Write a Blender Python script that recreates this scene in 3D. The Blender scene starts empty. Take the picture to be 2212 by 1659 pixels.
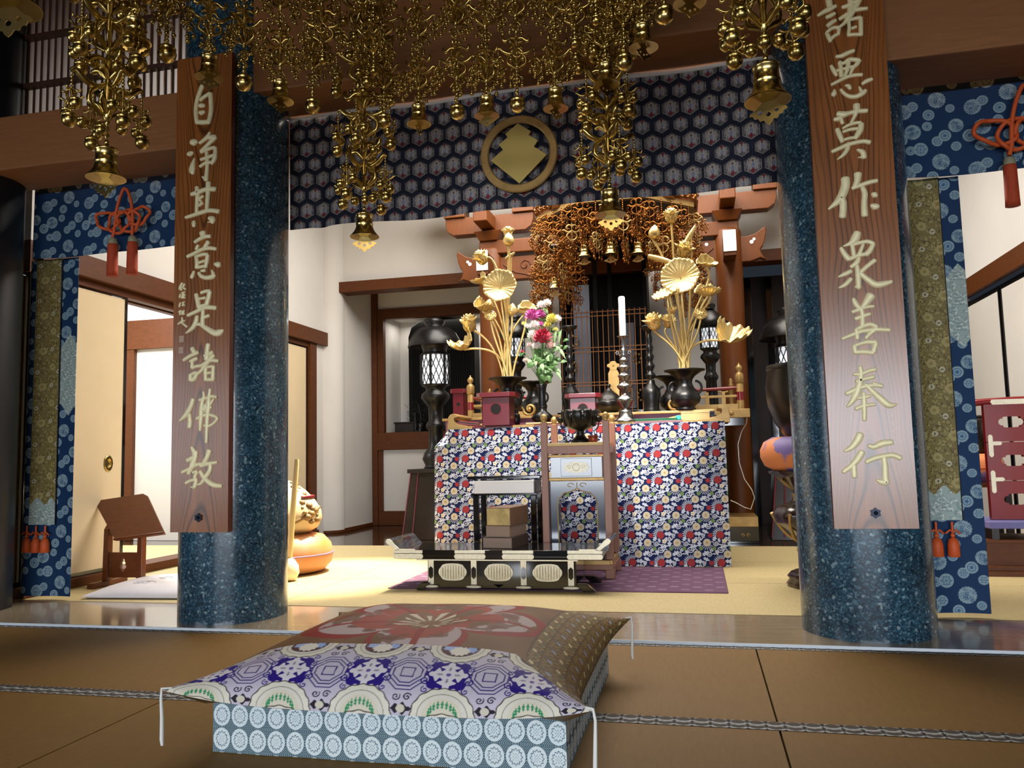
import bpy, math, random
import numpy as np
from mathutils import Vector, Matrix

# ---------------------------------------------------------------- camera
SC = bpy.context.scene
COL = SC.collection
FPX, CXP, CYP, EYE = 1731.08, 1106.0, 829.5, 0.775
def _axes(yaw, pitch, roll):
    f = np.array([-math.sin(yaw)*math.cos(pitch), math.cos(yaw)*math.cos(pitch), math.sin(pitch)])
    r = np.array([math.cos(yaw), math.sin(yaw), 0.0]); u = np.cross(r, f)
    c, s = math.cos(roll), math.sin(roll)
    return np.array([c*r+s*u, -s*r+c*u, f])
AX = _axes(math.radians(12.93856), math.radians(5.24498), math.radians(-1.33722))
cam_data = bpy.data.cameras.new('camera'); cam = bpy.data.objects.new('camera', cam_data); COL.objects.link(cam)
cam.matrix_world = Matrix(((AX[0][0], AX[1][0], -AX[2][0], 0), (AX[0][1], AX[1][1], -AX[2][1], 0), (AX[0][2], AX[1][2], -AX[2][2], EYE), (0, 0, 0, 1)))
cam_data.sensor_fit = 'HORIZONTAL'; cam_data.sensor_width = 36.0; cam_data.lens = 36.0*FPX/2212.0
cam_data.clip_start = 0.05; cam_data.clip_end = 100
SC.camera = cam
def at(px, py, y):
    """the point of the room that a photograph pixel shows, at depth y"""
    d = AX.T @ np.array([(px-CXP)/FPX, -(py-CYP)/FPX, 1.0])
    t = y/d[1]
    return Vector((d[0]*t, y, EYE+d[2]*t))

# ---------------------------------------------------------------- view, world, lights
SC.view_settings.view_transform = 'Standard'; SC.view_settings.look = 'None'
SC.view_settings.gamma = 1.0; SC.view_settings.use_curve_mapping = False
SC.view_settings.exposure = 0.0
SC.cycles.use_denoising = True
SC.cycles.max_bounces = 7; SC.cycles.diffuse_bounces = 4; SC.cycles.glossy_bounces = 4
SC.cycles.transmission_bounces = 4; SC.cycles.sample_clamp_indirect = 6.0
SC.cycles.caustics_reflective = False; SC.cycles.caustics_refractive = False
W = bpy.data.worlds.new('world'); SC.world = W; W.use_nodes = True
W.node_tree.nodes['Background'].inputs[0].default_value = (0.35, 0.45, 0.6, 1)
W.node_tree.nodes['Background'].inputs[1].default_value = 0.05

def light(name, kind, loc, target, power, color, size=0.3, size_y=None, spot=None, blend=0.5):
    d = bpy.data.lights.new(name, kind); d.energy = power; d.color = color
    if kind == 'AREA':
        d.shape = 'RECTANGLE' if size_y else 'SQUARE'; d.size = size
        if size_y: d.size_y = size_y
    else:
        d.shadow_soft_size = size
    if spot:
        d.spot_size = math.radians(spot); d.spot_blend = blend
    o = bpy.data.objects.new(name, d); COL.objects.link(o); o.location = loc
    o.rotation_euler = (Vector(target)-Vector(loc)).to_track_quat('-Z', 'Y').to_euler()
    return o
WARM = (1.0, 0.80, 0.55); WHITE = (1.0, 0.93, 0.84); COOL = (0.72, 0.84, 1.0)
# daylight from the entrance doors behind the viewer
light('entrance_daylight', 'AREA', (0.3, -13.0, 1.5), (0.3, 3.0, 1.5), 2300, (0.86, 0.92, 1.0), 15.0, 3.2)
# backlit paper window in the wall of the outer hall gives its own light (see window_2)
# inner sanctuary: ceiling panel, spotlights on the altar and on the wooden drum
light('sanctuary_ceiling_light', 'AREA', (-0.9, 6.3, 3.82), (-0.9, 6.3, 0), 330, WHITE, 3.4, 2.4)
light('altar_spotlight', 'SPOT', (-1.0, 4.3, 3.25), (-0.9, 6.0, 1.2), 500, WHITE, 0.05, spot=44, blend=0.6)
light('altar_table_spotlight', 'SPOT', (-0.1, 4.25, 3.1), (-0.4, 6.0, 1.06), 560, WHITE, 0.05, spot=27, blend=0.6)
light('drum_spotlight', 'SPOT', (-1.9, 6.2, 3.75), (-2.5, 5.2, 0.0), 3000, (1.0, 0.86, 0.62), 0.05, spot=30, blend=0.7)
light('alcove_light', 'AREA', (-2.9, 9.48, 2.5), (-2.9, 9.5, 0.9), 11, WHITE, 1.4, 0.3)
light('side_room_light', 'AREA', (-5.4, 6.0, 2.75), (-5.4, 6.2, 0), 150, (0.92, 0.95, 1.0), 1.2, 1.2)
light('bell_bay_light', 'SPOT', (1.7, 5.2, 3.6), (1.5, 6.2, 0.6), 150, WHITE, 0.08, spot=60, blend=0.6)
# unseen warm fill, added behind the viewer to brighten the gilt hangings
light('hangings_fill_light', 'AREA', (-0.6, -1.2, 3.6), (-0.8, 3.0, 2.3), 22, WARM, 1.2)

# ---------------------------------------------------------------- helpers
def lin(*c):
    c = c[0] if len(c) == 1 else c
    if isinstance(c, str):
        c = [int(c[i:i+2], 16)/255 for i in (0, 2, 4)]
    return tuple(x/12.92 if x <= 0.04045 else ((x+0.055)/1.055)**2.4 for x in c)

class MB:
    """collects shapes of one mesh"""
    def __init__(s): s.v = []; s.f = []; s.m = []; s.s = []
    def add(s, vs, fs, m=0, smooth=False):
        b = len(s.v); s.v.extend([tuple(p) for p in vs])
        for f in fs:
            s.f.append([b+i for i in f]); s.m.append(m); s.s.append(smooth)
        return s
    def box(s, x0, x1, y0, y1, z0, z1, m=0):
        return s.add([(x0,y0,z0),(x1,y0,z0),(x1,y1,z0),(x0,y1,z0),(x0,y0,z1),(x1,y0,z1),(x1,y1,z1),(x0,y1,z1)],
              [(0,3,2,1),(4,5,6,7),(0,1,5,4),(1,2,6,5),(2,3,7,6),(3,0,4,7)], m)
    def hexa(s, a, b, m=0):
        """box from four bottom corners to four top corners"""
        return s.add(list(a)+list(b), [(0,3,2,1),(4,5,6,7),(0,1,5,4),(1,2,6,5),(2,3,7,6),(3,0,4,7)], m)
    def lathe(s, prof, n=28, c=(0,0,0), m=0, smooth=True, sx=1.0, sy=1.0, ribs=0, amp=0.0, caps=True):
        vs = []
        for r, z in prof:
            for k in range(n):
                a = 2*math.pi*k/n; rr = r*(1+amp*math.cos(ribs*a)) if ribs else r
                vs.append((c[0]+rr*math.cos(a)*sx, c[1]+rr*math.sin(a)*sy, c[2]+z))
        fs = []
        for i in range(len(prof)-1):
            for k in range(n):
                fs.append((i*n+k, i*n+(k+1) % n, (i+1)*n+(k+1) % n, (i+1)*n+k))
        s.add(vs, fs, m, smooth)
        if caps:
            if prof[0][0] > 1e-5: s.add(vs[:n], [tuple(range(n))[::-1]], m)
            if prof[-1][0] > 1e-5: s.add(vs[-n:], [tuple(range(n))], m)
        return s
    def tube(s, pts, r, n=7, closed=False, m=0, smooth=True, flat=1.0):
        P = [Vector(p) for p in pts]; N = len(P); R = r if isinstance(r, (list, tuple)) else [r]*N
        vs = []; up = None
        for i in range(N):
            a = P[(i-1) % N] if (closed or i > 0) else P[i]; b = P[(i+1) % N] if (closed or i < N-1) else P[i]
            t = b-a
            t = t.normalized() if t.length > 1e-9 else Vector((0, 0, 1))
            if up is None:
                up = Vector((0, 1, 0)) if abs(t.y) < 0.9 else Vector((1, 0, 0))
            up = (up-t*up.dot(t))
            up = up.normalized() if up.length > 1e-6 else t.orthogonal().normalized()
            w = t.cross(up)
            for k in range(n):
                q = 2*math.pi*k/n
                vs.append(P[i]+(w*math.cos(q)+up*math.sin(q)*flat)*R[i])
        fs = []
        for i in range(N if closed else N-1):
            j = (i+1) % N
            for k in range(n):
                fs.append((i*n+k, i*n+(k+1) % n, j*n+(k+1) % n, j*n+k))
        s.add(vs, fs, m, smooth)
        if not closed:
            s.add(vs[:n], [tuple(range(n))[::-1]], m); s.add(vs[-n:], [tuple(range(n))], m)
        return s
    def ball(s, c, r, n=10, m=0, sz=1.0, sy=1.0):
        k = max(4, n//2+1)
        return s.lathe([(r*math.sin(math.pi*i/k), -r*sz*math.cos(math.pi*i/k)) for i in range(k+1)], n, c, m, True, 1, sy, caps=False)
    def prism(s, poly, h0, h1, plane='xz', m=0, o=(0,0,0)):
        """extrude a 2D outline; plane xz extrudes along y"""
        def P(a, b, h):
            p = {'xz': (a, h, b), 'xy': (a, b, h), 'yz': (h, a, b)}[plane]
            return (p[0]+o[0], p[1]+o[1], p[2]+o[2])
        n = len(poly)
        vs = [P(a, b, h0) for a, b in poly]+[P(a, b, h1) for a, b in poly]
        fs = [tuple(range(n)), tuple(range(2*n-1, n-1, -1))]+[(i, n+i, n+(i+1) % n, (i+1) % n) for i in range(n)]
        return s.add(vs, fs, m)
    def sheet(s, A, m=0, smooth=True, closed_u=False):
        """A: rows of points -> surface"""
        nu, nv = len(A), len(A[0]); vs = [p for row in A for p in row]; fs = []
        for i in range(nu if closed_u else nu-1):
            for j in range(nv-1):
                k = (i+1) % nu
                fs.append((i*nv+j, k*nv+j, k*nv+j+1, i*nv+j+1))
        return s.add(vs, fs, m, smooth)
    def xf(s, M, start=0):
        s.v[start:] = [tuple(M @ Vector(p)) for p in s.v[start:]]
        return s
    def build(s, name, mats, parent=None, bev=0.0, solid=0.0, loc=None):
        me = bpy.data.meshes.new(name)
        me.from_pydata(s.v, [], s.f)
        if not isinstance(mats, (list, tuple)): mats = [mats]
        for q in mats: me.materials.append(q)
        me.polygons.foreach_set('material_index', s.m); me.polygons.foreach_set('use_smooth', s.s)
        me.update()
        o = bpy.data.objects.new(name, me); COL.objects.link(o)
        if parent: o.parent = parent
        if loc: o.location = loc
        if solid:
            q = o.modifiers.new('thick', 'SOLIDIFY'); q.thickness = solid; q.offset = 0
        if bev:
            q = o.modifiers.new('soft', 'BEVEL'); q.width = bev; q.segments = 2; q.limit_method = 'ANGLE'; q.harden_normals = False
        return o

def tag(o, label, cat, group=None):
    o['label'] = label; o['category'] = cat
    if group: o['group'] = group
    return o
def thing(name, label, cat, loc=(0,0,0), rz=0.0, group=None):
    o = bpy.data.objects.new(name, None); COL.objects.link(o); o.empty_display_size = 0.05
    o.location = loc; o.rotation_euler = (0, 0, rz)
    return tag(o, label, cat, group)
def struct(o):
    o['kind'] = 'structure'; return o
def children_of(o): return [c for c in o.children]
def dup(root, loc, rz=None, label=None, scale=None):
    def cp(o, par):
        c = o.copy(); COL.objects.link(c)
        if par: c.parent = par
        for ch in list(o.children): cp(ch, c)
        return c
    r = cp(root, None); r.location = loc
    if rz is not None: r.rotation_euler = (0, 0, rz)
    if label: r['label'] = label
    if scale: r.scale = scale
    return r

# ---------------------------------------------------------------- node materials
def mat(name, col, rough=0.5, metal=0.0, var=0.0, vscale=8.0, bump=0.0, bscale=60.0, coat=0.0, stretch=None, col2=None, emit=0.0, spec=0.5, sheen=0.0, sharp=0.2):
    M = bpy.data.materials.new(name); M.use_nodes = True; nt = M.node_tree; N = nt.nodes; L = nt.links
    b = N['Principled BSDF']; c = lin(col)+(1,)
    b.inputs['Base Color'].default_value = c; b.inputs['Roughness'].default_value = rough; b.inputs['Metallic'].default_value = metal
    b.inputs['Coat Weight'].default_value = coat; b.inputs['Coat Roughness'].default_value = 0.08; b.inputs['Specular IOR Level'].default_value = spec
    if sheen: b.inputs['Sheen Weight'].default_value = sheen
    tc = N.new('ShaderNodeTexCoord'); mp = N.new('ShaderNodeMapping'); L.new(tc.outputs['Object'], mp.inputs[0])
    if stretch: mp.inputs['Scale'].default_value = stretch
    if var or col2:
        n = N.new('ShaderNodeTexNoise'); n.inputs['Scale'].default_value = vscale; n.inputs['Detail'].default_value = 5; L.new(mp.outputs[0], n.inputs['Vector'])
        r = N.new('ShaderNodeMix'); r.data_type = 'RGBA'
        c2 = lin(col2) if col2 else tuple(x*(1-var) for x in c[:3])
        mr = N.new('ShaderNodeMapRange'); mr.inputs[1].default_value = 0.5-sharp; mr.inputs[2].default_value = 0.5+sharp
        L.new(n.outputs[0], mr.inputs[0]); L.new(mr.outputs[0], r.inputs[0])
        r.inputs[6].default_value = c; r.inputs[7].default_value = tuple(c2)+(1,)
        L.new(r.outputs[2], b.inputs['Base Color'])
    if bump:
        n2 = N.new('ShaderNodeTexNoise'); n2.inputs['Scale'].default_value = bscale; n2.inputs['Detail'].default_value = 3; L.new(mp.outputs[0], n2.inputs['Vector'])
        bp = N.new('ShaderNodeBump'); bp.inputs['Strength'].default_value = bump; bp.inputs['Distance'].default_value = 0.01
        L.new(n2.outputs[0], bp.inputs['Height']); L.new(bp.outputs[0], b.inputs['Normal'])
    if emit:
        b.inputs['Emission Color'].default_value = c; b.inputs['Emission Strength'].default_value = emit
    return M
def pattern_mat(name, rough=0.75, weave=0.15, wscale=900.0, sheen=0.0, metal=0.0, spec=0.3, coat=0.0):
    """woven cloth or wood whose figure is held in the mesh's colour attribute"""
    M = bpy.data.materials.new(name); M.use_nodes = True; nt = M.node_tree; N = nt.nodes; L = nt.links
    b = N['Principled BSDF']; b.inputs['Roughness'].default_value = rough; b.inputs['Metallic'].default_value = metal; b.inputs['Specular IOR Level'].default_value = spec
    b.inputs['Coat Weight'].default_value = coat; b.inputs['Coat Roughness'].default_value = 0.25
    if sheen: b.inputs['Sheen Weight'].default_value = sheen
    a = N.new('ShaderNodeAttribute'); a.attribute_name = 'figure'
    tc = N.new('ShaderNodeTexCoord'); n = N.new('ShaderNodeTexNoise'); n.inputs['Scale'].default_value = wscale; L.new(tc.outputs['Object'], n.inputs['Vector'])
    mr = N.new('ShaderNodeMapRange'); mr.inputs[1].default_value = 0.3; mr.inputs[2].default_value = 0.7; mr.inputs[3].default_value = 1-weave; mr.inputs[4].default_value = 1.0+weave*0.3
    L.new(n.outputs[0], mr.inputs[0])
    mx = N.new('ShaderNodeVectorMath'); mx.operation = 'SCALE'; L.new(a.outputs['Color'], mx.inputs[0]); L.new(mr.outputs[0], mx.inputs['Scale'])
    L.new(mx.outputs[0], b.inputs['Base Color'])
    return M

def figure_sheet(name, P, C, material, parent=None, loc=None, solid=0.0, keep=None):
    """P (nu,nv,3) points and C (nu,nv,3) colours -> one fine woven or grained surface"""
    nu, nv = P.shape[:2]
    idx = np.arange(nu*nv, dtype=np.int32).reshape(nu, nv)
    F = np.stack([idx[:-1, :-1], idx[1:, :-1], idx[1:, 1:], idx[:-1, 1:]], -1)
    F = F[keep] if keep is not None else F.reshape(-1, 4)
    F = F.reshape(-1, 4)
    me = bpy.data.meshes.new(name); nf = len(F)
    me.vertices.add(nu*nv); me.vertices.foreach_set('co', P.astype(np.float32).ravel())
    me.loops.add(nf*4); me.loops.foreach_set('vertex_index', F.ravel())
    me.polygons.add(nf); me.polygons.foreach_set('loop_start', np.arange(0, nf*4, 4, dtype=np.int32)); me.polygons.foreach_set('loop_total', np.full(nf, 4, dtype=np.int32))
    me.polygons.foreach_set('use_smooth', np.ones(nf, dtype=bool))
    at_ = me.color_attributes.new('figure', 'FLOAT_COLOR', 'POINT')
    cc = np.ones((nu*nv, 4), np.float32); cc[:, :3] = C.reshape(-1, 3); at_.data.foreach_set('color', cc.ravel())
    me.materials.append(material); me.update(calc_edges=True); me.validate()
    o = bpy.data.objects.new(name, me); COL.objects.link(o)
    if parent: o.parent = parent
    if loc: o.location = loc
    if solid:
        q = o.modifiers.new('thick', 'SOLIDIFY'); q.thickness = solid; q.offset = -1 if solid > 0 else 1
    return o

class Tile:
    """a repeating woven figure drawn with numpy"""
    def __init__(s, w, h, base, n=320):
        s.w, s.h = w, h; s.nx = n; s.ny = max(8, int(n*h/w))
        s.X, s.Y = np.meshgrid((np.arange(s.nx)+0.5)*w/s.nx, (np.arange(s.ny)+0.5)*h/s.ny)
        s.A = np.zeros((s.ny, s.nx, 3))+np.array(lin(base)); s.px = w/s.nx
    def d(s, cx, cy):
        return (s.X-cx+s.w/2) % s.w-s.w/2, (s.Y-cy+s.h/2) % s.h-s.h/2
    def put(s, sd, col, a=1.0):
        k = np.clip(0.5-sd/s.px, 0, 1)[..., None]*a
        s.A = s.A*(1-k)+np.array(lin(col))*k; return s
    def disc(s, cx, cy, r, col, pet=0, amp=0.0, a=1.0, ph=0.0, sx=1.0):
        dx, dy = s.d(cx, cy); dx = dx/sx; R = r*(1+amp*np.cos(pet*np.arctan2(dy, dx)+ph)) if pet else r
        return s.put(np.hypot(dx, dy)-R, col, a)
    def ring(s, cx, cy, r, w, col, pet=0, amp=0.0, a=1.0, ph=0.0):
        dx, dy = s.d(cx, cy); R = r*(1+amp*np.cos(pet*np.arctan2(dy, dx)+ph)) if pet else r
        return s.put(np.abs(np.hypot(dx, dy)-R)-w/2, col, a)
    def hexa(s, cx, cy, r, col, line=0.0, a=1.0):
        dx, dy = s.d(cx, cy); dx = np.abs(dx); dy = np.abs(dy)
        q = np.maximum(dx, dx*0.5+dy*0.8660254)-r*0.8660254
        return s.put(np.abs(q)-line/2 if line else q, col, a)
    def line(s, pts, w, col, taper=False, a=1.0):
        m = np.full(s.X.shape, 9.0)
        for i in range(len(pts)-1):
            ax, ay = pts[i]; bx, by = pts[i+1]; mx, my = (ax+bx)/2, (ay+by)/2; dx, dy = s.d(mx, my)
            ux, uy = bx-ax, by-ay; L2 = ux*ux+uy*uy+1e-12
            t = np.clip((dx*ux+dy*uy)/L2, -0.5, 0.5)
            ww = w/2*(1-0.8*((i+0.5+t)/(len(pts)-1))) if taper else w/2
            m = np.minimum(m, np.hypot(dx-t*ux, dy-t*uy)-ww)
        return s.put(m, col, a)
    def spiral(s, cx, cy, r, turns, ph, w, col, dr=1):
        n = int(14*turns)+2
        return s.line([(cx+r*(1-k/n*0.85)*math.cos(ph+dr*2*math.pi*turns*k/n), cy+r*(1-k/n*0.85)*math.sin(ph+dr*2*math.pi*turns*k/n)) for k in range(n+1)], w, col)
    def leaf(s, cx, cy, L, Wd, ang, col, a=1.0):
        dx, dy = s.d(cx, cy); c, n = math.cos(ang), math.sin(ang)
        u = (dx*c+dy*n)/L; v = (-dx*n+dy*c)
        w = Wd*np.clip(1-(2*u)**2, 0, 1)*(1+0.35*np.sin(u*17))
        return s.put(np.where(np.abs(u) < 0.5, np.abs(v)-w/2, 1.0), col, a)
    def at(s, U, V):
        x = (np.asarray(U)/s.w*s.nx-0.5); y = (np.asarray(V)/s.h*s.ny-0.5)
        x0 = np.floor(x).astype(int); y0 = np.floor(y).astype(int); fx = (x-x0)[..., None]; fy = (y-y0)[..., None]
        x0 %= s.nx; y0 %= s.ny; x1 = (x0+1) % s.nx; y1 = (y0+1) % s.ny
        return (s.A[y0, x0]*(1-fx)+s.A[y0, x1]*fx)*(1-fy)+(s.A[y1, x0]*(1-fx)+s.A[y1, x1]*fx)*fy
_rng = np.random.RandomState(4)
def fuzz(U, V, s, seed=0):
    """smooth 2D noise in 0..1"""
    r = np.random.RandomState(seed).rand(64, 64); x = np.asarray(U)*s; y = np.asarray(V)*s
    x0 = np.floor(x).astype(int); y0 = np.floor(y).astype(int); fx = x-x0; fy = y-y0
    fx = fx*fx*(3-2*fx); fy = fy*fy*(3-2*fy)
    g = lambda i, j: r[j % 64, i % 64]
    return (g(x0, y0)*(1-fx)+g(x0+1, y0)*fx)*(1-fy)+(g(x0, y0+1)*(1-fx)+g(x0+1, y0+1)*fx)*fy
KANJI_RIGHT=[[[-57,2705,22,-55,2686,24,-53,2664,22],[-103,2628,11,-80,2640,16,-57,2649,19,-28,2660,13],[-70,2614,13,-53,2620,16,-34,2628,12],[-67,2576,16,-49,2589,16,-32,2597,12],[-74,2547,11,-66,2529,16,-59,2506,13],[-71,2548,13,-48,2564,13,-23,2563,13],[-21,2561,13,-26,2536,13],[-59,2513,13,-41,2529,13,-22,2535,11],[29,2692,19,33,2660,24,28,2623,24],[-4,2650,13,16,2653,16,44,2664,16,67,2670,16],[-18,2599,13,14,2616,16,48,2630,16,94,2630,13],[70,2676,16,48,2642,19,24,2609,22,0,2578,13,-31,2558,11],[18,2591,13,19,2557,13,14,2527,13],[18,2588,11,45,2593,13,65,2593,16],[66,2593,16,65,2553,16,63,2516,16],[29,2551,11,47,2556,11],[11,2524,13,36,2523,13,63,2519,13]],[[-41,2436,11,-19,2436,16,4,2445,16,32,2453,13],[-63,2399,11,-53,2376,16,-43,2353,11],[-26,2412,13,-25,2384,16,-24,2347,16],[8,2417,16,3,2381,16,-10,2346,11],[-32,2404,13,-10,2404,13,13,2416,16,48,2408,16],[51,2408,16,39,2391,16,22,2375,13,9,2343,11],[-42,2374,11,-11,2379,11,22,2384,11],[-66,2315,11,-36,2328,13,-2,2341,13,31,2345,13,57,2343,13],[-55,2293,5,-57,2278,19,-62,2267,16],[-30,2290,11,-17,2270,13,4,2255,15,31,2252,16,56,2264,19,68,2274,13],[42,2293,5,49,2274,13],[-13,2305,5,1,2301,16,8,2287,11],[56,2303,11,73,2313,16,95,2319,13]],[[28,2216,24,27,2192,22,17,2166,13,2,2140,11],[-48,2186,19,-26,2180,24,-4,2183,16,29,2187,16,67,2185,16],[-63,2163,13,-44,2164,19,-29,2177,16],[-40,2176,16,-31,2141,13],[-54,2120,16,-45,2091,19,-36,2063,16],[-32,2120,8,-7,2132,12,21,2138,12,40,2136,13],[42,2132,19,35,2103,22,14,2072,16],[-31,2105,11,-5,2112,12,27,2113,12],[-27,2071,11,-5,2075,12,14,2075,11],[-80,2024,13,-51,2035,15,-17,2047,16,21,2054,15,48,2055,15,70,2048,17],[-12,2054,16,-21,2025,16,-39,2003,13,-62,1988,4],[19,2022,8,40,2009,19,44,1985,19],[44,1988,11,20,1988,3]],[[-34,1904,30,-35,1877,30,-48,1839,30,-69,1809,24,-107,1779,8],[-55,1825,22,-48,1798,24,-54,1742,24],[16,1919,27,12,1890,22,-1,1861,16],[-9,1859,13,21,1868,15,57,1878,16,88,1882,15],[31,1858,16,38,1831,20,33,1790,20,32,1740,23],[65,1828,11,75,1823,22,83,1817,13],[59,1781,11,72,1774,24,87,1773,16]],[[0,1669,26,-11,1645,29,-32,1626,16,-58,1617,6],[-68,1611,13,-54,1582,19,-39,1559,19],[-29,1618,13,4,1626,13,36,1629,15,58,1618,16],[58,1618,16,44,1591,19,27,1575,19],[-35,1562,16,-12,1571,16,7,1575,15,33,1578,15],[-23,1618,15,-19,1572,15],[19,1618,11,1,1577,15],[0,1563,13,-11,1543,19,-34,1527,13],[-11,1536,13,-8,1501,19,-9,1438,18],[-23,1444,6,-7,1436,13],[-85,1489,6,-62,1498,16,-34,1510,16],[-86,1443,6,-61,1454,16,-36,1478,15],[60,1548,16,37,1532,16,3,1503,16],[0,1500,16,24,1474,19,57,1447,23,89,1448,21,118,1455,13]],[[-32,1394,13,-24,1372,19,-9,1351,13],[36,1403,32,22,1383,26,1,1357,16],[-40,1339,13,-13,1347,15,14,1356,13,44,1357,11],[-6,1357,15,-1,1326,16,-4,1281,18],[-29,1310,15,-1,1319,15,28,1327,13],[-30,1265,13,-4,1277,16,28,1284,16,50,1271,16],[-28,1268,16,-26,1227,16],[50,1267,19,26,1248,16,6,1228,13],[-85,1230,13,-44,1245,15,-5,1257,15,46,1261,16,98,1256,16],[-40,1200,16,-36,1169,19],[-37,1200,13,5,1211,16,43,1209,19],[44,1206,19,31,1169,19],[-36,1172,19,-1,1172,19,31,1165,16]],[[-23,1112,16,-20,1084,19,-25,1053,23],[-49,1082,13,-20,1082,15,9,1093,16,36,1098,15],[-41,1051,13,-12,1060,15,27,1068,15],[-82,1003,16,-49,1017,18,-14,1029,16,25,1034,15,56,1029,16],[-20,1077,19,-29,1040,24,-44,999,26,-68,963,16,-84,950,6],[-7,1039,13,14,1014,19,46,979,23,76,951,23,107,953,6],[-15,1005,13,-16,961,18,-19,893,15],[-45,984,10,-19,985,13,8,991,13],[-49,940,16,-21,951,15,26,956,11],[22,1044,10,56,1029,13]],[[-38,836,26,-52,809,26,-76,783,19,-102,770,10],[-36,765,23,-53,738,24,-80,709,19,-112,686,16],[-70,712,19,-70,665,19],[-9,790,16,10,784,19,42,797,23,79,801,19],[-22,724,16,7,737,18,45,746,18,79,749,18,106,737,19],[45,743,16,47,709,21,46,669,21,48,639,23],[11,653,6,29,643,19,48,641,23]]]
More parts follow.
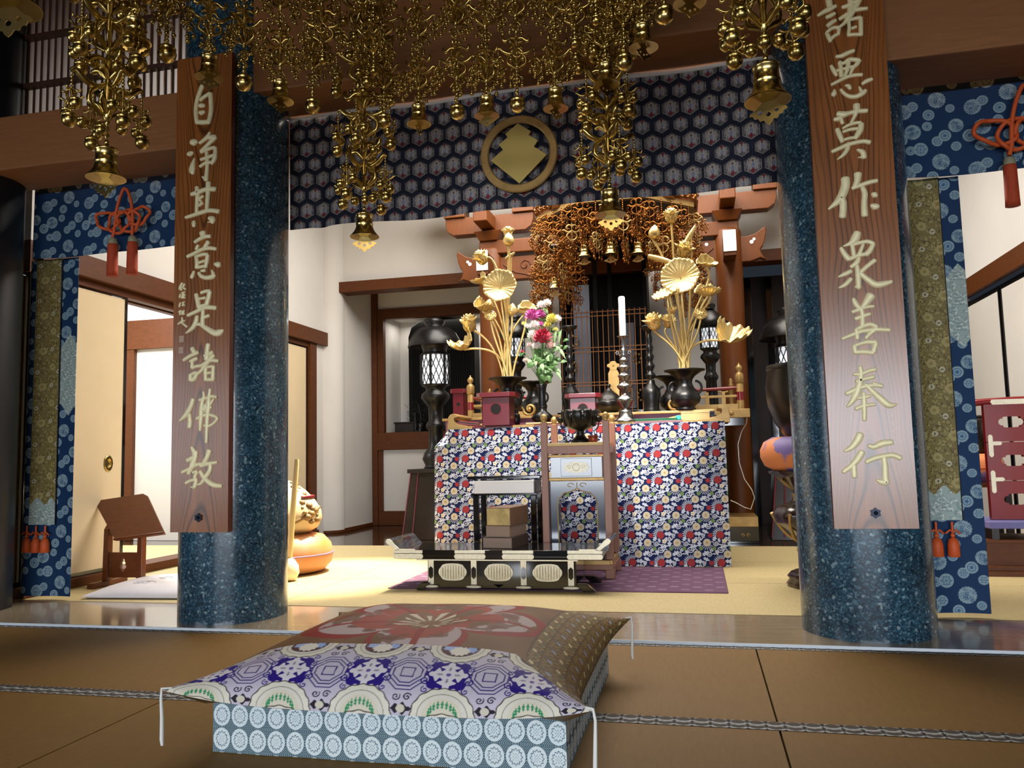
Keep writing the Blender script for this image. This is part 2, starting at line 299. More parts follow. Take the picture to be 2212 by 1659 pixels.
KANJI_LEFT=[[[-10,2705,21,-25,2670,21,-40,2626,19,-45,2569,19,-38,2516,19],[-20,2630,17,3,2645,17,33,2659,17],[37,2658,21,41,2615,21,42,2562,21,31,2511,21],[-42,2518,21,-3,2511,21,35,2510,21],[-24,2602,17,-8,2600,21,5,2599,14],[-25,2567,14,-12,2562,21,4,2567,14]],[[-71,2414,21,-52,2412,31,-36,2413,17],[-89,2352,14,-74,2354,24,-59,2358,14],[-49,2327,7,-58,2296,21,-63,2266,31,-55,2247,14],[36,2454,10,28,2434,21,2,2416,17,-21,2403,14],[28,2427,17,66,2426,21,51,2410,21,21,2386,17,-13,2358,17],[-13,2356,17,25,2366,15,67,2372,15],[69,2370,17,69,2335,19,64,2311,21,49,2288,15],[-14,2316,14,22,2323,15,60,2332,14],[-17,2280,14,15,2296,15,53,2295,14],[18,2358,15,24,2309,19,23,2260,17,18,2205,21],[-3,2226,7,16,2212,21]],[[-65,2140,17,-21,2149,21,24,2159,19,70,2154,22],[-35,2175,17,-29,2140,21,-32,2091,17,-33,2043,17],[31,2191,24,30,2137,21,27,2086,19,24,2045,17],[-21,2111,14,2,2125,14],[-20,2077,14,-1,2090,17],[-23,2111,10,-5,2096,10],[-96,2023,14,-58,2030,17,-8,2041,19,41,2047,19,92,2037,21],[-46,1999,14,-49,1989,19,-47,1972,14],[36,2008,14,57,2000,28,57,1980,14],[30,1986,3,57,1990,14]],[[1,1937,31,5,1919,24],[-42,1891,15,-10,1907,17,20,1915,17,46,1914,17],[-23,1874,14,-32,1854,17],[35,1886,21,17,1863,17,6,1851,14],[-83,1820,15,-43,1834,17,2,1851,17,43,1854,17,79,1846,15],[-35,1820,14,-27,1788,19,-29,1758,17],[-30,1816,14,6,1825,15,32,1821,17],[32,1818,19,27,1784,19,20,1758,17],[-16,1784,12,18,1792,12],[-27,1761,15,22,1764,14],[-44,1742,10,-53,1719,17,-57,1709,14],[-17,1733,14,-4,1715,17,26,1704,19,60,1707,22,71,1716,17],[56,1741,7,66,1720,17],[-4,1742,10,11,1741,14,18,1744,14],[71,1771,10,89,1766,26,101,1765,21]],[[-30,1625,17,-21,1590,21,-14,1556,19],[-2,1630,14,24,1636,15,46,1635,17],[46,1633,21,39,1600,21,29,1567,21],[-13,1600,10,21,1603,14],[-16,1558,17,14,1565,15,32,1568,14],[-76,1520,15,-27,1537,17,21,1554,19,81,1548,19],[10,1541,17,9,1501,19,8,1461,21],[14,1504,14,44,1512,15],[-23,1513,17,-30,1483,21,-49,1454,19,-84,1431,7],[-38,1470,10,0,1471,14],[-11,1475,14,23,1453,21,75,1423,26,105,1425,28,123,1435,10]],[[-49,1353,21,-36,1332,21],[-95,1295,15,-62,1314,17,-15,1331,17],[-59,1287,14,-35,1296,17,-20,1301,15],[-46,1286,15,-48,1256,17],[-49,1254,15,-23,1262,15,3,1264,14,25,1276,14],[-56,1223,17,-56,1193,19],[-54,1220,14,-34,1229,15,-19,1228,15],[-19,1225,17,-34,1199,21,-52,1193,17],[41,1368,21,35,1332,21,32,1292,24],[21,1311,17,47,1318,17,65,1330,14],[25,1276,14,55,1288,17,97,1282,15],[73,1313,17,47,1288,21,25,1263,19,3,1237,15,-26,1218,14],[29,1252,17,28,1223,17,30,1193,17],[40,1255,12,70,1257,15],[72,1257,17,70,1224,17,69,1191,19],[37,1225,12,66,1227,12],[24,1193,15,74,1191,17]],[[-40,1099,21,-50,1067,21,-76,1025,24,-111,994,10],[-57,1024,17,-55,988,21,-58,960,21],[-4,1093,14,27,1100,15,64,1109,15,90,1104,14],[18,1134,10,20,1107,14,9,1071,17,6,1022,21,2,943,14],[55,1145,14,49,1109,15,45,1060,24,40,985,17,37,883,14],[6,1042,21,28,1054,38,43,1070,21],[2,1052,14,35,1054,15,65,1054,9],[75,1095,9,57,1069,14],[-18,1001,15,14,1015,17,51,1019,15,87,1009,14],[87,1009,14,95,996,14,73,974,12,44,962,12,22,969,10]],[[-43,862,17,-28,836,21,-28,816,21],[-68,798,17,-43,807,21,-13,819,15],[-17,842,17,-28,803,24,-42,768,24,-60,732,17],[-95,741,15,-57,755,17,-20,774,17,10,780,15],[-34,738,14,-12,744,14],[-12,741,15,-26,715,15],[-26,719,14,-17,696,17,-26,667,19],[-46,669,5,-26,665,14],[-74,687,14,-48,699,15,-11,705,14],[53,844,24,42,811,21,21,779,17],[6,770,17,46,779,17,96,786,14],[61,779,14,58,749,19,40,721,19,11,685,14,-11,679,5],[5,744,17,25,714,19,51,691,21,84,675,22,122,671,17]],[[-109,1688,9,-120,1669,12,-126,1655,7],[-116,1672,9,-114,1650,9],[-96,1681,9,-105,1664,9],[-103,1662,9,-90,1653,9],[-120,1631,7,-123,1614,9],[-112,1637,7,-93,1640,7],[-106,1634,7,-110,1613,7],[-101,1632,9,-100,1613,9],[-106,1623,7,-91,1626,7],[-112,1610,6,-91,1612,7],[-119,1587,7,-124,1567,9],[-109,1586,7,-94,1589,7],[-102,1587,7,-103,1572,8],[-109,1573,7,-92,1573,7],[-128,1540,7,-111,1546,7],[-118,1549,7,-120,1526,8],[-107,1545,7,-108,1528,7],[-97,1548,7,-101,1528,8],[-108,1527,7,-93,1529,7],[-108,1510,9,-104,1494,9],[-130,1479,7,-113,1488,9,-91,1495,7],[-121,1485,6,-106,1494,9],[-115,1492,9,-98,1477,10,-79,1462,10]]]
# ---------------------------------------------------------------- materials of the place
M_plaster = mat('white_plaster', 'd8d5d0', 0.9, var=0.05, vscale=3)
M_wood = mat('hinoki_wood', '6f4020', 0.5, var=0.25, vscale=6, stretch=(1, 1, 12))
M_beam = mat('brown_beam_wood', '8e5e38', 0.55, var=0.2, vscale=5, stretch=(1.2, 12, 14), spec=0.3)
M_pillar = mat('round_pillar_wood', '68360a', 0.45, var=0.2, vscale=9, stretch=(9, 9, 1), spec=0.35)
M_trim = mat('reddish_trim_wood', '5c300e', 0.5, var=0.25, vscale=7, stretch=(2, 2, 6), spec=0.3)
M_dark = mat('dark_stained_wood', '1a100b', 0.4, var=0.3, vscale=8)
M_black = mat('black_lacquer', '0a090b', 0.12, coat=0.6, spec=0.6)
M_bronze = mat('blackened_bronze', '15120f', 0.32, metal=0.3, var=0.3, vscale=12)
M_dull = mat('dull_black_lacquer', '080707', 0.5, spec=0.15)
M_iron = mat('black_ironware', '0a0a0b', 0.34, spec=0.4)
M_pewter = mat('dull_pewter', '8c8a88', 0.28, metal=1.0, var=0.25, vscale=20)
M_gold = mat('gilt_metal', 'c9a24e', 0.27, metal=1.0, var=0.25, vscale=25)
M_brass = mat('aged_brass', 'cbb06a', 0.25, metal=1.0, var=0.35, vscale=18)
M_brasslit = mat('polished_brass', 'd6bc78', 0.24, metal=1.0, var=0.2, vscale=18)
M_oldgold = mat('reddish_gilt', '8f5a2a', 0.36, metal=1.0, var=0.4, vscale=25)
M_leafgold = mat('gold_leaf', 'e8cb84', 0.3, metal=0.6, var=0.12, vscale=30, bump=0.15, bscale=40)
M_goldpaint = mat('gold_paint', 'b8955a', 0.42, metal=0.45, var=0.25, vscale=20)
M_redlac = mat('red_lacquer', '66101c', 0.3, coat=0.25, var=0.1)
M_darkred = mat('dark_red_lacquer', '7c0a10', 0.3, coat=0.2)
M_purplelac = mat('violet_paint', '7a4a62', 0.5)
M_cord = mat('orange_silk_cord', 'cf5620', 0.6, var=0.2, vscale=120)
M_tassel = mat('orange_silk_tassel', 'b9431a', 0.75, var=0.4, vscale=60, stretch=(8, 8, 0.6))
M_white = mat('white_paint', 'efece6', 0.6)
M_paper = mat('white_paper', 'f2efe9', 0.8)
M_candle = mat('white_wax', 'f6f3ee', 0.4)
M_ivory = mat('gilt_fitting', 'f7f0d8', 0.42, metal=0.1, var=0.15, vscale=60)
M_fusuma = mat('cream_sliding_door_paper', 'dac6a2', 0.85, var=0.05, vscale=5)
M_screen = mat('grey_white_panel_paper', 'cfcac2', 0.85, var=0.04, vscale=4)
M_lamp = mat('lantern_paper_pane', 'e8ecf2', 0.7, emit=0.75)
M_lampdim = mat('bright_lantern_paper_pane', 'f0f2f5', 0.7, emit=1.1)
M_daypane = mat('daylit_window_paper', 'b9c8f2', 0.7, emit=1.2)
M_cutwood = mat('lectern_wood', '6b3517', 0.32, var=0.3, vscale=6, stretch=(3, 10, 10))
M_post = mat('stand_post_wood', '946147', 0.4, var=0.15, vscale=10, stretch=(8, 8, 1))
M_leafgreen = mat('green_leaf', '4f7a3c', 0.5, var=0.4, vscale=30)
M_leafpale = mat('pale_green_leaf', '9dc08a', 0.5, var=0.3, vscale=30)
M_pine = mat('dark_pine_needles', '0f1f12', 0.7)
M_stem = mat('flower_stem_green', '5d7f45', 0.5)
M_pink = mat('magenta_petal', 'b84a92', 0.6, var=0.3, vscale=60)
M_red = mat('crimson_petal', 'a8203f', 0.6, var=0.3, vscale=60)
M_whiteflower = mat('white_petal', 'f3efe9', 0.6)
M_blush = mat('blush_petal', 'eac6c0', 0.6)
M_yellow = mat('yellow_petal', 'ded46a', 0.6, var=0.2, vscale=60)
M_teal = mat('turquoise_plastic', '35b7b0', 0.4)
M_green = mat('green_felt', '1f6a48', 0.7)
M_palewood = mat('pale_box_wood', 'd9bb80', 0.6, var=0.12, vscale=9, stretch=(3, 12, 12))
M_tea = mat('book_cover_brown', '70523b', 0.6, var=0.15, vscale=14)
M_gilted = mat('gilt_page_edges', 'ccb071', 0.4, metal=0.35, var=0.45, vscale=16)
M_taupe = mat('taupe_book_box', '8d7564', 0.55, var=0.1)
M_copper = mat('copper_cup', '7a3a24', 0.35, metal=0.6)

def granite():
    M = bpy.data.materials.new('blue_green_granite'); M.use_nodes = True; nt = M.node_tree; N = nt.nodes; L = nt.links
    b = N['Principled BSDF']; b.inputs['Roughness'].default_value = 0.22; b.inputs['Coat Weight'].default_value = 0.25
    tc = N.new('ShaderNodeTexCoord')
    def vor(scale, feat='F1'):
        v = N.new('ShaderNodeTexVoronoi'); v.inputs['Scale'].default_value = scale; v.feature = feat; L.new(tc.outputs['Object'], v.inputs['Vector']); return v
    def ramp(src, pts):
        r = N.new('ShaderNodeValToRGB'); L.new(src, r.inputs[0]); e = r.color_ramp.elements
        while len(e) < len(pts): e.new(0.5)
        for k, (p, c) in enumerate(pts): e[k].position = p; e[k].color = lin(c)+(1,)
        return r
    v1 = vor(150); g = N.new('ShaderNodeSeparateColor'); L.new(v1.outputs['Color'], g.inputs[0])
    r1 = ramp(g.outputs[0], [(0.0, '0c1c2c'), (0.35, '1c3648'), (0.6, '2c4c62'), (0.85, '3b5e74'), (0.97, '6f8b98')])
    v2 = vor(85); g2 = N.new('ShaderNodeSeparateColor'); L.new(v2.outputs['Color'], g2.inputs[0])
    r2 = ramp(g2.outputs[1], [(0.0, '10222e'), (0.5, '23424f'), (0.95, '2f5566'), (0.985, 'a8c0c2')])
    mx = N.new('ShaderNodeMix'); mx.data_type = 'RGBA'; mx.inputs[0].default_value = 0.42; L.new(r1.outputs[0], mx.inputs[6]); L.new(r2.outputs[0], mx.inputs[7])
    n = N.new('ShaderNodeTexNoise'); n.inputs['Scale'].default_value = 5; n.inputs['Detail'].default_value = 4; L.new(tc.outputs['Object'], n.inputs['Vector'])
    mr = N.new('ShaderNodeMapRange'); mr.inputs[1].default_value = 0.3; mr.inputs[2].default_value = 0.7; mr.inputs[3].default_value = 0.6; mr.inputs[4].default_value = 1.15; L.new(n.outputs[0], mr.inputs[0])
    sc = N.new('ShaderNodeVectorMath'); sc.operation = 'SCALE'; L.new(mx.outputs[2], sc.inputs[0]); L.new(mr.outputs[0], sc.inputs['Scale'])
    L.new(sc.outputs[0], b.inputs['Base Color'])
    return M
M_granite = granite()
def tatami(name, c1, c2, rough):
    M = bpy.data.materials.new(name); M.use_nodes = True; nt = M.node_tree; N = nt.nodes; L = nt.links
    b = N['Principled BSDF']; b.inputs['Roughness'].default_value = rough; b.inputs['Specular IOR Level'].default_value = 0.35
    tc = N.new('ShaderNodeTexCoord'); w = N.new('ShaderNodeTexWave'); w.wave_type = 'BANDS'; w.bands_direction = 'X'
    w.inputs['Scale'].default_value = 55; w.inputs['Distortion'].default_value = 1.2; w.inputs['Detail'].default_value = 2; L.new(tc.outputs['Object'], w.inputs['Vector'])
    n = N.new('ShaderNodeTexNoise'); n.inputs['Scale'].default_value = 14; mp = N.new('ShaderNodeMapping'); mp.inputs['Scale'].default_value = (6, 1, 1)
    L.new(tc.outputs['Object'], mp.inputs[0]); L.new(mp.outputs[0], n.inputs['Vector'])
    ad = N.new('ShaderNodeMath'); ad.operation = 'MULTIPLY_ADD'; L.new(w.outputs['Fac'], ad.inputs[0]); ad.inputs[1].default_value = 0.45; L.new(n.outputs[0], ad.inputs[2])
    mx = N.new('ShaderNodeMix'); mx.data_type = 'RGBA'; L.new(ad.outputs[0], mx.inputs[0]); mx.inputs[6].default_value = lin(c1)+(1,); mx.inputs[7].default_value = lin(c2)+(1,)
    L.new(mx.outputs[2], b.inputs['Base Color']); return M
M_tatami_in = tatami('straw_tatami', 'a89468', 'c4b282', 0.6)
M_tatami_out = tatami('shaded_tatami', '6f4e18', '7d5c22', 0.7)  # same tatami as inside, the outer hall's shade put into its browner colour
M_sill = mat('polished_threshold_wood', 'a8967c', 0.18, var=0.2, vscale=4, stretch=(1, 10, 10), coat=0.5)
M_boards = mat('polished_floor_boards', '3a2a1c', 0.1, var=0.3, vscale=3, stretch=(1, 9, 1), coat=0.4)
M_mat = None
# ---------------------------------------------------------------- the room
def sbox(name, m, *boxes, parent=None, bev=0.0):
    b = MB()
    for q in boxes: b.box(*q)
    o = b.build(name, m, parent, bev=bev)
    return o if parent else struct(o)
XL, XR, XC = -4.0, 2.33, -0.85
floor = struct(MB().box(-7.2, 4.2, -4.6, 10.2, -0.3, -0.06).build('floor', M_dark))
# outer hall mats (a little lower than the threshold), long side along x
k = 0
for (y0, y1) in ((-4.5, -3.4), (-3.395, -2.42), (-2.415, -1.44), (-1.435, -0.46), (-0.455, 0.52), (0.525, 1.5), (1.505, 2.488), (2.492, 3.462)):
    off = 0.19
    for xa in (off-3.96, off-1.98, off, off+1.98):
        MB().box(xa+0.003, xa+1.977, y0, y1, -0.07, -0.012).build('tatami_mat', M_tatami_out, floor); k += 1
MB().box(-5.75, off-3.96, -4.5, 3.462, -0.07, -0.012).build('tatami_mat', M_tatami_out, floor)
# patterned edging of the outer mats: linked grey scallops on a dark ground
tb = Tile(0.052, 0.074, '362b20', 120)
for cy, g in ((0.0185, 'a9adb2'), (0.0555, 'a9adb2')):
    tb.disc(0.026, cy-0.002, 0.0245, g, sx=1.05).disc(0.026, cy+0.003, 0.0165, '4c443c', sx=1.25)
    tb.disc(0.0, cy+0.004, 0.007, '1c130d')
M_heri = pattern_mat('scalloped_tatami_edging', 0.8, 0.15)
def heri(y0, y1, z):
    x = np.linspace(-4.2, 2.6, 2200); y = np.linspace(y0, y1, 26)
    X, Y = np.meshgrid(x, y, indexing='ij'); P = np.stack([X, Y, np.full(X.shape, z)], -1)
    figure_sheet('mat_edging', P, tb.at(X, Y-y0), M_heri, floor)
heri(2.453, 2.527, -0.0105); heri(3.425, 3.462, -0.0105); heri(1.468, 1.542, -0.0105)
# threshold between the columns, inner mats, polished boards behind
MB().box(-5.7, 4.0, 3.47, 4.06, -0.07, 0.0).build('threshold_board', M_sill, floor, bev=0.003)
for (y0, y1) in ((4.075, 5.03), (5.036, 5.985), (5.991, 6.985)):
    for xa, xb in ((-3.93, -2.31), (-2.31, 0.74), (0.74, 2.26)):
        MB().box(xa+0.002, xb-0.002, y0, y1, -0.07, 0.0).build('tatami_mat', M_tatami_in, floor)
MB().box(-6.9, 4.0, 6.99, 10.1, -0.07, -0.003).build('floor_boards', M_boards, floor)
MB().box(-6.9, -3.95, 4.1, 6.99, -0.07, -0.002).build('side_room_matting', M_tatami_in, floor)
MB().box(2.25, 4.0, 4.1, 6.99, -0.07, -0.002).build('side_room_matting', M_tatami_in, floor)

MB().box(-5.7, 4.0, 3.4635, 3.4695, -0.07, 0.001).build('threshold_edge_glint', mat('pale_glint_strip', 'c4ccd4', 0.35), floor)  # pale strip stands in for daylight glinting on the threshold's front edge
# walls of the sanctuary
wl = sbox('wall_left', M_plaster, (XL-0.1, XL, 4.1, 8.3, 2.2, 3.95), (XL-0.1, XL, 7.95, 8.3, 0.0, 2.2))
b = MB().box(XL, XL+0.05, 4.15, 8.17, 2.05, 2.2); struct(b.build('trim_1', M_trim, bev=0.004))
b = MB().box(XL-0.17, XL-0.0, 4.1, 7.95, 2.14, 2.2).box(XL-0.17, XL-0.11, 4.1, 7.95, 2.0, 2.14).box(XL-0.06, XL-0.0, 4.1, 7.95, 2.0, 2.14); struct(b.build('trim_2', M_trim))
struct(MB().box(XL-0.17, XL+0.03, 4.1, 7.95, 0.0, 0.06).build('trim_3', M_trim, bev=0.003))
struct(MB().box(XL-0.09, XL+0.02, 7.78, 7.92, 0.0, 2.05).build('trim_4', M_trim, bev=0.004))
def sliding_door(n, x, y0, y1, pull_y=None, mb=M_fusuma, stile=0.026):
    root = MB().box(x-0.012, x+0.012, y0+stile, y1-stile, 0.085, 1.985).build('door_%d' % n, mb); struct(root)
    f = MB().box(x-0.018, x+0.016, y0, y0+stile, 0.06, 2.02).box(x-0.018, x+0.016, y1-stile, y1, 0.06, 2.02)
    f.box(x-0.018, x+0.016, y0+stile, y1-stile, 0.06, 0.088).box(x-0.018, x+0.016, y0+stile, y1-stile, 1.99, 2.02)
    f.build('door_frame', M_black, root)
    if pull_y:
        h = MB(); h.lathe([(0.0, 0.001), (0.024, 0.001), (0.028, 0.005), (0.048, 0.006), (0.056, 0.003), (0.058, 0)], 32, ribs=12, amp=0.04, sx=0.78)
        h.xf(Matrix.Rotation(math.pi/2, 4, 'Z') @ Matrix.Rotation(math.pi/2, 4, 'X'))
        h.xf(Matrix.Rotation(0, 4, 'X'))
        o = h.build('door_pull', M_brass, root, loc=(x+0.013, pull_y, 0.80))
    return root
sliding_door(1, XL-0.03, 4.12, 5.0, 4.84)
sliding_door(2, XL-0.085, 4.05, 4.9)
sliding_door(3, XL-0.03, 6.9, 7.77)
# side room seen through the gap
sbox('wall_side_room_back', M_plaster, (-6.9, XL-0.17, 7.4, 7.5, 2.02, 3.2), (-6.9, -5.98, 7.4, 7.5, 0, 2.02))
struct(MB().box(-6.9, XL-0.17, 7.36, 7.41, 2.02, 2.33).build('trim_5', M_trim))
struct(MB().box(-5.93, -5.83, 7.37, 7.45, 0.0, 2.02).build('trim_6', M_trim, bev=0.003))
struct(MB().box(-5.83, -4.2, 7.42, 7.45, 0.0, 2.02).build('door_4', M_screen))
w1 = struct(MB().box(-5.985, -5.925, 7.41, 7.43, 0.1, 1.98).build('window_1', M_daypane))
MB().box(-5.985, -5.925, 7.395, 7.41, 0.62, 0.64).box(-5.985, -5.925, 7.395, 7.41, 1.1, 1.12).build('muntin', M_trim, w1)
sbox('wall_side_room_left', M_plaster, (-7.0, -6.9, 4.0, 7.5, 0, 3.2))
sbox('wall_side_room_front', M_plaster, (-6.9, -4.3, 3.98, 4.05, 0, 3.2))
sbox('ceiling_side_room', M_plaster, (-7.0, XL-0.1, 4.0, 7.5, 2.95, 3.05))
# back of the sanctuary
YB = 8.3
wb = sbox('wall_back', M_plaster, (-4.6, -2.1, YB, YB+0.1, 2.68, 3.95), (-2.1, 0.42, YB, YB+0.1, 0.0, 3.95), (0.42, 4.0, YB, YB+0.1, 2.68, 3.95))
p = MB().lathe([(0.165, 0.0), (0.165, 3.9)], 40, (-4.005, YB-0.02, 0)); struct(p.build('wall_corner_post', M_plaster))
struct(MB().lathe([(0.17, 0.0), (0.17, 0.03)], 40, (-4.005, YB-0.02, 0)).build('baseboard_left', M_trim))
sbox('wall_alcove_left', M_plaster, (-3.95, -3.85, YB, 9.2, 0, 2.9))
sbox('baseboard_alcove', M_trim, (-3.85, -3.84, YB, 9.12, 0, 0.04))
struct(MB().box(-3.88, -2.0, YB-0.09, YB+0.12, 2.665, 2.785).build('trim_7', M_trim, bev=0.004))
a = MB().box(-3.85, -3.78, 9.1, 9.2, 0, 2.9).box(-3.78, -1.9, 9.12, 9.2, 2.5, 2.63).box(-3.78, -1.9, 9.1, 9.2, 0.9, 1.11).box(-3.78, -1.9, 9.12, 9.2, 0.0, 0.17).box(-3.78, -3.70, 9.12, 9.2, 1.11, 2.5).box(-3.78, -3.72, 9.12, 9.2, 0.17, 0.9)
struct(a.build('trim_8', M_trim, bev=0.003))
sbox('wall_alcove_back', M_plaster, (-3.78, -1.9, 9.16, 9.2, 2.63, 2.9), (-3.72, -1.9, 9.15, 9.19, 0.17, 0.9), (-3.9, -1.9, 9.75, 9.8, 0.9, 2.6), (-3.82, -3.72, 9.2, 9.75, 0.9, 2.6), (-3.9, -1.9, 9.2, 9.8, 2.55, 2.6))
sbox('ceiling_alcove', M_plaster, (-3.9, -1.9, YB+0.02, 9.3, 2.88, 2.93))
sbox('wall_alcove_right', M_plaster, (-1.95, -1.9, YB+0.1, 9.8, 0, 2.9))
# dark bay on the other side
struct(MB().box(0.3, 2.33, YB-0.09, YB+0.12, 2.665, 2.785).build('trim_9', M_trim, bev=0.004))
sbox('wall_dark_bay', mat('dark_board_wall', '2a160d', 0.5, var=0.3, vscale=6, stretch=(8, 8, 1)), (0.4, 2.4, 9.1, 9.2, 0, 2.7), (0.40, 0.42, YB+0.1, 9.1, 0, 2.7))
pb = MB()
for x in (0.56, 0.78, 1.3, 1.9): pb.box(x, x+0.07, 8.98, 9.1, 0, 2.67)
struct(pb.build('trim_10', M_black, bev=0.004))
wr = sbox('wall_right', M_plaster, (XR, XR+0.1, 4.1, 8.3, 2.2, 3.95), (XR, XR+0.1, 7.85, 8.3, 0, 2.2))
struct(MB().box(XR-0.05, XR, 4.15, 8.2, 2.05, 2.2).build('trim_11', M_trim, bev=0.004))
struct(MB().box(XR-0.03, XR+0.06, 7.68, 7.82, 0, 2.05).build('trim_12', M_trim, bev=0.004))
struct(MB().box(XR-0.02, XR+0.15, 4.1, 7.85, 0, 0.06).build('trim_13', M_trim))
for n, (ya, yb) in enumerate(((6.86, 7.68), (5.98, 6.84), (5.1, 5.96), (4.2, 5.08))):
    sliding_door(5+n, XR+0.02, ya, yb, mb=M_screen)
sbox('ceiling', mat('ceiling_boards', '5a3a22', 0.6, var=0.2, vscale=5, stretch=(1, 10, 1)), (-7.0, 4.2, 3.9, 9.9, 3.93, 4.03))
sbox('ceiling_outer', mat('hall_ceiling_boards', '3a2416', 0.6, var=0.2, vscale=5, stretch=(10, 1, 1)), (-7.0, 4.2, -4.7, 3.95, 4.3, 4.4))
# outer hall shell, with the entrance doors standing open to the day
sbox('wall_hall_left', M_dark, (-5.8, -5.7, -4.7, -3.4, -0.1, 4.3), (-5.8, -5.7, 0.9, 3.9, -0.1, 4.3), (-5.8, -5.7, -3.4, 0.9, 1.9, 4.3), (-5.8, -5.7, -3.4, 0.9, -0.1, 0.25))
w2 = struct(MB().box(-5.77, -5.75, -3.4, 0.9, 0.25, 1.9).build('window_2', mat('daylit_paper_window', 'dfe6f2', 0.7, emit=5.0)))
m = MB()
for k in range(10): m.box(-5.75, -5.72, -3.4+k*0.47, -3.37+k*0.47, 0.25, 1.9)
for z in (0.25, 0.8, 1.35, 1.87): m.box(-5.75, -5.72, -3.4, 0.9, z, z+0.03)
m.build('muntin', M_dark, w2)
sbox('wall_hall_right', M_dark, (4.0, 4.1, -4.7, 8.3, -0.1, 4.3))
sbox('wall_hall_rear', M_dark, (-5.8, 4.1, -4.75, -4.65, 1.95, 4.3), (-5.8, -3.3, -4.75, -4.65, -0.1, 1.95), (3.9, 4.1, -4.75, -4.65, -0.1, 1.95))

# ---------------------------------------------------------------- granite columns, tie beams, transom
def column(x, y, r, label):
    o = MB().lathe([(r, 0.0), (r, 4.3)], 72).build('granite_column', M_granite, loc=(x, y, 0))
    tag(o, label, 'column'); return o
column(-2.38, 3.8, 0.2706, 'round blue green speckled granite column behind the board that begins with the character for self')
column(0.682, 3.8, 0.2706, 'round blue green speckled granite column beside the carved drum stand')
o = MB().lathe([(0.24, 0.0), (0.24, 4.3)], 64).build('corner_column', mat('dark_column_stone', '0b0f14', 0.4, var=0.3), loc=(-4.03, 3.74, 0)); tag(o, 'dark round column at the edge beside the blue banner with three red tassels', 'column')
struct(MB().box(-3.9, -2.5, 3.6, 3.93, 2.44, 2.75).build('trim_14', M_beam, bev=0.008))
struct(MB().box(0.8, 3.9, 3.6, 3.93, 2.44, 3.6).build('trim_15', M_beam, bev=0.008))
struct(MB().box(-2.25, 0.55, 3.62, 3.95, 2.70, 3.75).build('trim_16', M_beam, bev=0.008))
struct(MB().box(-5.7, 3.9, 3.7, 3.95, 3.75, 4.3).build('wall_above_beams', M_dark))
tr = MB().box(-3.9, -2.5, 3.86, 3.9, 2.75, 2.80).box(-3.9, -2.5, 3.80, 3.84, 3.02, 3.045).box(-3.9, -2.5, 3.80, 3.84, 3.32, 3.345).box(-3.9, -2.5, 3.84, 3.88, 3.6, 3.75)
x = -3.86
while x < -2.6:
    tr.box(x, x+0.018, 3.84, 3.87, 2.8, 3.6); x += 0.047
struct(tr.build('trim_17', mat('transom_lattice_wood', '44281a', 0.5, var=0.15)))
# ---------------------------------------------------------------- woven figures
def hexcrane_tile():
    t = Tile(0.095, 0.175, '080a15', 300)
    for i in range(-1, 8):
        for j in range(0, 17):
            x = i*0.0158+(0.0079 if j % 2 else 0); y = j*0.01367*0.94
            t.hexa(x, y % 0.175, 0.0083, '30354a', 0.001); t.hexa(x, y % 0.175, 0.0040, '2a2e44', 0.0009)
    for (cx, cy, r, s) in ((0.0475, 0.0875, 0.049, 1), (0.0, 0.0, 0.041, 2)):
        t.hexa(cx, cy, r*1.02, '0d1020'); t.hexa(cx, cy, r*0.96, 'a89f96'); t.hexa(cx, cy+r*0.03, r*0.92, '4a464c'); t.disc(cx, cy+r*0.02, r*0.74, '77706f', 9, 0.06)
        t.leaf(cx-r*0.35, cy+r*0.05, r*1.1, r*0.42, 1.9, '979090').leaf(cx+r*0.35, cy+r*0.05, r*1.1, r*0.42, 1.25, '979090')
        for q in range(5):
            t.line([(cx-r*0.5+q*r*0.24, cy-r*0.55), (cx-r*0.35+q*r*0.18, cy+r*0.1)], r*0.05, 'b8b2ac')
        t.disc(cx, cy+r*0.42, r*0.3, 'b3a58f', 7, 0.2).disc(cx, cy+r*0.45, r*0.14, '5d565f')
        t.line([(cx, cy+r*0.3), (cx+r*0.1, cy-r*0.1), (cx-r*0.05, cy-r*0.4)], r*0.12, '6a7aa8')
        t.disc(cx, cy-r*0.55, r*0.2, '7c2232' if s == 1 else '5f565a', 4, 0.35)
        if s == 2: t.disc(cx, cy+r*0.68, r*0.16, '7a2030', 4, 0.3)
    return t
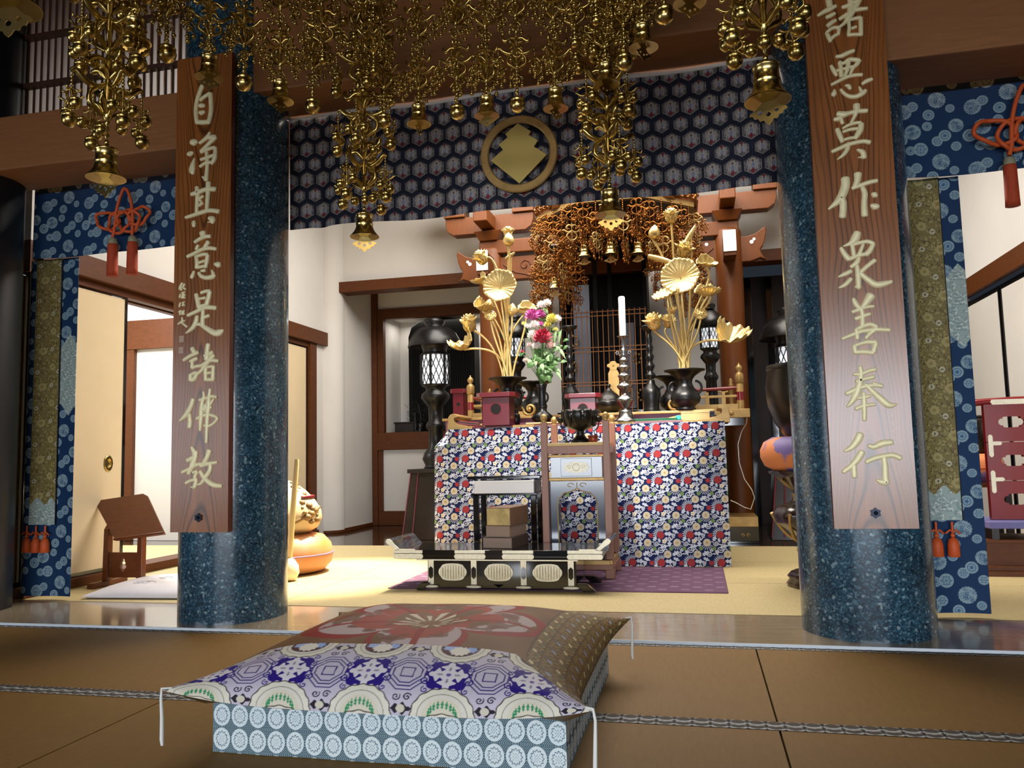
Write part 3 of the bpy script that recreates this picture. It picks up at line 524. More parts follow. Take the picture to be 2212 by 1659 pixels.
def altar_tile():
    u = 0.000546; t = Tile(0.2, 0.186, '0c1b4c', 460)
    def P(x, y): return (x*u, -y*u)
    Wc, Lf = 'dde1e9', 'cfd5e0'
    def leaf(x, y, L, w, a):
        a = math.radians(a); q = P(x, y); t.leaf(q[0], q[1], L*u*0.92, w*u*0.82, a, Lf)
        t.line([(q[0]-L*u*0.38*math.cos(a), q[1]-L*u*0.38*math.sin(a)), (q[0]+L*u*0.36*math.cos(a), q[1]+L*u*0.36*math.sin(a))], 0.0012, '7f93bd')
    for q in ((100, -15, 125, 58, -5), (-181, -42, 95, 46, -25), (-72, 44, 82, 52, 65), (-18, 66, 66, 36, -75), (108, 108, 84, 56, 85), (42, 140, 118, 46, 12), (-50, 216, 76, 50, -70), (176, 226, 104, 56, 35), (30, 190, 40, 24, 40)): leaf(*q)
    def curl(pts, w=10): t.line([P(*p) for p in pts], w*u, Wc)
    for (x, y, r, ph, d, n) in ((-55, 106, 32, 3.4, 1, 1.5), (-5, 180, 44, 0.4, -1, 1.6), (-140, 232, 38, 2.2, 1, 1.6), (106, 44, 30, 3.0, 1, 1.4), (164, 6, 26, 5.0, -1, 1.4), (70, 52, 22, 1.0, 1, 1.2), (-108, 190, 22, 4.0, -1, 1.2)):
        q = P(x, y); t.spiral(q[0], q[1], r*u, n, ph, 9*u, Wc, d)
    curl([(-84, 100), (-96, 84), (-110, 84)], 8); curl([(-25, 112), (5, 124), (30, 112)]); curl([(40, 178), (62, 172), (75, 182)]); curl([(-104, 236), (-84, 226), (-74, 240)]); curl([(130, 62), (150, 40)]); curl([(-60, 5), (-92, 5)], 6)
    for k in range(9):
        a = math.radians(62+k*15); r0 = 74
        t.leaf(r0*u*math.cos(a), r0*u*math.sin(a), 60*u, 10*u, a, 'ccd3df')
    for k in range(7):
        a = math.radians(205+k*22); q = P(-165, 110); t.leaf(q[0]+58*u*math.cos(a), q[1]+58*u*math.sin(a), 44*u, 9*u, a, 'bfc5d0')
    t.disc(0, 0, 47*u, 'a23638', 12, 0.04).ring(0, 0, 30*u, 5*u, '8f2a30', 10, 0.1, 0.6).disc(*P(-122, 5), 29*u, '9e3438', 6, 0.1)
    for (x, y) in ((-165, 95), (80, 238)):
        q = P(x, y); t.disc(q[0], q[1], 47*u, 'd3c8ae', 14, 0.05)
        for k in range(14): t.line([(q[0]+14*u*math.cos(k*0.449), q[1]+14*u*math.sin(k*0.449)), (q[0]+41*u*math.cos(k*0.449), q[1]+41*u*math.sin(k*0.449))], 0.0013, 'a3916c')
        t.disc(q[0], q[1], 13*u, 'b79a5e')
    for (x, y) in ((125, 166), (-80, 166)): t.disc(*P(x, y), 25*u, '6f8c52', 6, 0.12)
    q = P(45, 76); t.disc(q[0], q[1], 27*u, 'e9dfc8', 5, 0.2).disc(q[0], q[1], 9*u, 'b79a5e')
    return t
def roundel_tile():
    t = Tile(0.30, 0.30, '16355a', 400); rg = random.Random(3)
    for (x, y, r, s) in ((0.05, 0.05, 0.036, 0), (0.092, 0.075, 0.024, 1), (0.16, 0.03, 0.026, 2), (0.2, 0.10, 0.038, 0), (0.255, 0.055, 0.02, 1), (0.07, 0.16, 0.022, 2), (0.115, 0.165, 0.032, 1), (0.03, 0.215, 0.03, 2), (0.085, 0.25, 0.036, 0), (0.19, 0.20, 0.024, 1), (0.225, 0.225, 0.027, 2), (0.27, 0.17, 0.022, 1), (0.15, 0.275, 0.022, 2), (0.275, 0.27, 0.032, 0)):
        t.disc(x, y, r, '8ba3ad', 18 if s == 0 else 0, 0.04)
        if s == 0:
            for k in range(26):
                a, q = rg.random()*6.28, r*0.8*math.sqrt(rg.random())
                t.ring(x+q*math.cos(a), y+q*math.sin(a), r*0.15, 0.0016, '2d527a')
        elif s == 1:
            t.ring(x, y, r*0.55, r*0.14, '3d6388', 6, 0.2)
            for k in range(8): t.line([(x, y), (x+r*0.85*math.cos(k*0.785), y+r*0.85*math.sin(k*0.785))], 0.0013, '3d6388')
        else:
            t.ring(x, y, r*0.62, r*0.16, '4a7094').disc(x, y, r*0.3, '3d6388', 5, 0.3)
    return t
def goldbrocade_tile():
    t = Tile(0.14, 0.22, '7d6f42', 320); rg = random.Random(8)
    for k in range(46):
        x, y = rg.random()*0.14, rg.random()*0.22
        t.ring(x, y, 0.006+rg.random()*0.006, 0.002, '4f4526', 5, 0.15); t.ring(x+0.001, y+0.001, 0.004+rg.random()*0.004, 0.0016, 'b7a873')
    for k in range(60):
        x, y = rg.random()*0.14, rg.random()*0.22
        t.leaf(x, y, 0.018, 0.006, rg.random()*6, 'a8985f' if k % 2 else '57492a')
    for (x, y, r) in ((0.035, 0.05, 0.021), (0.11, 0.15, 0.024)): t.disc(x, y, r, 'a39663', 9, 0.08).disc(x, y, r*0.4, '8d7a45', 5, 0.2)
    for (x, y) in ((0.08, 0.02), (0.03, 0.16)):
        t.disc(x, y, 0.013, 'cfc8a8')
        for k in range(8): t.line([(x, y), (x+0.013*math.cos(k*0.785), y+0.013*math.sin(k*0.785))], 0.002, '4a4026')
    return t
def palebrocade_tile():
    t = Tile(0.12, 0.12, '9fb0ab', 200); rg = random.Random(5)
    for k in range(30):
        x, y = rg.random()*0.12, rg.random()*0.12
        t.ring(x, y, 0.006+rg.random()*0.008, 0.0022, '6f8586', 5, 0.2); t.leaf(x+0.01, y, 0.02, 0.007, rg.random()*6, 'cdd6cf')
    return t
def wheel_tile():
    s = 0.0553; t = Tile(s, s, '1c3d4e', 300); c = s/2
    for k in range(-6, 7):
        t.line([(k*0.0055, -0.001), (k*0.0055+s, s+0.001)], 0.0007, 'a9c0c6'); t.line([(k*0.0055+s, -0.001), (k*0.0055, s+0.001)], 0.0007, 'a9c0c6')
    t.disc(c, c, 0.0262, 'd3dfe2'); t.ring(c, c, 0.0262, 0.0012, '2c5263')
    t.ring(c, c, 0.0165, 0.0013, '27506a', 12, 0.10).ring(c, c, 0.0148, 0.0009, '27506a', 12, 0.12)
    for i in range(-3, 4):
        for j in range(-3, 4):
            if i*i+j*j <= 8 and (i+j) % 2 == 0: t.disc(c+i*0.0033, c+j*0.0033, 0.00095, '27506a')
    return t
T_hex, T_altar, T_round, T_goldb, T_pale, T_wheel = hexcrane_tile(), altar_tile(), roundel_tile(), goldbrocade_tile(), palebrocade_tile(), wheel_tile()
M_brocade = pattern_mat('woven_silk_brocade', 0.7, 0.22, 700, sheen=0.0, spec=0.2)
M_satin = pattern_mat('satin_brocade', 0.6, 0.2, 900, sheen=0.0, spec=0.2)

# valance across the middle bay
cl = thing('brocade_valance', 'wide navy brocade valance woven with hexagons hung between the two granite columns', 'curtain', (-0.85, 3.96, 2.06))
nu, nv = 1150, 300
U, V = np.meshgrid(np.linspace(-1.31, 1.31, nu), np.linspace(0, 0.625, nv), indexing='ij')
wav = 0.012*np.sin(U*9.0)+0.02*np.exp(-((U+1.12)/0.05)**2)
Y = wav*(1.2-V)+0.03*np.clip(-(U+1.08), 0, 1)
figure_sheet('valance_cloth', np.stack([U, Y, V+0.006*np.sin(U*5+1)], -1), T_hex.at(U+0.02, V-0.012), M_brocade, cl, solid=0.003)
MB().sheet([[(u, 0.012*math.sin(u*9)*0.57-0.004, z+0.006*math.sin(u*5+1)) for z in (0.622, 0.648)] for u in np.linspace(-1.31, 1.31, 80)]).build('hem_band', mat('white_hem_linen', 'd9d4cc', 0.9), cl, solid=0.004)
# crest: a ring round three stacked lozenges
cr = thing('crest_emblem', 'gold ring crest with three stacked lozenges fixed on the navy valance', 'emblem', (-0.838, 3.925, 2.337))
q = MB(); n = 96
q.sheet([[(r*math.cos(2*math.pi*k/n), yy, r*math.sin(2*math.pi*k/n)) for (r, yy) in ((0.162, 0.012), (0.162, 0.0), (0.168, -0.004), (0.198, -0.004), (0.204, 0.0), (0.204, 0.012))] for k in range(n)], closed_u=True, smooth=False)
q.build('crest_ring', M_goldpaint, cr)
s = 0.1415/36*0.98
px = [(0, 260), (109, 180), (90, 150), (167, 95), (132, 45), (240, -35), (0, -258)]
sc = 0.000618
poly = [(x*sc, z*sc) for x, z in px]+[(-x*sc, z*sc) for x, z in px[-2:0:-1]]
MB().prism(poly, -0.006, 0.010).build('crest_lozenges', mat('satin_gold_plate', 'cdb568', 0.4, metal=0.35), cr, bev=0.002)

# side valances and the long banners
def side_valance(x0, x1, label):
    nu, nv = int((x1-x0)*420), 210
    o = thing('medallion_valance', label, 'curtain', ((x0+x1)/2, 4.02, 2.045)); w = (x1-x0)/2
    U, V = np.meshgrid(np.linspace(-w, w, nu), np.linspace(0, 0.46, nv), indexing='ij')
    Y = 0.008*np.sin(U*11)*(1.2-V)
    figure_sheet('valance_cloth', np.stack([U, Y, V+0.004*np.sin(U*6)], -1), T_round.at(U+(0 if x0 < -2 else 0.07), V+0.03), M_brocade, o, solid=0.003)
    return o
side_valance(-3.9, -2.62, 'blue roundel valance behind the knotted orange cord, above the bookstand')
side_valance(0.98, 2.3, 'blue roundel valance beside the board that begins with the character for various')
M_darkcord = mat('black_piping', '14120f', 0.6)
def tassel(root, x, y, z, s=1.0):
    t = MB(); t.lathe([(0.004*s, 0.0), (0.020*s, -0.010*s), (0.026*s, -0.035*s), (0.027*s, -0.085*s), (0.024*s, -0.088*s)], 14, (x, y, z), ribs=7, amp=0.04)
    o = t.build('tassel', M_cord, root)
    k = MB().ball((x, y, z+0.008*s), 0.011*s, 10).tube([(x, y, z+0.012*s), (x, y, z+0.07*s)], 0.006*s, 6)
    k.tube([(x-0.03*s, y-0.004, z+0.018*s), (x-0.012*s, y-0.008, z+0.034*s), (x, y-0.006, z+0.022*s), (x+0.012*s, y-0.008, z+0.034*s), (x+0.03*s, y-0.004, z+0.016*s)], 0.005*s, 6)
    k.build('bow_cord', M_cord, o); return o
def banner(x0, x1, gx0, gx1, tri, tass, label, flip=False, y=4.1, top=2.06):
    w = x1-x0; nu, nv = int(w*420)+2, 860
    root = thing('hanging_banner', label, 'banner', (x0+w/2, y, 0.02))
    U, V = np.meshgrid(np.linspace(-w/2, w/2, nu), np.linspace(0, top-0.02, nv), indexing='ij')
    C = T_round.at(U+0.11, V+0.02)
    Y = 0.010*np.sin(U*16+0.5)*(1.0-V/4)
    if tri:                                                     # grey brocade gusset
        cx, cz, r = tri; k = (np.abs(U-cx)+np.abs(V-cz)*0.8 < r)[..., None]; C = np.where(k, T_pale.at(U, V), C)
    figure_sheet('banner_cloth', np.stack([U, Y, V], -1), C, M_brocade, root, solid=0.003)
    a, b2 = gx0-x0-w/2, gx1-x0-w/2; nu = int((b2-a)*420)
    U, V = np.meshgrid(np.linspace(a, b2, nu), np.linspace(0.42, top-0.02, 700), indexing='ij')
    C = np.where((V < 0.56+0.02*np.sin(U*70))[..., None], T_pale.at(U, V), T_goldb.at(U+0.03, V))
    Y = 0.010*np.sin(U*16+0.5)*(1.0-V/4)-0.008-0.006*np.cos((U-a)/(b2-a)*math.pi*2)
    o = figure_sheet('gold_brocade_strip', np.stack([U, Y, V], -1), C, M_satin, root, solid=0.003); o['label'] = 'gold brocade centre strip'
    MB().tube([(b2+0.002, -0.004, 0.42), (b2+0.002, -0.004, top-0.02)], 0.0035, 5).build('strip_piping', M_darkcord, root)
    for tx in tass: tassel(root, tx-x0-w/2, -0.022, 0.345)
    return root
banner(-3.985, -3.645, -3.93, -3.762, (0.12, 1.32, 0.2), (-3.94, -3.875, -3.81), 'blue banner with gold strip and three red tassels beside the dark column')
banner(-2.83, -2.40, -2.76, -2.56, None, (-2.735, -2.6), 'blue banner mostly hidden behind the granite column beside the white floor cushion', top=1.9)
banner(0.9, 1.26, 0.98, 1.168, (0.15, 1.42, 0.16), (1.05, 1.118), 'blue banner with gold strip and two red tassels beside the red lacquer rack')

# agemaki cord knots
def knot(x, z, s, y, label):
    root = thing('knotted_cord', label, 'cord', (x, y, z))
    # a photo-scaled curve of the knot, millimetres about its centre
    path = [(-62,-92),(-50,-50),(-46,0),(-40,60),(-22,130),(4,192),(20,198),(38,180),(60,120),(72,50),(76,0),(74,-50),(74,-92)]
    def ell(cx, cz, rx, rz, rot, n=40):
        c, q = math.cos(rot), math.sin(rot)
        return [(cx+rx*math.cos(6.2832*k/n)*c-rz*math.sin(6.2832*k/n)*q, cz+rx*math.cos(6.2832*k/n)*q+rz*math.sin(6.2832*k/n)*c) for k in range(n)]
    loops = [ell(-104, 14, 82, 50, -0.30), ell(112, 26, 74, 50, 0.30), ell(-22, 0, 76, 64, 0.35), ell(44, 2, 76, 66, -0.35)]
    def sm(P, n=5):
        out = []
        for i in range(len(P)-1):
            p0, p1, p2, p3 = P[max(0, i-1)], P[i], P[i+1], P[min(len(P)-1, i+2)]
            for k in range(n):
                t = k/n
                out.append(tuple(0.5*((2*p1[j])+(-p0[j]+p2[j])*t+(2*p0[j]-5*p1[j]+4*p2[j]-p3[j])*t*t+(-p0[j]+3*p1[j]-3*p2[j]+p3[j])*t**3) for j in (0, 1)))
        return out+[P[-1]]
    m = MB()
    q = sm(path, 6); m.tube([(a*s*0.001, -0.016, b_*s*0.001) for a, b_ in q], 0.0092*s, 8)
    for kk, L in enumerate(loops):
        m.tube([(a*s*0.001, -0.012+0.010*math.sin(i*0.63+kk*1.6), b_*s*0.001) for i, (a, b_) in enumerate(L)], 0.0092*s, 8, closed=True)
    m.build('cord_loops', M_cord, root)
    for tx in (-62, 74):
        t = MB().lathe([(0.012, 0.0), (0.026, -0.004), (0.028, -0.02), (0.030, -0.16), (0.031, -0.195), (0.0, -0.19)], 20, (tx*s*0.001, -0.012, -0.128*s), ribs=10, amp=0.02)
        o = t.build('tassel', M_tassel, root)
        MB().lathe([(0.010, 0.034), (0.022, 0.026), (0.026, 0.0), (0.024, -0.004)], 18, (tx*s*0.001, -0.012, -0.128*s)).build('tassel_cap', mat('grey_thread_cap', '8d8a70', 0.6) if 'grey_thread_cap' not in bpy.data.materials else bpy.data.materials['grey_thread_cap'], o)
    return root
knot(at(262, 478, 3.95).x, at(262, 478, 3.95).z, 0.98, 3.97, 'orange cord tied in a looped knot with two tassels above the bookstand')
knot(at(2213, 285, 3.95).x, at(2213, 285, 3.95).z, 1.1, 3.97, 'orange looped cord with tassel hanging above the red lacquer rack')
# ---------------------------------------------------------------- carved boards on the columns
M_gilt = mat('carved_gilt_lettering', 'eee4b6', 0.45, metal=0.1, var=0.12, vscale=60)
M_board = pattern_mat('zelkova_board', 0.26, 0.12, 260, spec=0.6, coat=0.25)
M_boardside = mat('board_edge_wood', '5a2410', 0.4, var=0.3, vscale=8, stretch=(4, 4, 1))
def stroke(mb, flat):
    p = [(flat[i]/1000, flat[i+1]/1000, flat[i+2]/1000) for i in range(0, len(flat), 3)]
    q = []
    for i in range(len(p)-1):
        p0, p1, p2, p3 = p[max(0, i-1)], p[i], p[i+1], p[min(len(p)-1, i+2)]
        for k in range(4):
            t = k/4; q.append(tuple(0.5*((2*p1[j])+(-p0[j]+p2[j])*t+(2*p0[j]-5*p1[j]+4*p2[j]-p3[j])*t*t+(-p0[j]+3*p1[j]-3*p2[j]+p3[j])*t**3) for j in range(3)))
    q.append(p[-1])
    def ext(a, b, k):
        d = math.hypot(a[0]-b[0], a[1]-b[1]) or 1.0; e = a[2]*k
        return (a[0]+(a[0]-b[0])/d*e, a[1]+(a[1]-b[1])/d*e)
    rows = []
    full = [ext(q[0], q[1], 0.30)+(q[0][2]*0.45,), ext(q[0], q[1], 0.14)+(q[0][2]*0.85,)]+q+[ext(q[-1], q[-2], 0.14)+(q[-1][2]*0.85,), ext(q[-1], q[-2], 0.30)+(q[-1][2]*0.45,)]
    for i, (x, z, w) in enumerate(full):
        a, b = full[max(0, i-1)], full[min(len(full)-1, i+1)]
        d = math.hypot(b[0]-a[0], b[1]-a[1]) or 1.0; nx, nz = -(b[1]-a[1])/d, (b[0]-a[0])/d
        h = min(0.009, 0.004+0.25*w)
        if i in (0, len(full)-1): h *= 0.4
        w *= 1.22
        rows.append([(x+nx*w*s, -h*g, z+nz*w*s) for s, g in ((-0.5, -0.1), (-0.42, 0.65), (-0.12, 1.0), (0.12, 1.0), (0.42, 0.65), (0.5, -0.1))])
    mb.sheet(rows)
def board(x, chars, label, names, z0, z1, zc, seals=False):
    root = thing('inscribed_board', label, 'sign', (x, 3.494, 0))
    w = 0.158
    MB().box(-w, w, 0.001, 0.034, z0, z1).build('board', M_boardside, root)
    U, V = np.meshgrid(np.linspace(-w, w, 190), np.linspace(z0, z1, 1250), indexing='ij')
    n1 = fuzz(U+3, V*0.3+1, 14, 1)-0.5; n2 = fuzz(U+3, V+1, 5, 2)-0.5; n3 = fuzz(U*1.0+2, V*0.05, 260, 3)
    X = U+0.02*n2-0.004; Lf = ((V-zc)/0.42)**2-(X/0.042)**2
    sft = np.sign(Lf)*np.sqrt(np.abs(Lf))*1.9+n1*0.7+0.35*n2
    fr = np.abs((sft % 1.0)-0.5); lines = np.exp(-((fr)/0.14)**2)*np.where(np.abs(U) < 0.10, 0.8, 0.45)
    base = np.array(lin('8f5526'))[None, None]*(0.86+0.28*fuzz(U, V*0.12, 30, 6))[..., None]*(0.88+0.2*n3)[..., None]
    C = base*(1-0.85*lines[..., None])
    figure_sheet('board_face', np.stack([U, np.zeros(U.shape), V], -1), C, M_board, root)
    for ch, nm in zip(chars, names):
        mb = MB()
        for s in ch: stroke(mb, s)
        o = mb.build('carved_character', M_gilt, root); o['label'] = 'raised gilt character for '+nm
    if seals:
        for sx, sz in ((-0.109, 1.403), (-0.110, 1.346)):
            m = MB().box(sx-0.014, sx+0.014, -0.0025, 0.002, sz-0.016, sz+0.016)
            for k in range(4):
                m.box(sx-0.012+k*0.0065, sx-0.0085+k*0.0065, -0.004, -0.002, sz-0.012+0.004*(k % 2), sz+0.012-0.003*(k % 3))
            m.build('seal_mark', mat('pale_seal_paint', 'b59a86', 0.6) if 'pale_seal_paint' not in bpy.data.materials else bpy.data.materials['pale_seal_paint'], root)
    nz = 0.52; st = MB()
    st.prism([((0.022 if k % 2 == 0 else 0.0165)*math.cos(math.pi/6*k+math.pi/2), nz+(0.022 if k % 2 == 0 else 0.0165)*math.sin(math.pi/6*k+math.pi/2)) for k in range(12)], -0.008, 0.002)
    st.ball((0, -0.009, nz), 0.008, 10)
    st.build('nail_cover', mat('dark_blue_iron', '0b1626', 0.3, metal=0.6) if 'dark_blue_iron' not in bpy.data.materials else bpy.data.materials['dark_blue_iron'], root)
    return root
board(-2.381, KANJI_LEFT, 'long wooden board with eight gilt characters and a small signature, by the bookstand',
      ('self', 'purify', 'that', 'thought', 'this is', 'all', 'buddha', 'teaching', 'the signature'), 0.449, 2.865, 1.62, True)
board(0.681, KANJI_RIGHT, 'long wooden board with eight gilt characters on the granite column beside the drum stand',
      ('various', 'evil', 'do not', 'make', 'many', 'good', 'offer', 'conduct'), 0.457, 2.93, 1.75)

# ---------------------------------------------------------------- platform and brocade cushion
pf = thing('cushion_platform', 'low square platform covered in white wheel patterned cloth under the big brocade cushion', 'platform', (-0.845, 2.5, -0.012))
px0, px1, py0, py1, ph = -0.494, 0.494, -0.46, 0.48, 0.137
MB().box(px0+0.002, px1-0.002, py0+0.002, py1, 0, ph-0.002).build('platform_body', mat('platform_side_cloth', '24485a', 0.8), pf)
U, V = np.meshgrid(np.linspace(px0, px1, 900), np.linspace(0, ph, 126), indexing='ij')
sag = 0.0015*np.sin(U*23)
figure_sheet('front_cloth', np.stack([U, np.full(U.shape, py0)+sag, V], -1), T_wheel.at(U-px0, (V-0.004)*0.87), M_brocade, pf)
U, V = np.meshgrid(np.linspace(py0, py1, 420), np.linspace(0, ph, 80), indexing='ij')
figure_sheet('side_cloth', np.stack([np.full(U.shape, px1), U, V], -1), T_wheel.at(U-py0, (V-0.004)*0.87), M_brocade, pf)

def border_tile():
    t = Tile(0.19, 0.30, 'bdb7c6', 420); Pp, Dk = '2b1a78', '1c1424'
    c = 0.095
    for yy in (0.115,):
        for r in (0.052, 0.042, 0.033): # eight-sided frames
            dx, dy = t.d(c, yy); dx = np.abs(dx); dy = np.abs(dy)
            q = np.maximum(np.maximum(dx, dy), (dx+dy)*0.7071*1.06); t.put(np.abs(q-r)-0.0016, '3a2a72')
        dx, dy = t.d(c, yy); q = np.maximum(np.abs(dx), np.abs(dy)); t.put(np.abs(q-0.0145)-0.0016, '3a2a72')
        t.disc(0.0, yy, 0.05, 'c7c1d4')
        for k in range(4):
            a = math.pi/4+k*math.pi/2; t.leaf(0.026*math.cos(a), yy+0.026*math.sin(a), 0.066, 0.064, a, Pp)
        for k in range(4):
            a = k*math.pi/2; t.leaf(0.022*math.cos(a), yy+0.022*math.sin(a), 0.048, 0.034, a, 'd6d1d8').leaf(0.02*math.cos(a), yy+0.02*math.sin(a), 0.016, 0.006, a, '8d8791')
        t.disc(0, yy, 0.0055, '6a559c')
        for sx in (-1, 1):
            for sy in (-1, 1):
                t.spiral(sx*0.05, yy+sy*0.022, 0.011, 1.3, 1.0*sx, 0.0032, Pp, sy); t.spiral(sx*0.046, yy+sy*0.048, 0.009, 1.2, 2.0, 0.0028, Pp, -sy)
    for (x, y) in ((c, 0.045), (c, 0.185)):
        for s in (-1, 1): t.spiral(x+s*0.013, y, 0.010, 1.3, 0.5, 0.003, '241a3a', s)
        t.leaf(x, y-0.028 if y < 0.1 else y+0.03, 0.05, 0.024, 0.0, Dk).disc(x, y-0.028 if y < 0.1 else y+0.03, 0.010, 'c9c3b2')
    # round medallions along the lower and upper edges
    for (cy, up) in ((0.0, True), (0.235, False)):
        t.disc(0, cy, 0.074, '4a4038', 16, 0.015).disc(0, cy, 0.071, 'd8d4c6', 16, 0.02).disc(0, cy, 0.058, '8d8672').disc(0, cy, 0.056, 'd3cfc4')
        if up:
            t.disc(0, cy, 0.046, 'cfc9b4')
            for k in range(11):
                a = k*math.pi/10; t.leaf(0.032*math.cos(a), cy+0.034*math.sin(a)*0.9, 0.022, 0.006, 1.57, '2f8a5c')
        else:
            t.disc(0, cy, 0.047, '4a3238')
            t.disc(-0.02, cy-0.004, 0.019, '9fb2dc', 9, 0.12).disc(0.026, cy-0.008, 0.015, '8fa8dc', 7, 0.15).disc(0.002, cy-0.018, 0.023, 'ded8cc', 11, 0.1)
            t.disc(-0.03, cy-0.024, 0.008, '5a2a2e', 5, 0.2)
    return t
T_border = border_tile()
def scale_tile():
    t = Tile(0.09, 0.08, '4d3a1c', 260)
    for j in range(4):
        for i in range(3):
            x = i*0.03+(0.015 if j % 2 else 0); y = 0.08-j*0.02
            t.disc(x, y, 0.0165, '3a2a12').disc(x, y+0.001, 0.0145, '8a7444' if (i+j) % 3 else '6a5b45').disc(x, y+0.004, 0.009, '6a4c22', 5, 0.15)
    t.leaf(0.02, 0.03, 0.03, 0.012, 0.4, 'c9bd8c').leaf(0.065, 0.06, 0.03, 0.012, 0.6, '8f96b0').disc(0.07, 0.02, 0.005, '2f6a42')
    return t
T_scale = scale_tile()
cu = thing('brocade_cushion', 'large square brocade cushion with purple and white front border and red flower top', 'cushion', (-0.845, 2.475, 0.125))
nu, nv = 720, 520
s = np.linspace(-1, 1, nu); us = np.sign(s)*(1-(1-np.abs(s))**1.7); s = np.linspace(-1, 1, nv); vs = np.sign(s)*(1-(1-np.abs(s))**1.9)
U, V = np.meshgrid(us, vs, indexing='ij')
hu = np.clip(1-np.abs(U)**3.0, 0, 1)**0.45; hv = np.clip(1-np.abs(V)**3.2, 0, 1)**0.48
cor = (U*V)**2
X = U*(0.508+0.07*V**4-0.0); Yc = V*(0.492+0.05*U**4)
Z = 0.004+0.150*hu*hv+0.050*cor**2+0.006*np.sin(X*17+1)*hu*hv*np.abs(V)**3
R2 = X**2+(Yc+0.02)**2
Z -= 0.018*np.exp(-R2/0.012)
Z += 0.010*np.exp(-((np.abs(X)-0.26)/0.1)**2-((Yc)/0.3)**2)
# distance along the surface from the front and side seams
jm = nu//2; D = np.concatenate([[0], np.cumsum(np.hypot(np.diff(Yc[jm]), np.diff(Z[jm])))])[None, :]*np.ones((nu, 1))
im = nv//2; E = np.concatenate([[0], np.cumsum(np.hypot(np.diff(X[:, im]), np.diff(Z[:, im])))])[:, None]*np.ones((1, nv)); ER = E[-1]-E; DB = D[:, -1:]-D
front = T_border.at((X+0.035)*0.85, D*0.98)
side = T_scale.at(Yc, ER*1.0)
th = np.arctan2(Yc+0.02, X); r = np.sqrt(X**2+((Yc+0.02)*1.0)**2)
nz = fuzz(X+2, Yc+2, 11, 9); nz2 = fuzz(X+2, Yc+2, 30, 10)
top = np.array(lin('74502e'))*np.ones(X.shape+(1,))*(0.8+0.4*nz)[..., None]
def mixin(C, mask, col, a=1.0):
    k = (np.clip(mask, 0, 1)*a)[..., None]; return C*(1-k)+np.array(lin(col))*k
ph = th*2.5+0.4; pet = 0.37*(0.55+0.45*np.abs(np.cos(ph))**0.6)
top = mixin(top, (np.abs(r-pet*0.80) < 0.05)*(nz > 0.42), 'b3a2a4')
top = mixin(top, (np.abs(r-pet*0.72) < 0.035)*(nz2 > 0.55), '7d5b50')
top = mixin(top, (np.abs(r-pet*0.52) < 0.05)*(nz > 0.5), 'a03a2a', 0.85)
top = mixin(top, np.clip((0.016+0.012*nz-np.abs(r-pet))/0.003, 0, 1), '8a150f')
top = mixin(top, np.clip((0.012-np.abs(np.sin((th*2.5+0.4)))*r*0.4)/0.003, 0, 1)*(r < pet)*(r > 0.07), '8a1a12')
ray = np.clip((np.cos(th*13)-0.1)/0.2, 0, 1)*(r > 0.035)*(r < 0.10+0.02*np.cos(th*5))
top = mixin(top, ray, 'c8bda6')
top = mixin(top, (nz2 > 0.8)*(r < 0.33), '6a3a26', 0.7)
C = top
fb, sb = 0.245, 0.205
C = np.where(((ER < sb) & (ER < D*0.95))[..., None], side, C)
C = np.where(((E < sb*0.8) & (E < D*0.9))[..., None], T_scale.at(Yc+0.03, E), C)
C = np.where((DB < 0.16)[..., None]*(DB < np.minimum(E, ER))[..., None], T_scale.at(X, DB), C)
C = np.where(((D < fb) & (D < ER*1.06) & (D < E*1.25+0.02))[..., None], front, C)
seam = np.minimum(np.abs(D-ER*1.06)+9*(D > fb), 9)
C = C*(1-0.8*np.exp(-(seam/0.0022)**2))[..., None]
C = C*(1-0.6*np.exp(-((ER-sb)/0.003)**2)*(D > fb))[..., None]
figure_sheet('brocade_cover', np.stack([X, Yc, Z], -1), C, M_satin, cu)
lo = MB(); ring = []
uu = np.linspace(-1, 1, 31)
edge = [(u, -1) for u in uu]+[(1, v) for v in uu[1:]]+[(-u, 1) for u in uu[1:]]+[(-1, -v) for v in uu[1:-1]]
out = [(u*(0.508+0.07*v**4), v*(0.492+0.05*u**4), 0.004+0.05*(u*v)**4) for u, v in edge]; inn = [(x*0.86, y*0.86, 0.001) for x, y, z in out]
lo.sheet([[a, b] for a, b in zip(out, inn)], closed_u=True); lo.add(inn, [tuple(range(len(inn)))[::-1]])
lo.build('cushion_underside', mat('cushion_underside_silk', '6b5228', 0.6), cu)
for (sx, sy) in ((-1, -1), (1, -1), (1, 1)):
    x, y = sx*0.578, sy*0.542
    MB().tube([(x-sx*0.02, y-sy*0.015, 0.056), (x, y, 0.058), (x+sx*0.004, y-0.004*sy, 0.03), (x+sx*0.002, y-0.006*sy, -0.02), (x, y-0.004*sy, -0.075), (x+0.002, y-0.004*sy, -0.09)], [0.003, 0.0035, 0.004, 0.005, 0.0055, 0.004], 8).build('corner_tassel', mat('white_silk_cord', 'd9d9d4', 0.6) if 'white_silk_cord' not in bpy.data.materials else bpy.data.materials['white_silk_cord'], cu)

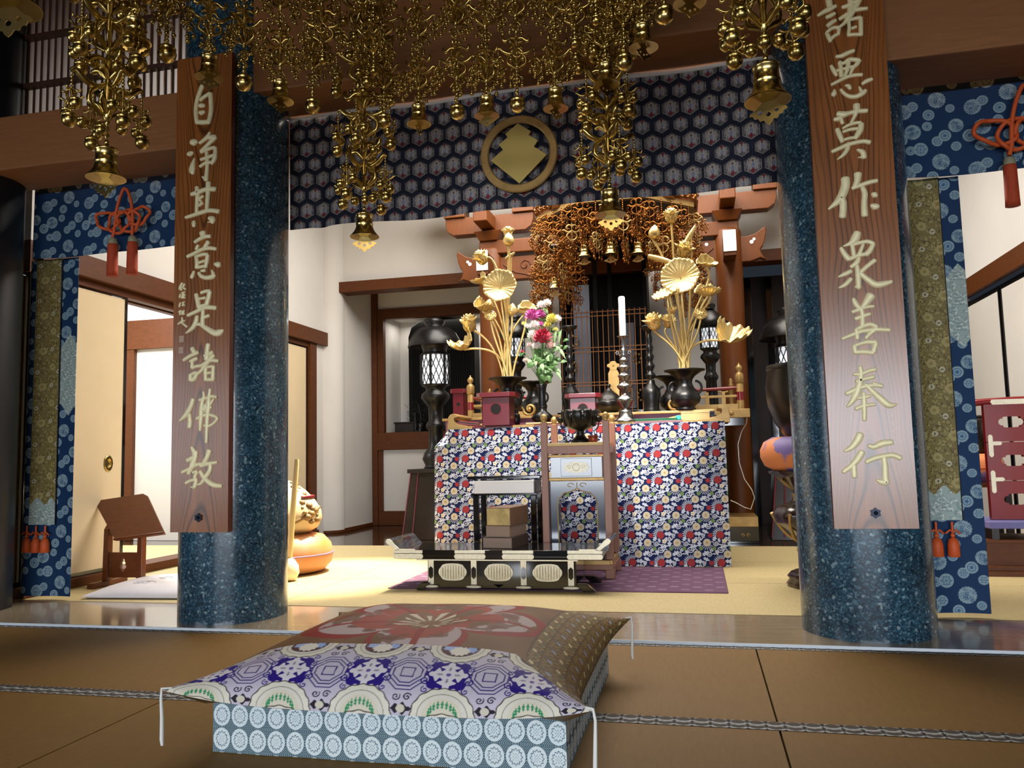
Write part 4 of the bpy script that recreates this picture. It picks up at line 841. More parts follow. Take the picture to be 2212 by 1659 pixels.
# ---------------------------------------------------------------- purple mat
tm = Tile(0.13, 0.19, '6a4a63', 160); tm.line([(0.03, 0.05), (0.075, 0.05)], 0.008, 'a896a8').line([(0.035, 0.065), (0.07, 0.065)], 0.006, '9a86a0').line([(0.095, 0.145), (0.14, 0.145)], 0.008, 'a896a8').line([(0.10, 0.16), (0.135, 0.16)], 0.006, '9a86a0')
U, V = np.meshgrid(np.linspace(-1.0, 1.0, 420), np.linspace(-0.5, 0.5, 220), indexing='ij')
pm = figure_sheet('purple_mat', np.stack([U, V, 0.001*np.sin(U*20)+0.003], -1), tm.at(U, V), pattern_mat('purple_felt', 0.85, 0.2, 400), solid=0.006)
pm.location = (-0.873, 5.155, 0.003); tag(pm, 'purple felt mat with pale dashes under the altar furniture', 'mat')

# ---------------------------------------------------------------- low sutra desk
dk = thing('sutra_desk', 'low black lacquer desk with bright gilt fittings in front of the altar', 'desk', (-1.183, 4.8, 0.006))
hw, hd = 0.625, 0.2
MB().box(-hw, hw, -hd, hd, 0.195, 0.232).box(-hw+0.01, hw-0.01, -hd+0.006, hd-0.006, 0.178, 0.195).build('desk_top', M_black, dk, bev=0.003)
MB().box(-0.425, 0.47, -hd+0.03, -hd+0.06, 0.03, 0.17).box(-0.425, 0.47, hd-0.06, hd-0.03, 0.03, 0.17).box(-0.425, -0.395, -hd+0.05, hd-0.05, 0.03, 0.17).box(0.44, 0.47, -hd+0.05, hd-0.05, 0.03, 0.17).build('apron', M_black, dk, bev=0.002)
MB().box(-hw+0.14, hw-0.14, -hd+0.004, hd-0.004, 0.171, 0.178).build('gilt_strip', M_ivory, dk)
for sx in (-1, 1):
    e = MB(); prof = [(0.0, 0.232), (-0.012, 0.245), (-0.03, 0.262), (-0.05, 0.286), (-0.066, 0.298), (-0.082, 0.296), (-0.088, 0.282), (-0.078, 0.268), (-0.058, 0.256), (-0.03, 0.232)]
    pr = [((hw-0.04)*sx-sx*a, z) for a, z in prof]
    if sx < 0: pr = pr[::-1]
    e.prism(pr, -hd, hd); o = e.build('end_rail', M_black, dk, bev=0.002)
    c = MB(); c.prism([(sx*(hw-0.04)-sx*a*1.06, z*1.0) for a, z in prof][::sx], -hd-0.004, -hd+0.012); c.box(sx*(hw-0.13), sx*(hw-0.02), -hd-0.004, -hd+0.01, 0.23, 0.238); c.build('gilt_cap', M_ivory, o, bev=0.0015)
for (a, b) in ((-0.628, -0.445), (-0.245, -0.06), (0.045, 0.229), (0.428, 0.628)):
    m = MB(); n = 0.006
    m.prism([(a+n, 0.181), (b-n, 0.181), (b, 0.186), (b+0.004, 0.196), (b, 0.206), (b-n, 0.211), (a+n, 0.211), (a, 0.206), (a-0.004, 0.196), (a, 0.186)], -hd-0.003, -hd+0.004); m.box(a, b, -hd-0.004, -hd+0.01, 0.214, 0.231)
    m.build('gilt_fitting', M_ivory, dk, bev=0.001)
for x in (-0.402, -0.137, 0.163, 0.441):
    m = MB().box(x-0.017, x+0.017, -hd+0.024, -hd+0.034, 0.03, 0.17)
    o = m.build('gilt_upright', M_ivory, dk); MB().prism([(x-0.014, 0.075), (x, 0.062), (x+0.014, 0.075), (x+0.014, 0.122), (x, 0.135), (x-0.014, 0.122)], -hd+0.021, -hd+0.025).build('upright_inlay', M_black, o)
    MB().lathe([(0.0, -0.009), (0.009, -0.006), (0.011, 0.0), (0.009, 0.006), (0.0, 0.009)], 10, (0, 0, 0)).xf(Matrix.Translation((x, -hd+0.02, 0.018)) @ Matrix.Diagonal((4.6, 1, 1, 1))).build('gilt_foot_cap', M_ivory, dk)
for x in (-0.268, 0.014, 0.303):
    out = [(0.083*(1+0.05*math.cos(6*a))*math.copysign(abs(math.cos(a))**0.7, math.cos(a)), 0.102+0.050*math.copysign(abs(math.sin(a))**0.75, math.sin(a))) for a in [2*math.pi*k/40 for k in range(40)]]
    m = MB().prism([(x+p, q) for p, q in out], -hd+0.024, -hd+0.032)
    for k in range(-4, 5):
        m.tube([(x+k*0.0165, -hd+0.024, 0.102-0.043*math.sqrt(max(0.1, 1-(k/5)**2))), (x+k*0.0165, -hd+0.018, 0.102), (x+k*0.0165, -hd+0.024, 0.102+0.043*math.sqrt(max(0.1, 1-(k/5)**2)))], 0.0072, 6)
    m.build('ribbed_gilt_boss', M_ivory, dk)
for sx in (-1, 1):
    for sy in (-1, 1):
        m = MB(); xa = 0.50 if sx > 0 else -0.43
        m.prism([(xa-0.03, 0.04), (xa+0.03, 0.04), (xa+0.03+0.05*sx, 0.0), (xa-0.03+0.04*sx, 0.0)], sy*(hd-0.06), sy*(hd-0.01))
        m.build('leg', M_black, dk, bev=0.003)
MB().prism([(-0.44, 0.032), (-0.02, 0.032), (0.012, 0.014), (0.044, 0.032), (0.50, 0.032), (0.52, 0.022), (0.56, 0.0), (0.42, 0.010), (-0.40, 0.010), (-0.48, 0.0)], -hd+0.03, -hd+0.05).build('lower_rail', M_black, dk)

# boxes of books on the desk
def book(x0, x1, y0, y1, z0, z1, cover, page, name, label, rz):
    cx, cy = (x0+x1)/2, (y0+y1)/2; root = thing(name, label, 'book', (cx, cy, z0), rz)
    a, b, h, t = (x1-x0)/2, (y1-y0)/2, z1-z0, 0.004
    MB().box(-a, a, -b, b, 0, t).box(-a, a, -b, b, h-t, h).box(a-t, a, -b, b, t, h-t).build('cover', cover, root, bev=0.001)
    MB().box(-a+0.001, a-t, -b+0.004, b-0.004, t, h-t).build('page_block', page, root)
    return root
G = 'boxed sutra books on the low desk'
b0 = at(1048, 1183, 4.68); b1 = at(1114, 1183, 4.68); ztop = 0.238
book(b0.x, b1.x, 4.68, 4.98, ztop, ztop+0.066, mat('dark_book_cloth', '3a2a1e', 0.6), M_taupe, 'book', 'lowest and widest of the brown books stacked on the sutra desk', -0.12)
book(b0.x+0.02, b1.x-0.012, 4.69, 4.96, ztop+0.067, ztop+0.132, M_taupe, M_taupe, 'book', 'middle taupe book of the stack on the sutra desk', -0.16)
book(b0.x+0.028, b1.x-0.004, 4.69, 4.99, ztop+0.133, ztop+0.240, M_tea, M_gilted, 'book', 'topmost thick book of the stack, with gilt page edges', -0.16)

# ---------------------------------------------------------------- black stool with a white box
stl = thing('lacquer_stool', 'small glossy black lacquer side table between the sutra desk and the altar cloth', 'table', (-1.29, 5.42, 0.008))
MB().box(-0.255, 0.255, -0.14, 0.14, 0.625, 0.645).build('top', M_black, stl, bev=0.004)
MB().box(-0.23, 0.23, -0.13, 0.13, 0.515, 0.53).build('shelf', M_black, stl, bev=0.003)
for sx in (-1, 1):
    for sy in (-1, 1):
        MB().box(sx*0.2-0.02, sx*0.2+0.02, sy*0.10-0.018, sy*0.10+0.018, 0.0, 0.515).box(sx*0.2-0.012, sx*0.2+0.012, sy*0.1-0.012, sy*0.1+0.012, 0.53, 0.625).build('leg', M_black, stl, bev=0.004)
MB().box(-0.2, 0.2, 0.09, 0.11, 0.06, 0.10).box(-0.21, -0.19, -0.1, 0.1, 0.06, 0.1).box(0.19, 0.21, -0.1, 0.1, 0.06, 0.1).build('stretcher', M_black, stl)
wbx = thing('white_box', 'flat white paper box on the shelf of the black lacquer side table', 'box', (-1.283, 5.37, 0.538))
MB().box(-0.205, 0.205, -0.105, 0.12, 0.0, 0.074).build('box_body', M_paper, wbx, bev=0.002)
MB().box(-0.207, 0.207, -0.107, 0.122, 0.072, 0.084).build('box_lid', M_paper, wbx, bev=0.002)

# ---------------------------------------------------------------- incense stand
st = thing('incense_stand', 'tall narrow lacquer stand with brown corner posts, gilt drawer front and arched opening', 'stand', (-0.768, 5.3, 0.006))
M_slate = mat('blue_grey_lacquer', '3c4250', 0.14, coat=0.5)
for sx in (-1, 1):
    for sy in (-1, 1):
        x, y = sx*0.2, sy*0.19
        o = MB().hexa([(x-0.022, y-0.02, 0.12), (x+0.022, y-0.02, 0.12), (x+0.022, y+0.02, 0.12), (x-0.022, y+0.02, 0.12)], [(x-0.021, y-0.019, 0.99), (x+0.021, y-0.019, 0.99), (x+0.021, y+0.019, 0.99), (x-0.021, y+0.019, 0.99)]).build('corner_post', M_post, st, bev=0.003)
        MB().lathe([(0.018, 0.99), (0.014, 0.998), (0.022, 1.010), (0.024, 1.022), (0.018, 1.036), (0.006, 1.046), (0, 1.047)], 14, (x, y, 0)).build('post_finial', M_goldpaint, o)
        MB().box(x-0.03, x+0.03, y-0.025, y+0.025, 0.0, 0.06).build('foot', M_post, st, bev=0.006)
MB().box(-0.19, 0.19, -0.2, 0.2, 0.835, 0.855).build('tray_top', M_palewood, st, bev=0.003)
MB().box(-0.19, 0.19, -0.205, -0.185, 0.785, 0.835).box(-0.19, 0.19, 0.185, 0.205, 0.785, 0.835).box(-0.21, -0.19, -0.19, 0.19, 0.785, 0.835).box(0.19, 0.21, -0.19, 0.19, 0.785, 0.835).build('upper_rail', M_post, st, bev=0.002)
MB().box(-0.18, 0.18, -0.19, -0.165, 0.762, 0.780).box(-0.18, 0.18, -0.19, -0.165, 0.612, 0.632).build('gilt_moulding', M_goldpaint, st, bev=0.004)
MB().box(-0.165, 0.165, -0.172, 0.17, 0.632, 0.762).build('drawer_box', M_slate, st)
dr = MB().box(-0.10, 0.10, -0.178, -0.17, 0.64, 0.755).build('drawer_front', M_slate, st, bev=0.002)
gp = MB()
out = [((0.078+0.006*math.cos(8*a))*math.copysign(abs(math.cos(a))**0.55, math.cos(a)), 0.698+(0.033+0.003*math.cos(8*a))*math.copysign(abs(math.sin(a))**0.7, math.sin(a))) for a in [2*math.pi*k/48 for k in range(48)]]
gp.prism(out, -0.183, -0.176)
gp.tube([(0.022*math.cos(2*math.pi*k/24), -0.184, 0.698+0.022*math.sin(2*math.pi*k/24)) for k in range(24)], 0.003, 6, closed=True)
for sx in (-1, 1):
    gp.tube([(sx*(0.045+0.014*math.cos(a)*(1-a/9)), -0.184, 0.700+0.014*math.sin(a)*(1-a/9)) for a in [k*0.5 for k in range(14)]], 0.0026, 5)
gp.build('gilt_plaque', M_ivory, dr)
# arched frame below
fr = MB(); L = []
xo, zt, zb = 0.175, 0.61, 0.11
arch = [(-0.125, 0.13), (-0.128, 0.45), (-0.118, 0.50), (-0.10, 0.515), (-0.085, 0.535), (-0.05, 0.54), (-0.02, 0.55), (0.0, 0.565), (0.02, 0.55), (0.05, 0.54), (0.085, 0.535), (0.10, 0.515), (0.118, 0.50), (0.128, 0.45), (0.125, 0.13)]
outer = [(-xo, 0.13), (-xo, 0.40), (-xo, 0.50), (-xo, 0.56), (-xo, zt), (-0.08, zt), (-0.03, zt), (0, zt), (0.03, zt), (0.08, zt), (xo, zt), (xo, 0.56), (xo, 0.5), (xo, 0.4), (xo, 0.13)]
for y in (-0.165, -0.145):
    pass
rows = [[(a[0], -0.168, a[1]), (b[0], -0.168, b[1]), (b[0], -0.145, b[1]), (a[0], -0.145, a[1])] for a, b in zip(outer, arch)]
fr.sheet(rows, smooth=False)
fr.build('arched_front', M_slate, st)
MB().tube([(x, -0.170, z) for x, z in arch], 0.0035, 6).tube([(-0.04+0.02*math.cos(a), -0.17, 0.585+0.012*math.sin(a)) for a in [k*0.6 for k in range(9)]], 0.0025, 5).tube([(0.04+0.02*math.cos(a), -0.17, 0.585+0.012*math.sin(a)) for a in [k*0.6 for k in range(9)]], 0.0025, 5).tube([(0, -0.17, 0.565), (0, -0.17, 0.60)], 0.0025, 5).build('gilt_edging', M_goldpaint, st)
for sx in (-1, 1):
    MB().box(sx*0.172-0.01, sx*0.172+0.01, -0.165, 0.17, 0.45, 0.61).box(sx*0.172-0.01, sx*0.172+0.01, 0.13, 0.17, 0.11, 0.45).box(sx*0.172-0.01, sx*0.172+0.01, -0.16, -0.10, 0.11, 0.45).build('side_panel', M_slate, st)
MB().box(-0.2, 0.2, -0.205, -0.175, 0.085, 0.115).box(-0.2, 0.2, 0.175, 0.205, 0.085, 0.115).box(-0.215, -0.185, -0.19, 0.19, 0.085, 0.115).box(0.185, 0.215, -0.19, 0.19, 0.085, 0.115).build('base_rail', M_goldpaint, st, bev=0.003)
MB().box(-0.22, 0.22, -0.215, -0.18, 0.055, 0.088).box(-0.22, 0.22, 0.18, 0.215, 0.055, 0.088).box(-0.225, -0.19, -0.2, 0.2, 0.055, 0.088).box(0.19, 0.225, -0.2, 0.2, 0.055, 0.088).build('plinth_rail', M_post, st, bev=0.003)

# lotus burner and its small companions on the stand
lb = thing('lotus_incense_burner', 'black iron incense burner shaped like an open lotus on the lacquer stand', 'incense burner', (-0.755, 5.27, 0.861)); lb.scale = (1.12, 1.12, 1.1)
MB().lathe([(0.058, 0), (0.058, 0.012), (0.05, 0.022), (0.035, 0.03), (0.024, 0.05), (0.028, 0.058), (0.022, 0.064), (0.03, 0.075), (0.07, 0.088), (0.082, 0.10)], 32).build('pedestal', M_bronze, lb)
MB().lathe([(0.05, 0.085), (0.082, 0.10), (0.098, 0.128), (0.100, 0.155), (0.092, 0.176), (0.085, 0.176), (0.09, 0.15), (0.07, 0.115), (0, 0.105)], 40).build('bowl', M_bronze, lb)
for k in range(10):
    a = 2*math.pi*k/10+0.3; ca, sa = math.cos(a), math.sin(a); rows = []
    for i in range(8):
        t = i/7; r = 0.085+0.022*math.sin(t*2.2); z = 0.098+0.100*t; w = 0.031*math.sin(math.pi*(0.22+0.78*(1-t)*0.95))**0.7
        rows.append([((r+0.004-0.006*abs(q))*ca-w*q*sa, (r+0.004-0.006*abs(q))*sa+w*q*ca, z) for q in (-1, -0.5, 0, 0.5, 1)])
    MB().sheet(rows).build('lotus_petal', M_bronze, lb, solid=0.004)
for sx in (-1, 1):
    x = sx*0.128; c = thing('lotus_cup', 'tiny black lotus cup beside the iron burner, on its %s side' % ('flower vase' if sx < 0 else 'pewter candlestick'), 'cup', (-0.755+x, 5.25, 0.861))
    MB().lathe([(0.012, 0), (0.014, 0.008), (0.005, 0.016), (0.004, 0.02)], 16, (-sx*0.04, 0, 0)).tube([(-sx*0.04, 0, 0.01), (-sx*0.03, 0, 0.05), (-sx*0.036, 0, 0.075), (-sx*0.01, 0, 0.095), (0, 0, 0.135)], 0.004, 6).build('cup_stem', M_bronze, c)
    MB().lathe([(0.004, 0.13), (0.014, 0.138), (0.026, 0.158), (0.029, 0.17), (0.024, 0.168), (0.0, 0.145)], 18, ribs=6, amp=0.06).build('cup_bowl', M_bronze, c)
cp = thing('copper_cup', 'small reddish copper cup beside the foot of the iron lotus burner', 'cup', (-0.665, 5.22, 0.861))
MB().lathe([(0.026, 0), (0.030, 0.004), (0.032, 0.045), (0.030, 0.046), (0.028, 0.008), (0, 0.007)], 20).build('cup_body', M_copper, cp)
MB().lathe([(0.033, 0.038), (0.0345, 0.042), (0.033, 0.047)], 20, caps=False).build('cup_rim', M_copper, cp)
# ---------------------------------------------------------------- altar table with its brocade
TY = 5.74
tbl = thing('altar_table', 'long red and gilt altar table under the blue floral cloth', 'table', (-0.80, 6.05, 0.0))
MB().box(-1.02, 1.02, -0.31, 0.09, 0.985, 1.01).build('table_top', M_redlac, tbl, bev=0.003)
for (a, b) in ((-1.022, -0.83), (-0.52, -0.36), (0.13, 0.36), (0.70, 1.022)): MB().box(a, b, -0.314, -0.30, 0.984, 1.012).build('gilt_edge_fitting', M_goldpaint, tbl, bev=0.002)
for sx in (-1, 1):
    prof = [(1.022, 1.01), (1.022, 1.03), (1.016, 1.06), (1.015, 1.085), (1.0, 1.105), (0.975, 1.112), (0.95, 1.105), (0.94, 1.09), (0.95, 1.082), (0.965, 1.082), (0.972, 1.07), (0.966, 1.05), (0.94, 1.03), (0.87, 1.018), (0.86, 1.01)]
    pr = [(sx*a, z) for a, z in prof]
    MB().prism(pr if sx > 0 else pr[::-1], -0.312, 0.08).build('scrolled_end', M_goldpaint, tbl, bev=0.002)
for sx in (-1, 1):
    for y in (-0.24, 0.04): MB().box(sx*0.93-0.035, sx*0.93+0.035, y-0.03, y+0.03, 0.0, 0.985).build('leg', M_redlac, tbl)
clo = thing('altar_cloth', 'blue altar cloth woven with white scrolls and red flowers, hung over the altar table front', 'tablecloth', (-0.85, TY-0.02, 0.004))
nu, nv = 900, 460
U, V = np.meshgrid(np.linspace(-1.085, 1.035, nu), np.linspace(0.0, 0.99, nv), indexing='ij')
C = T_altar.at(U+0.03, V-0.028)
Yv = -0.028*(1-V)+0.010*np.sin(U*7.0+0.6)*(1-V)+0.004*np.sin(U*19)*(1-V)
xl = np.where(U < -0.9, 1, 0)
cut = (U < -0.975) & (V > 0.905) & ((-0.975-U) > (0.992-V)*1.25)
P = np.stack([np.where(U < -1.0, U+0.0*V, U)+0.02*np.clip(V-0.8, 0, 1)*np.where(U < -1.0, 0, 0), Yv, V], -1)
# the corner is folded back over the table edge
f = np.clip((V-0.87)/0.12, 0, 1)*np.clip((-0.955-U)/0.13, 0, 1)
P[..., 1] += 0.22*f; P[..., 2] -= 0.0*f
lim = 0.99-np.clip((-0.975-U), 0, 1)*1.2
P[..., 2] = np.minimum(P[..., 2], lim)
edge = np.clip((-1.0-U)/0.085, 0, 1)**2
P[..., 1] += 0.05*edge
figure_sheet('cloth_front', P, C, M_brocade, clo, solid=0.003)
U2, V2 = np.meshgrid(np.linspace(-1.0, 1.02, 300), np.linspace(0, 0.012, 4), indexing='ij')

# second tier behind the table
tr2 = thing('offering_tier', 'low violet and gilt offering tier along the back of the altar table', 'shelf', (-0.80, 6.42, 0.0))
MB().box(-1.2, 0.93, -0.26, 0.2, 1.08, 1.10).build('tier_top', M_goldpaint, tr2, bev=0.003)
MB().box(-1.18, 0.91, -0.23, 0.18, 1.0, 1.08).build('tier_front', M_purplelac, tr2)
MB().box(-1.16, -1.1, -0.12, 0.18, 0, 1.0).box(0.85, 0.91, -0.12, 0.18, 0, 1.0).build('tier_leg', M_dark, tr2)
for c0 in (-0.78, -0.28, 0.22, 0.70):
    q = [(c0-0.10, 1.003), (c0+0.10, 1.003), (c0+0.085, 1.03), (c0+0.12, 1.045), (c0+0.06, 1.062), (c0, 1.078), (c0-0.06, 1.062), (c0-0.12, 1.045), (c0-0.085, 1.03)]
    MB().prism(q, -0.237, -0.228).build('gilt_cloud_panel', M_palewood, tr2, bev=0.002)
T2 = 1.102; T1 = 1.012

# ---- gold lotus bouquets in black vases
def petal(mb, base, axis, out, L, w, curl, thick=0.0, rows=6):
    """one cupped petal: from base along axis, opening towards out"""
    A = Vector(axis).normalized(); O = Vector(out); O = (O-A*O.dot(A)).normalized(); S = A.cross(O); g = []
    for i in range(rows+1):
        t = i/rows; ang = curl*(t-0.15); d = A*(math.cos(ang))+O*math.sin(ang)
        c = Vector(base)+O*(0.25*L*math.sin(t*math.pi*0.5))*0.6+A*L*t*math.cos(curl*t*0.45)+O*L*0.5*max(0, curl)*t*t
        ww = w*math.sin(math.pi*(0.14+0.80*t))**0.8*(1.0 if t < 0.95 else 0.35)
        g.append([c+S*ww*q-O*ww*0.5*(q*q)*-1.0*(-1) for q in (-1, -0.6, 0, 0.6, 1)])
    mb.sheet(g)
def lotus_flower(root, c, axis, r, opened=0.5, name='lotus_blossom', pod=False):
    A = Vector(axis).normalized(); e1 = A.orthogonal().normalized(); e2 = A.cross(e1); mb = MB(); r = r*1.5
    for ringi, (n, L, cu_, rr) in enumerate(((5, r*1.25, 0.05, 0.10), (6, r*1.15, 0.35*opened, 0.25), (6, r*1.0, 1.2*opened, 0.3))):
        for k in range(n):
            a = 2*math.pi*k/n+ringi*0.5; o = e1*math.cos(a)+e2*math.sin(a)
            petal(mb, Vector(c)+o*r*rr*0.6-A*r*0.15, A, o, L, r*0.46, cu_)
    mb.lathe([(0, -r*0.06), (r*0.3, 0), (r*0.36, r*0.2), (r*0.25, r*0.5), (0, r*0.6)], 14, (0, 0, 0))
    k0 = len(mb.v)-14*5; R = A.to_track_quat('Z', 'Y').to_matrix().to_4x4()
    mb.v[k0:] = [tuple(Vector(c)+R @ Vector(p)) for p in mb.v[k0:]]
    return mb.build(name, M_leafgold, root, solid=0.0025)
def lotus_bud(root, c, axis, r):
    r = r*1.15; mb = MB(); mb.lathe([(0, 0), (r*0.55, r*0.12), (r*0.9, r*0.55), (r, r*0.95), (r*0.85, r*1.5), (r*0.45, r*2.1), (0.0, r*2.45)], 20, ribs=5, amp=0.05)
    R = Vector(axis).to_track_quat('Z', 'Y').to_matrix().to_4x4(); mb.v = [tuple(Vector(c)+R @ Vector(p)) for p in mb.v]
    return mb.build('lotus_bud', M_leafgold, root)
def lotus_leaf(root, c, axis, r, cup=0.25, wave=0.05, ribs=22, fold=0.0, name='lotus_leaf', spin=0.0):
    """round ribbed leaf, dished and waved; fold bends it about its local x axis"""
    n, mm = 66, 9; rows = []
    R = Vector(axis).to_track_quat('Z', 'Y').to_matrix().to_4x4() @ Matrix.Rotation(spin, 4, 'Z')
    for k in range(n):
        a = 2*math.pi*k/n; row = []
        for i in range(mm):
            t = i/(mm-1); rr = r*t*(1+0.03*math.cos(7*a)*t)
            z = cup*r*(t**1.6)+wave*r*math.cos(ribs*a)*t*t*(0.6)+0.10*r*math.cos(3*a+1)*t*t*(1 if fold else 0.15)
            x, y = rr*math.cos(a), rr*math.sin(a)
            if fold:
                q = y*fold/r; z += abs(q)**1.7*r*0.5; y = y*(1-0.28*min(1, abs(q)))
            row.append(tuple(Vector(c)+R @ Vector((x, y, z))))
        rows.append(row)
    mb = MB().sheet(rows, closed_u=True)
    return mb.build(name, M_leafgold, root, solid=0.003)
def seed_pod(root, c, axis, r):
    mb = MB(); mb.lathe([(0.15*r, -0.7*r), (0.45*r, -0.4*r), (0.8*r, 0.1*r), (r, 0.5*r), (0.96*r, 0.62*r), (0, 0.66*r)], 22, ribs=11, amp=0.02)
    for i in range(3):
        for k in range(max(1, 5*i)): mb.ball((0.4*i*r*math.cos(6.283*k/max(1, 5*i)), 0.4*i*r*math.sin(6.283*k/max(1, 5*i)), 0.68*r), 0.12*r, 6)
    R = Vector(axis).to_track_quat('Z', 'Y').to_matrix().to_4x4(); mb.v = [tuple(Vector(c)+R @ Vector(p)) for p in mb.v]
    return mb.build('seed_pod', M_leafgold, root)
def rolled_leaf(root, a, b, r):
    a, b = Vector(a), Vector(b); pts = [a+(b-a)*(k/14) for k in range(15)]
    mb = MB(); mb.tube(pts, [r*(0.45+0.55*math.sin(math.pi*min(1, 0.15+k/16)))*(1+0.13*(k % 2)) for k in range(15)], 12)
    return mb.build('rolled_lotus_leaf', M_leafgold, root)
def bezier(a, b, c, d, n=14):
    return [a*(1-t)**3+b*3*t*(1-t)**2+c*3*t*t*(1-t)+d*t**3 for t in [k/n for k in range(n+1)]]
def stem(root, top, base, via=None, r=0.0075):
    top, base = Vector(top), Vector(base)
    if via is None: p = bezier(base, base+(Vector((0, 0, 1)))*(top-base).length*0.35, top-Vector((0, 0, 1))*(top-base).length*0.3, top)
    else:
        v = Vector(via); p = bezier(base, base+Vector((0, 0, 1))*(v.z-base.z), v+(v-base)*0.25, top)
    return MB().tube(p, r, 8).build('lotus_stem', M_leafgold, root)
VASE = [(0.07, 0.0), (0.075, 0.012), (0.062, 0.02), (0.072, 0.03), (0.102, 0.055), (0.112, 0.09), (0.098, 0.13), (0.066, 0.165), (0.052, 0.20), (0.056, 0.225), (0.075, 0.252), (0.125, 0.285), (0.150, 0.292), (0.152, 0.300), (0.145, 0.300), (0.07, 0.262), (0.045, 0.22), (0.0, 0.21)]
def lotus_vase(x, y, z, label, s=1.0):
    v = thing('bronze_vase', label, 'vase', (x, y, z)); v.scale = (s, s, s)
    MB().lathe(VASE, 40).build('vase_body', M_iron, v)
    for sx in (-1, 1):
        MB().tube([(sx*(0.075+0.045*math.sin(a)), 0, 0.165+0.05*math.cos(a)) for a in [k*0.35 for k in range(12)]], 0.009, 8).build('ring_handle', M_iron, v)
    return v
def bouquet(label, by, base, spec):
    root = thing('gilt_lotus_bouquet', label, 'bouquet', base); B = Vector(base)
    for k, (kind, px, py, dy, arg) in enumerate(spec):
        c = at(px, py, by+dy)-B; foot = Vector((0.035*math.cos(k*2.4), 0.03*math.sin(k*2.4), 0.0)); top = c
        if kind == 'flower': lotus_flower(root, c, arg[0], arg[1], arg[2])
        elif kind == 'bud': lotus_bud(root, c, arg[0], arg[1])
        elif kind == 'leaf': lotus_leaf(root, c, arg[0], arg[1], **arg[2])
        elif kind == 'pod': seed_pod(root, c, arg[0], arg[1])
        elif kind == 'roll': rolled_leaf(root, c, at(arg[0], arg[1], by+dy)-B, arg[2]); top = c+(at(arg[0], arg[1], by+dy)-B-c)*0.6
        via = arg[3] if len(arg) > 3 else None
        stem(root, top, foot, (at(via[0], via[1], by+dy*0.5)-B) if via else None, 0.0085)
    return root
BY = 6.2
vr = at(1482, 888, BY); lotus_vase(vr.x, BY, T2, 'black bronze vase with flared lip holding the gilt lotus bunch near the dark doorway', 1.02)
UP, FW = (0, 0, 1), (0, -1, 0.25)
rv = Vector((vr.x, BY, T2+0.215))
bouquet('tall gilt lotus bunch standing beside the white candle, with one round leaf facing out', BY, rv, [
    ('leaf', 1470, 600, -0.10, ((-0.12, -1, 0.22), 0.145, dict(cup=0.30, wave=0.10, ribs=24))),
    ('leaf', 1442, 642, -0.14, ((-0.35, -0.5, 0.85), 0.105, dict(cup=0.45, wave=0.10, ribs=18))),
    ('flower', 1450, 478, 0.0, ((0, -0.1, 1), 0.062, 0.75)),
    ('bud', 1412, 516, 0.0, ((0.12, 0, 1), 0.040, 0, (1405, 560))),
    ('flower', 1474, 552, 0.04, ((0.35, -0.3, 1), 0.07, 0.9)),
    ('roll', 1478, 530, 0.03, (1502, 488, 0.02)),
    ('roll', 1400, 553, 0.0, (1462, 570, 0.022)),
    ('leaf', 1525, 575, 0.02, ((0.3, -0.7, 0.75), 0.085, dict(cup=0.35, wave=0.08, ribs=9, fold=0.9), (1540, 660))),
    ('leaf', 1528, 640, -0.02, ((0.1, -0.15, 1), 0.105, dict(cup=0.3, wave=0.07, ribs=18, fold=1.0), (1515, 690))),
    ('bud', 1533, 640, 0.0, ((0.08, -0.1, 1), 0.036, 0, (1530, 690))),
    ('flower', 1416, 708, -0.08, ((-0.25, -0.3, 1), 0.072, 0.85, (1412, 740))),
    ('flower', 1442, 704, -0.02, ((0.2, -0.4, 1), 0.055, 0.9, (1430, 745))),
    ('pod', 1513, 682, -0.08, ((0.1, -1, 0.5), 0.05)),
    ('pod', 1452, 672, -0.10, ((-0.1, -0.5, 1), 0.04)),
    ('leaf', 1575, 738, -0.05, ((0.35, -0.55, 0.85), 0.165, dict(cup=0.42, wave=0.15, ribs=12, fold=0.9, spin=0.7), (1500, 745))),
])
vl = at(1098, 888, BY); lotus_vase(vl.x, BY, T2, 'black bronze vase with flared lip holding the gilt lotus bunch behind the red offering stand', 1.02)
lv = Vector((vl.x, BY, T2+0.215))
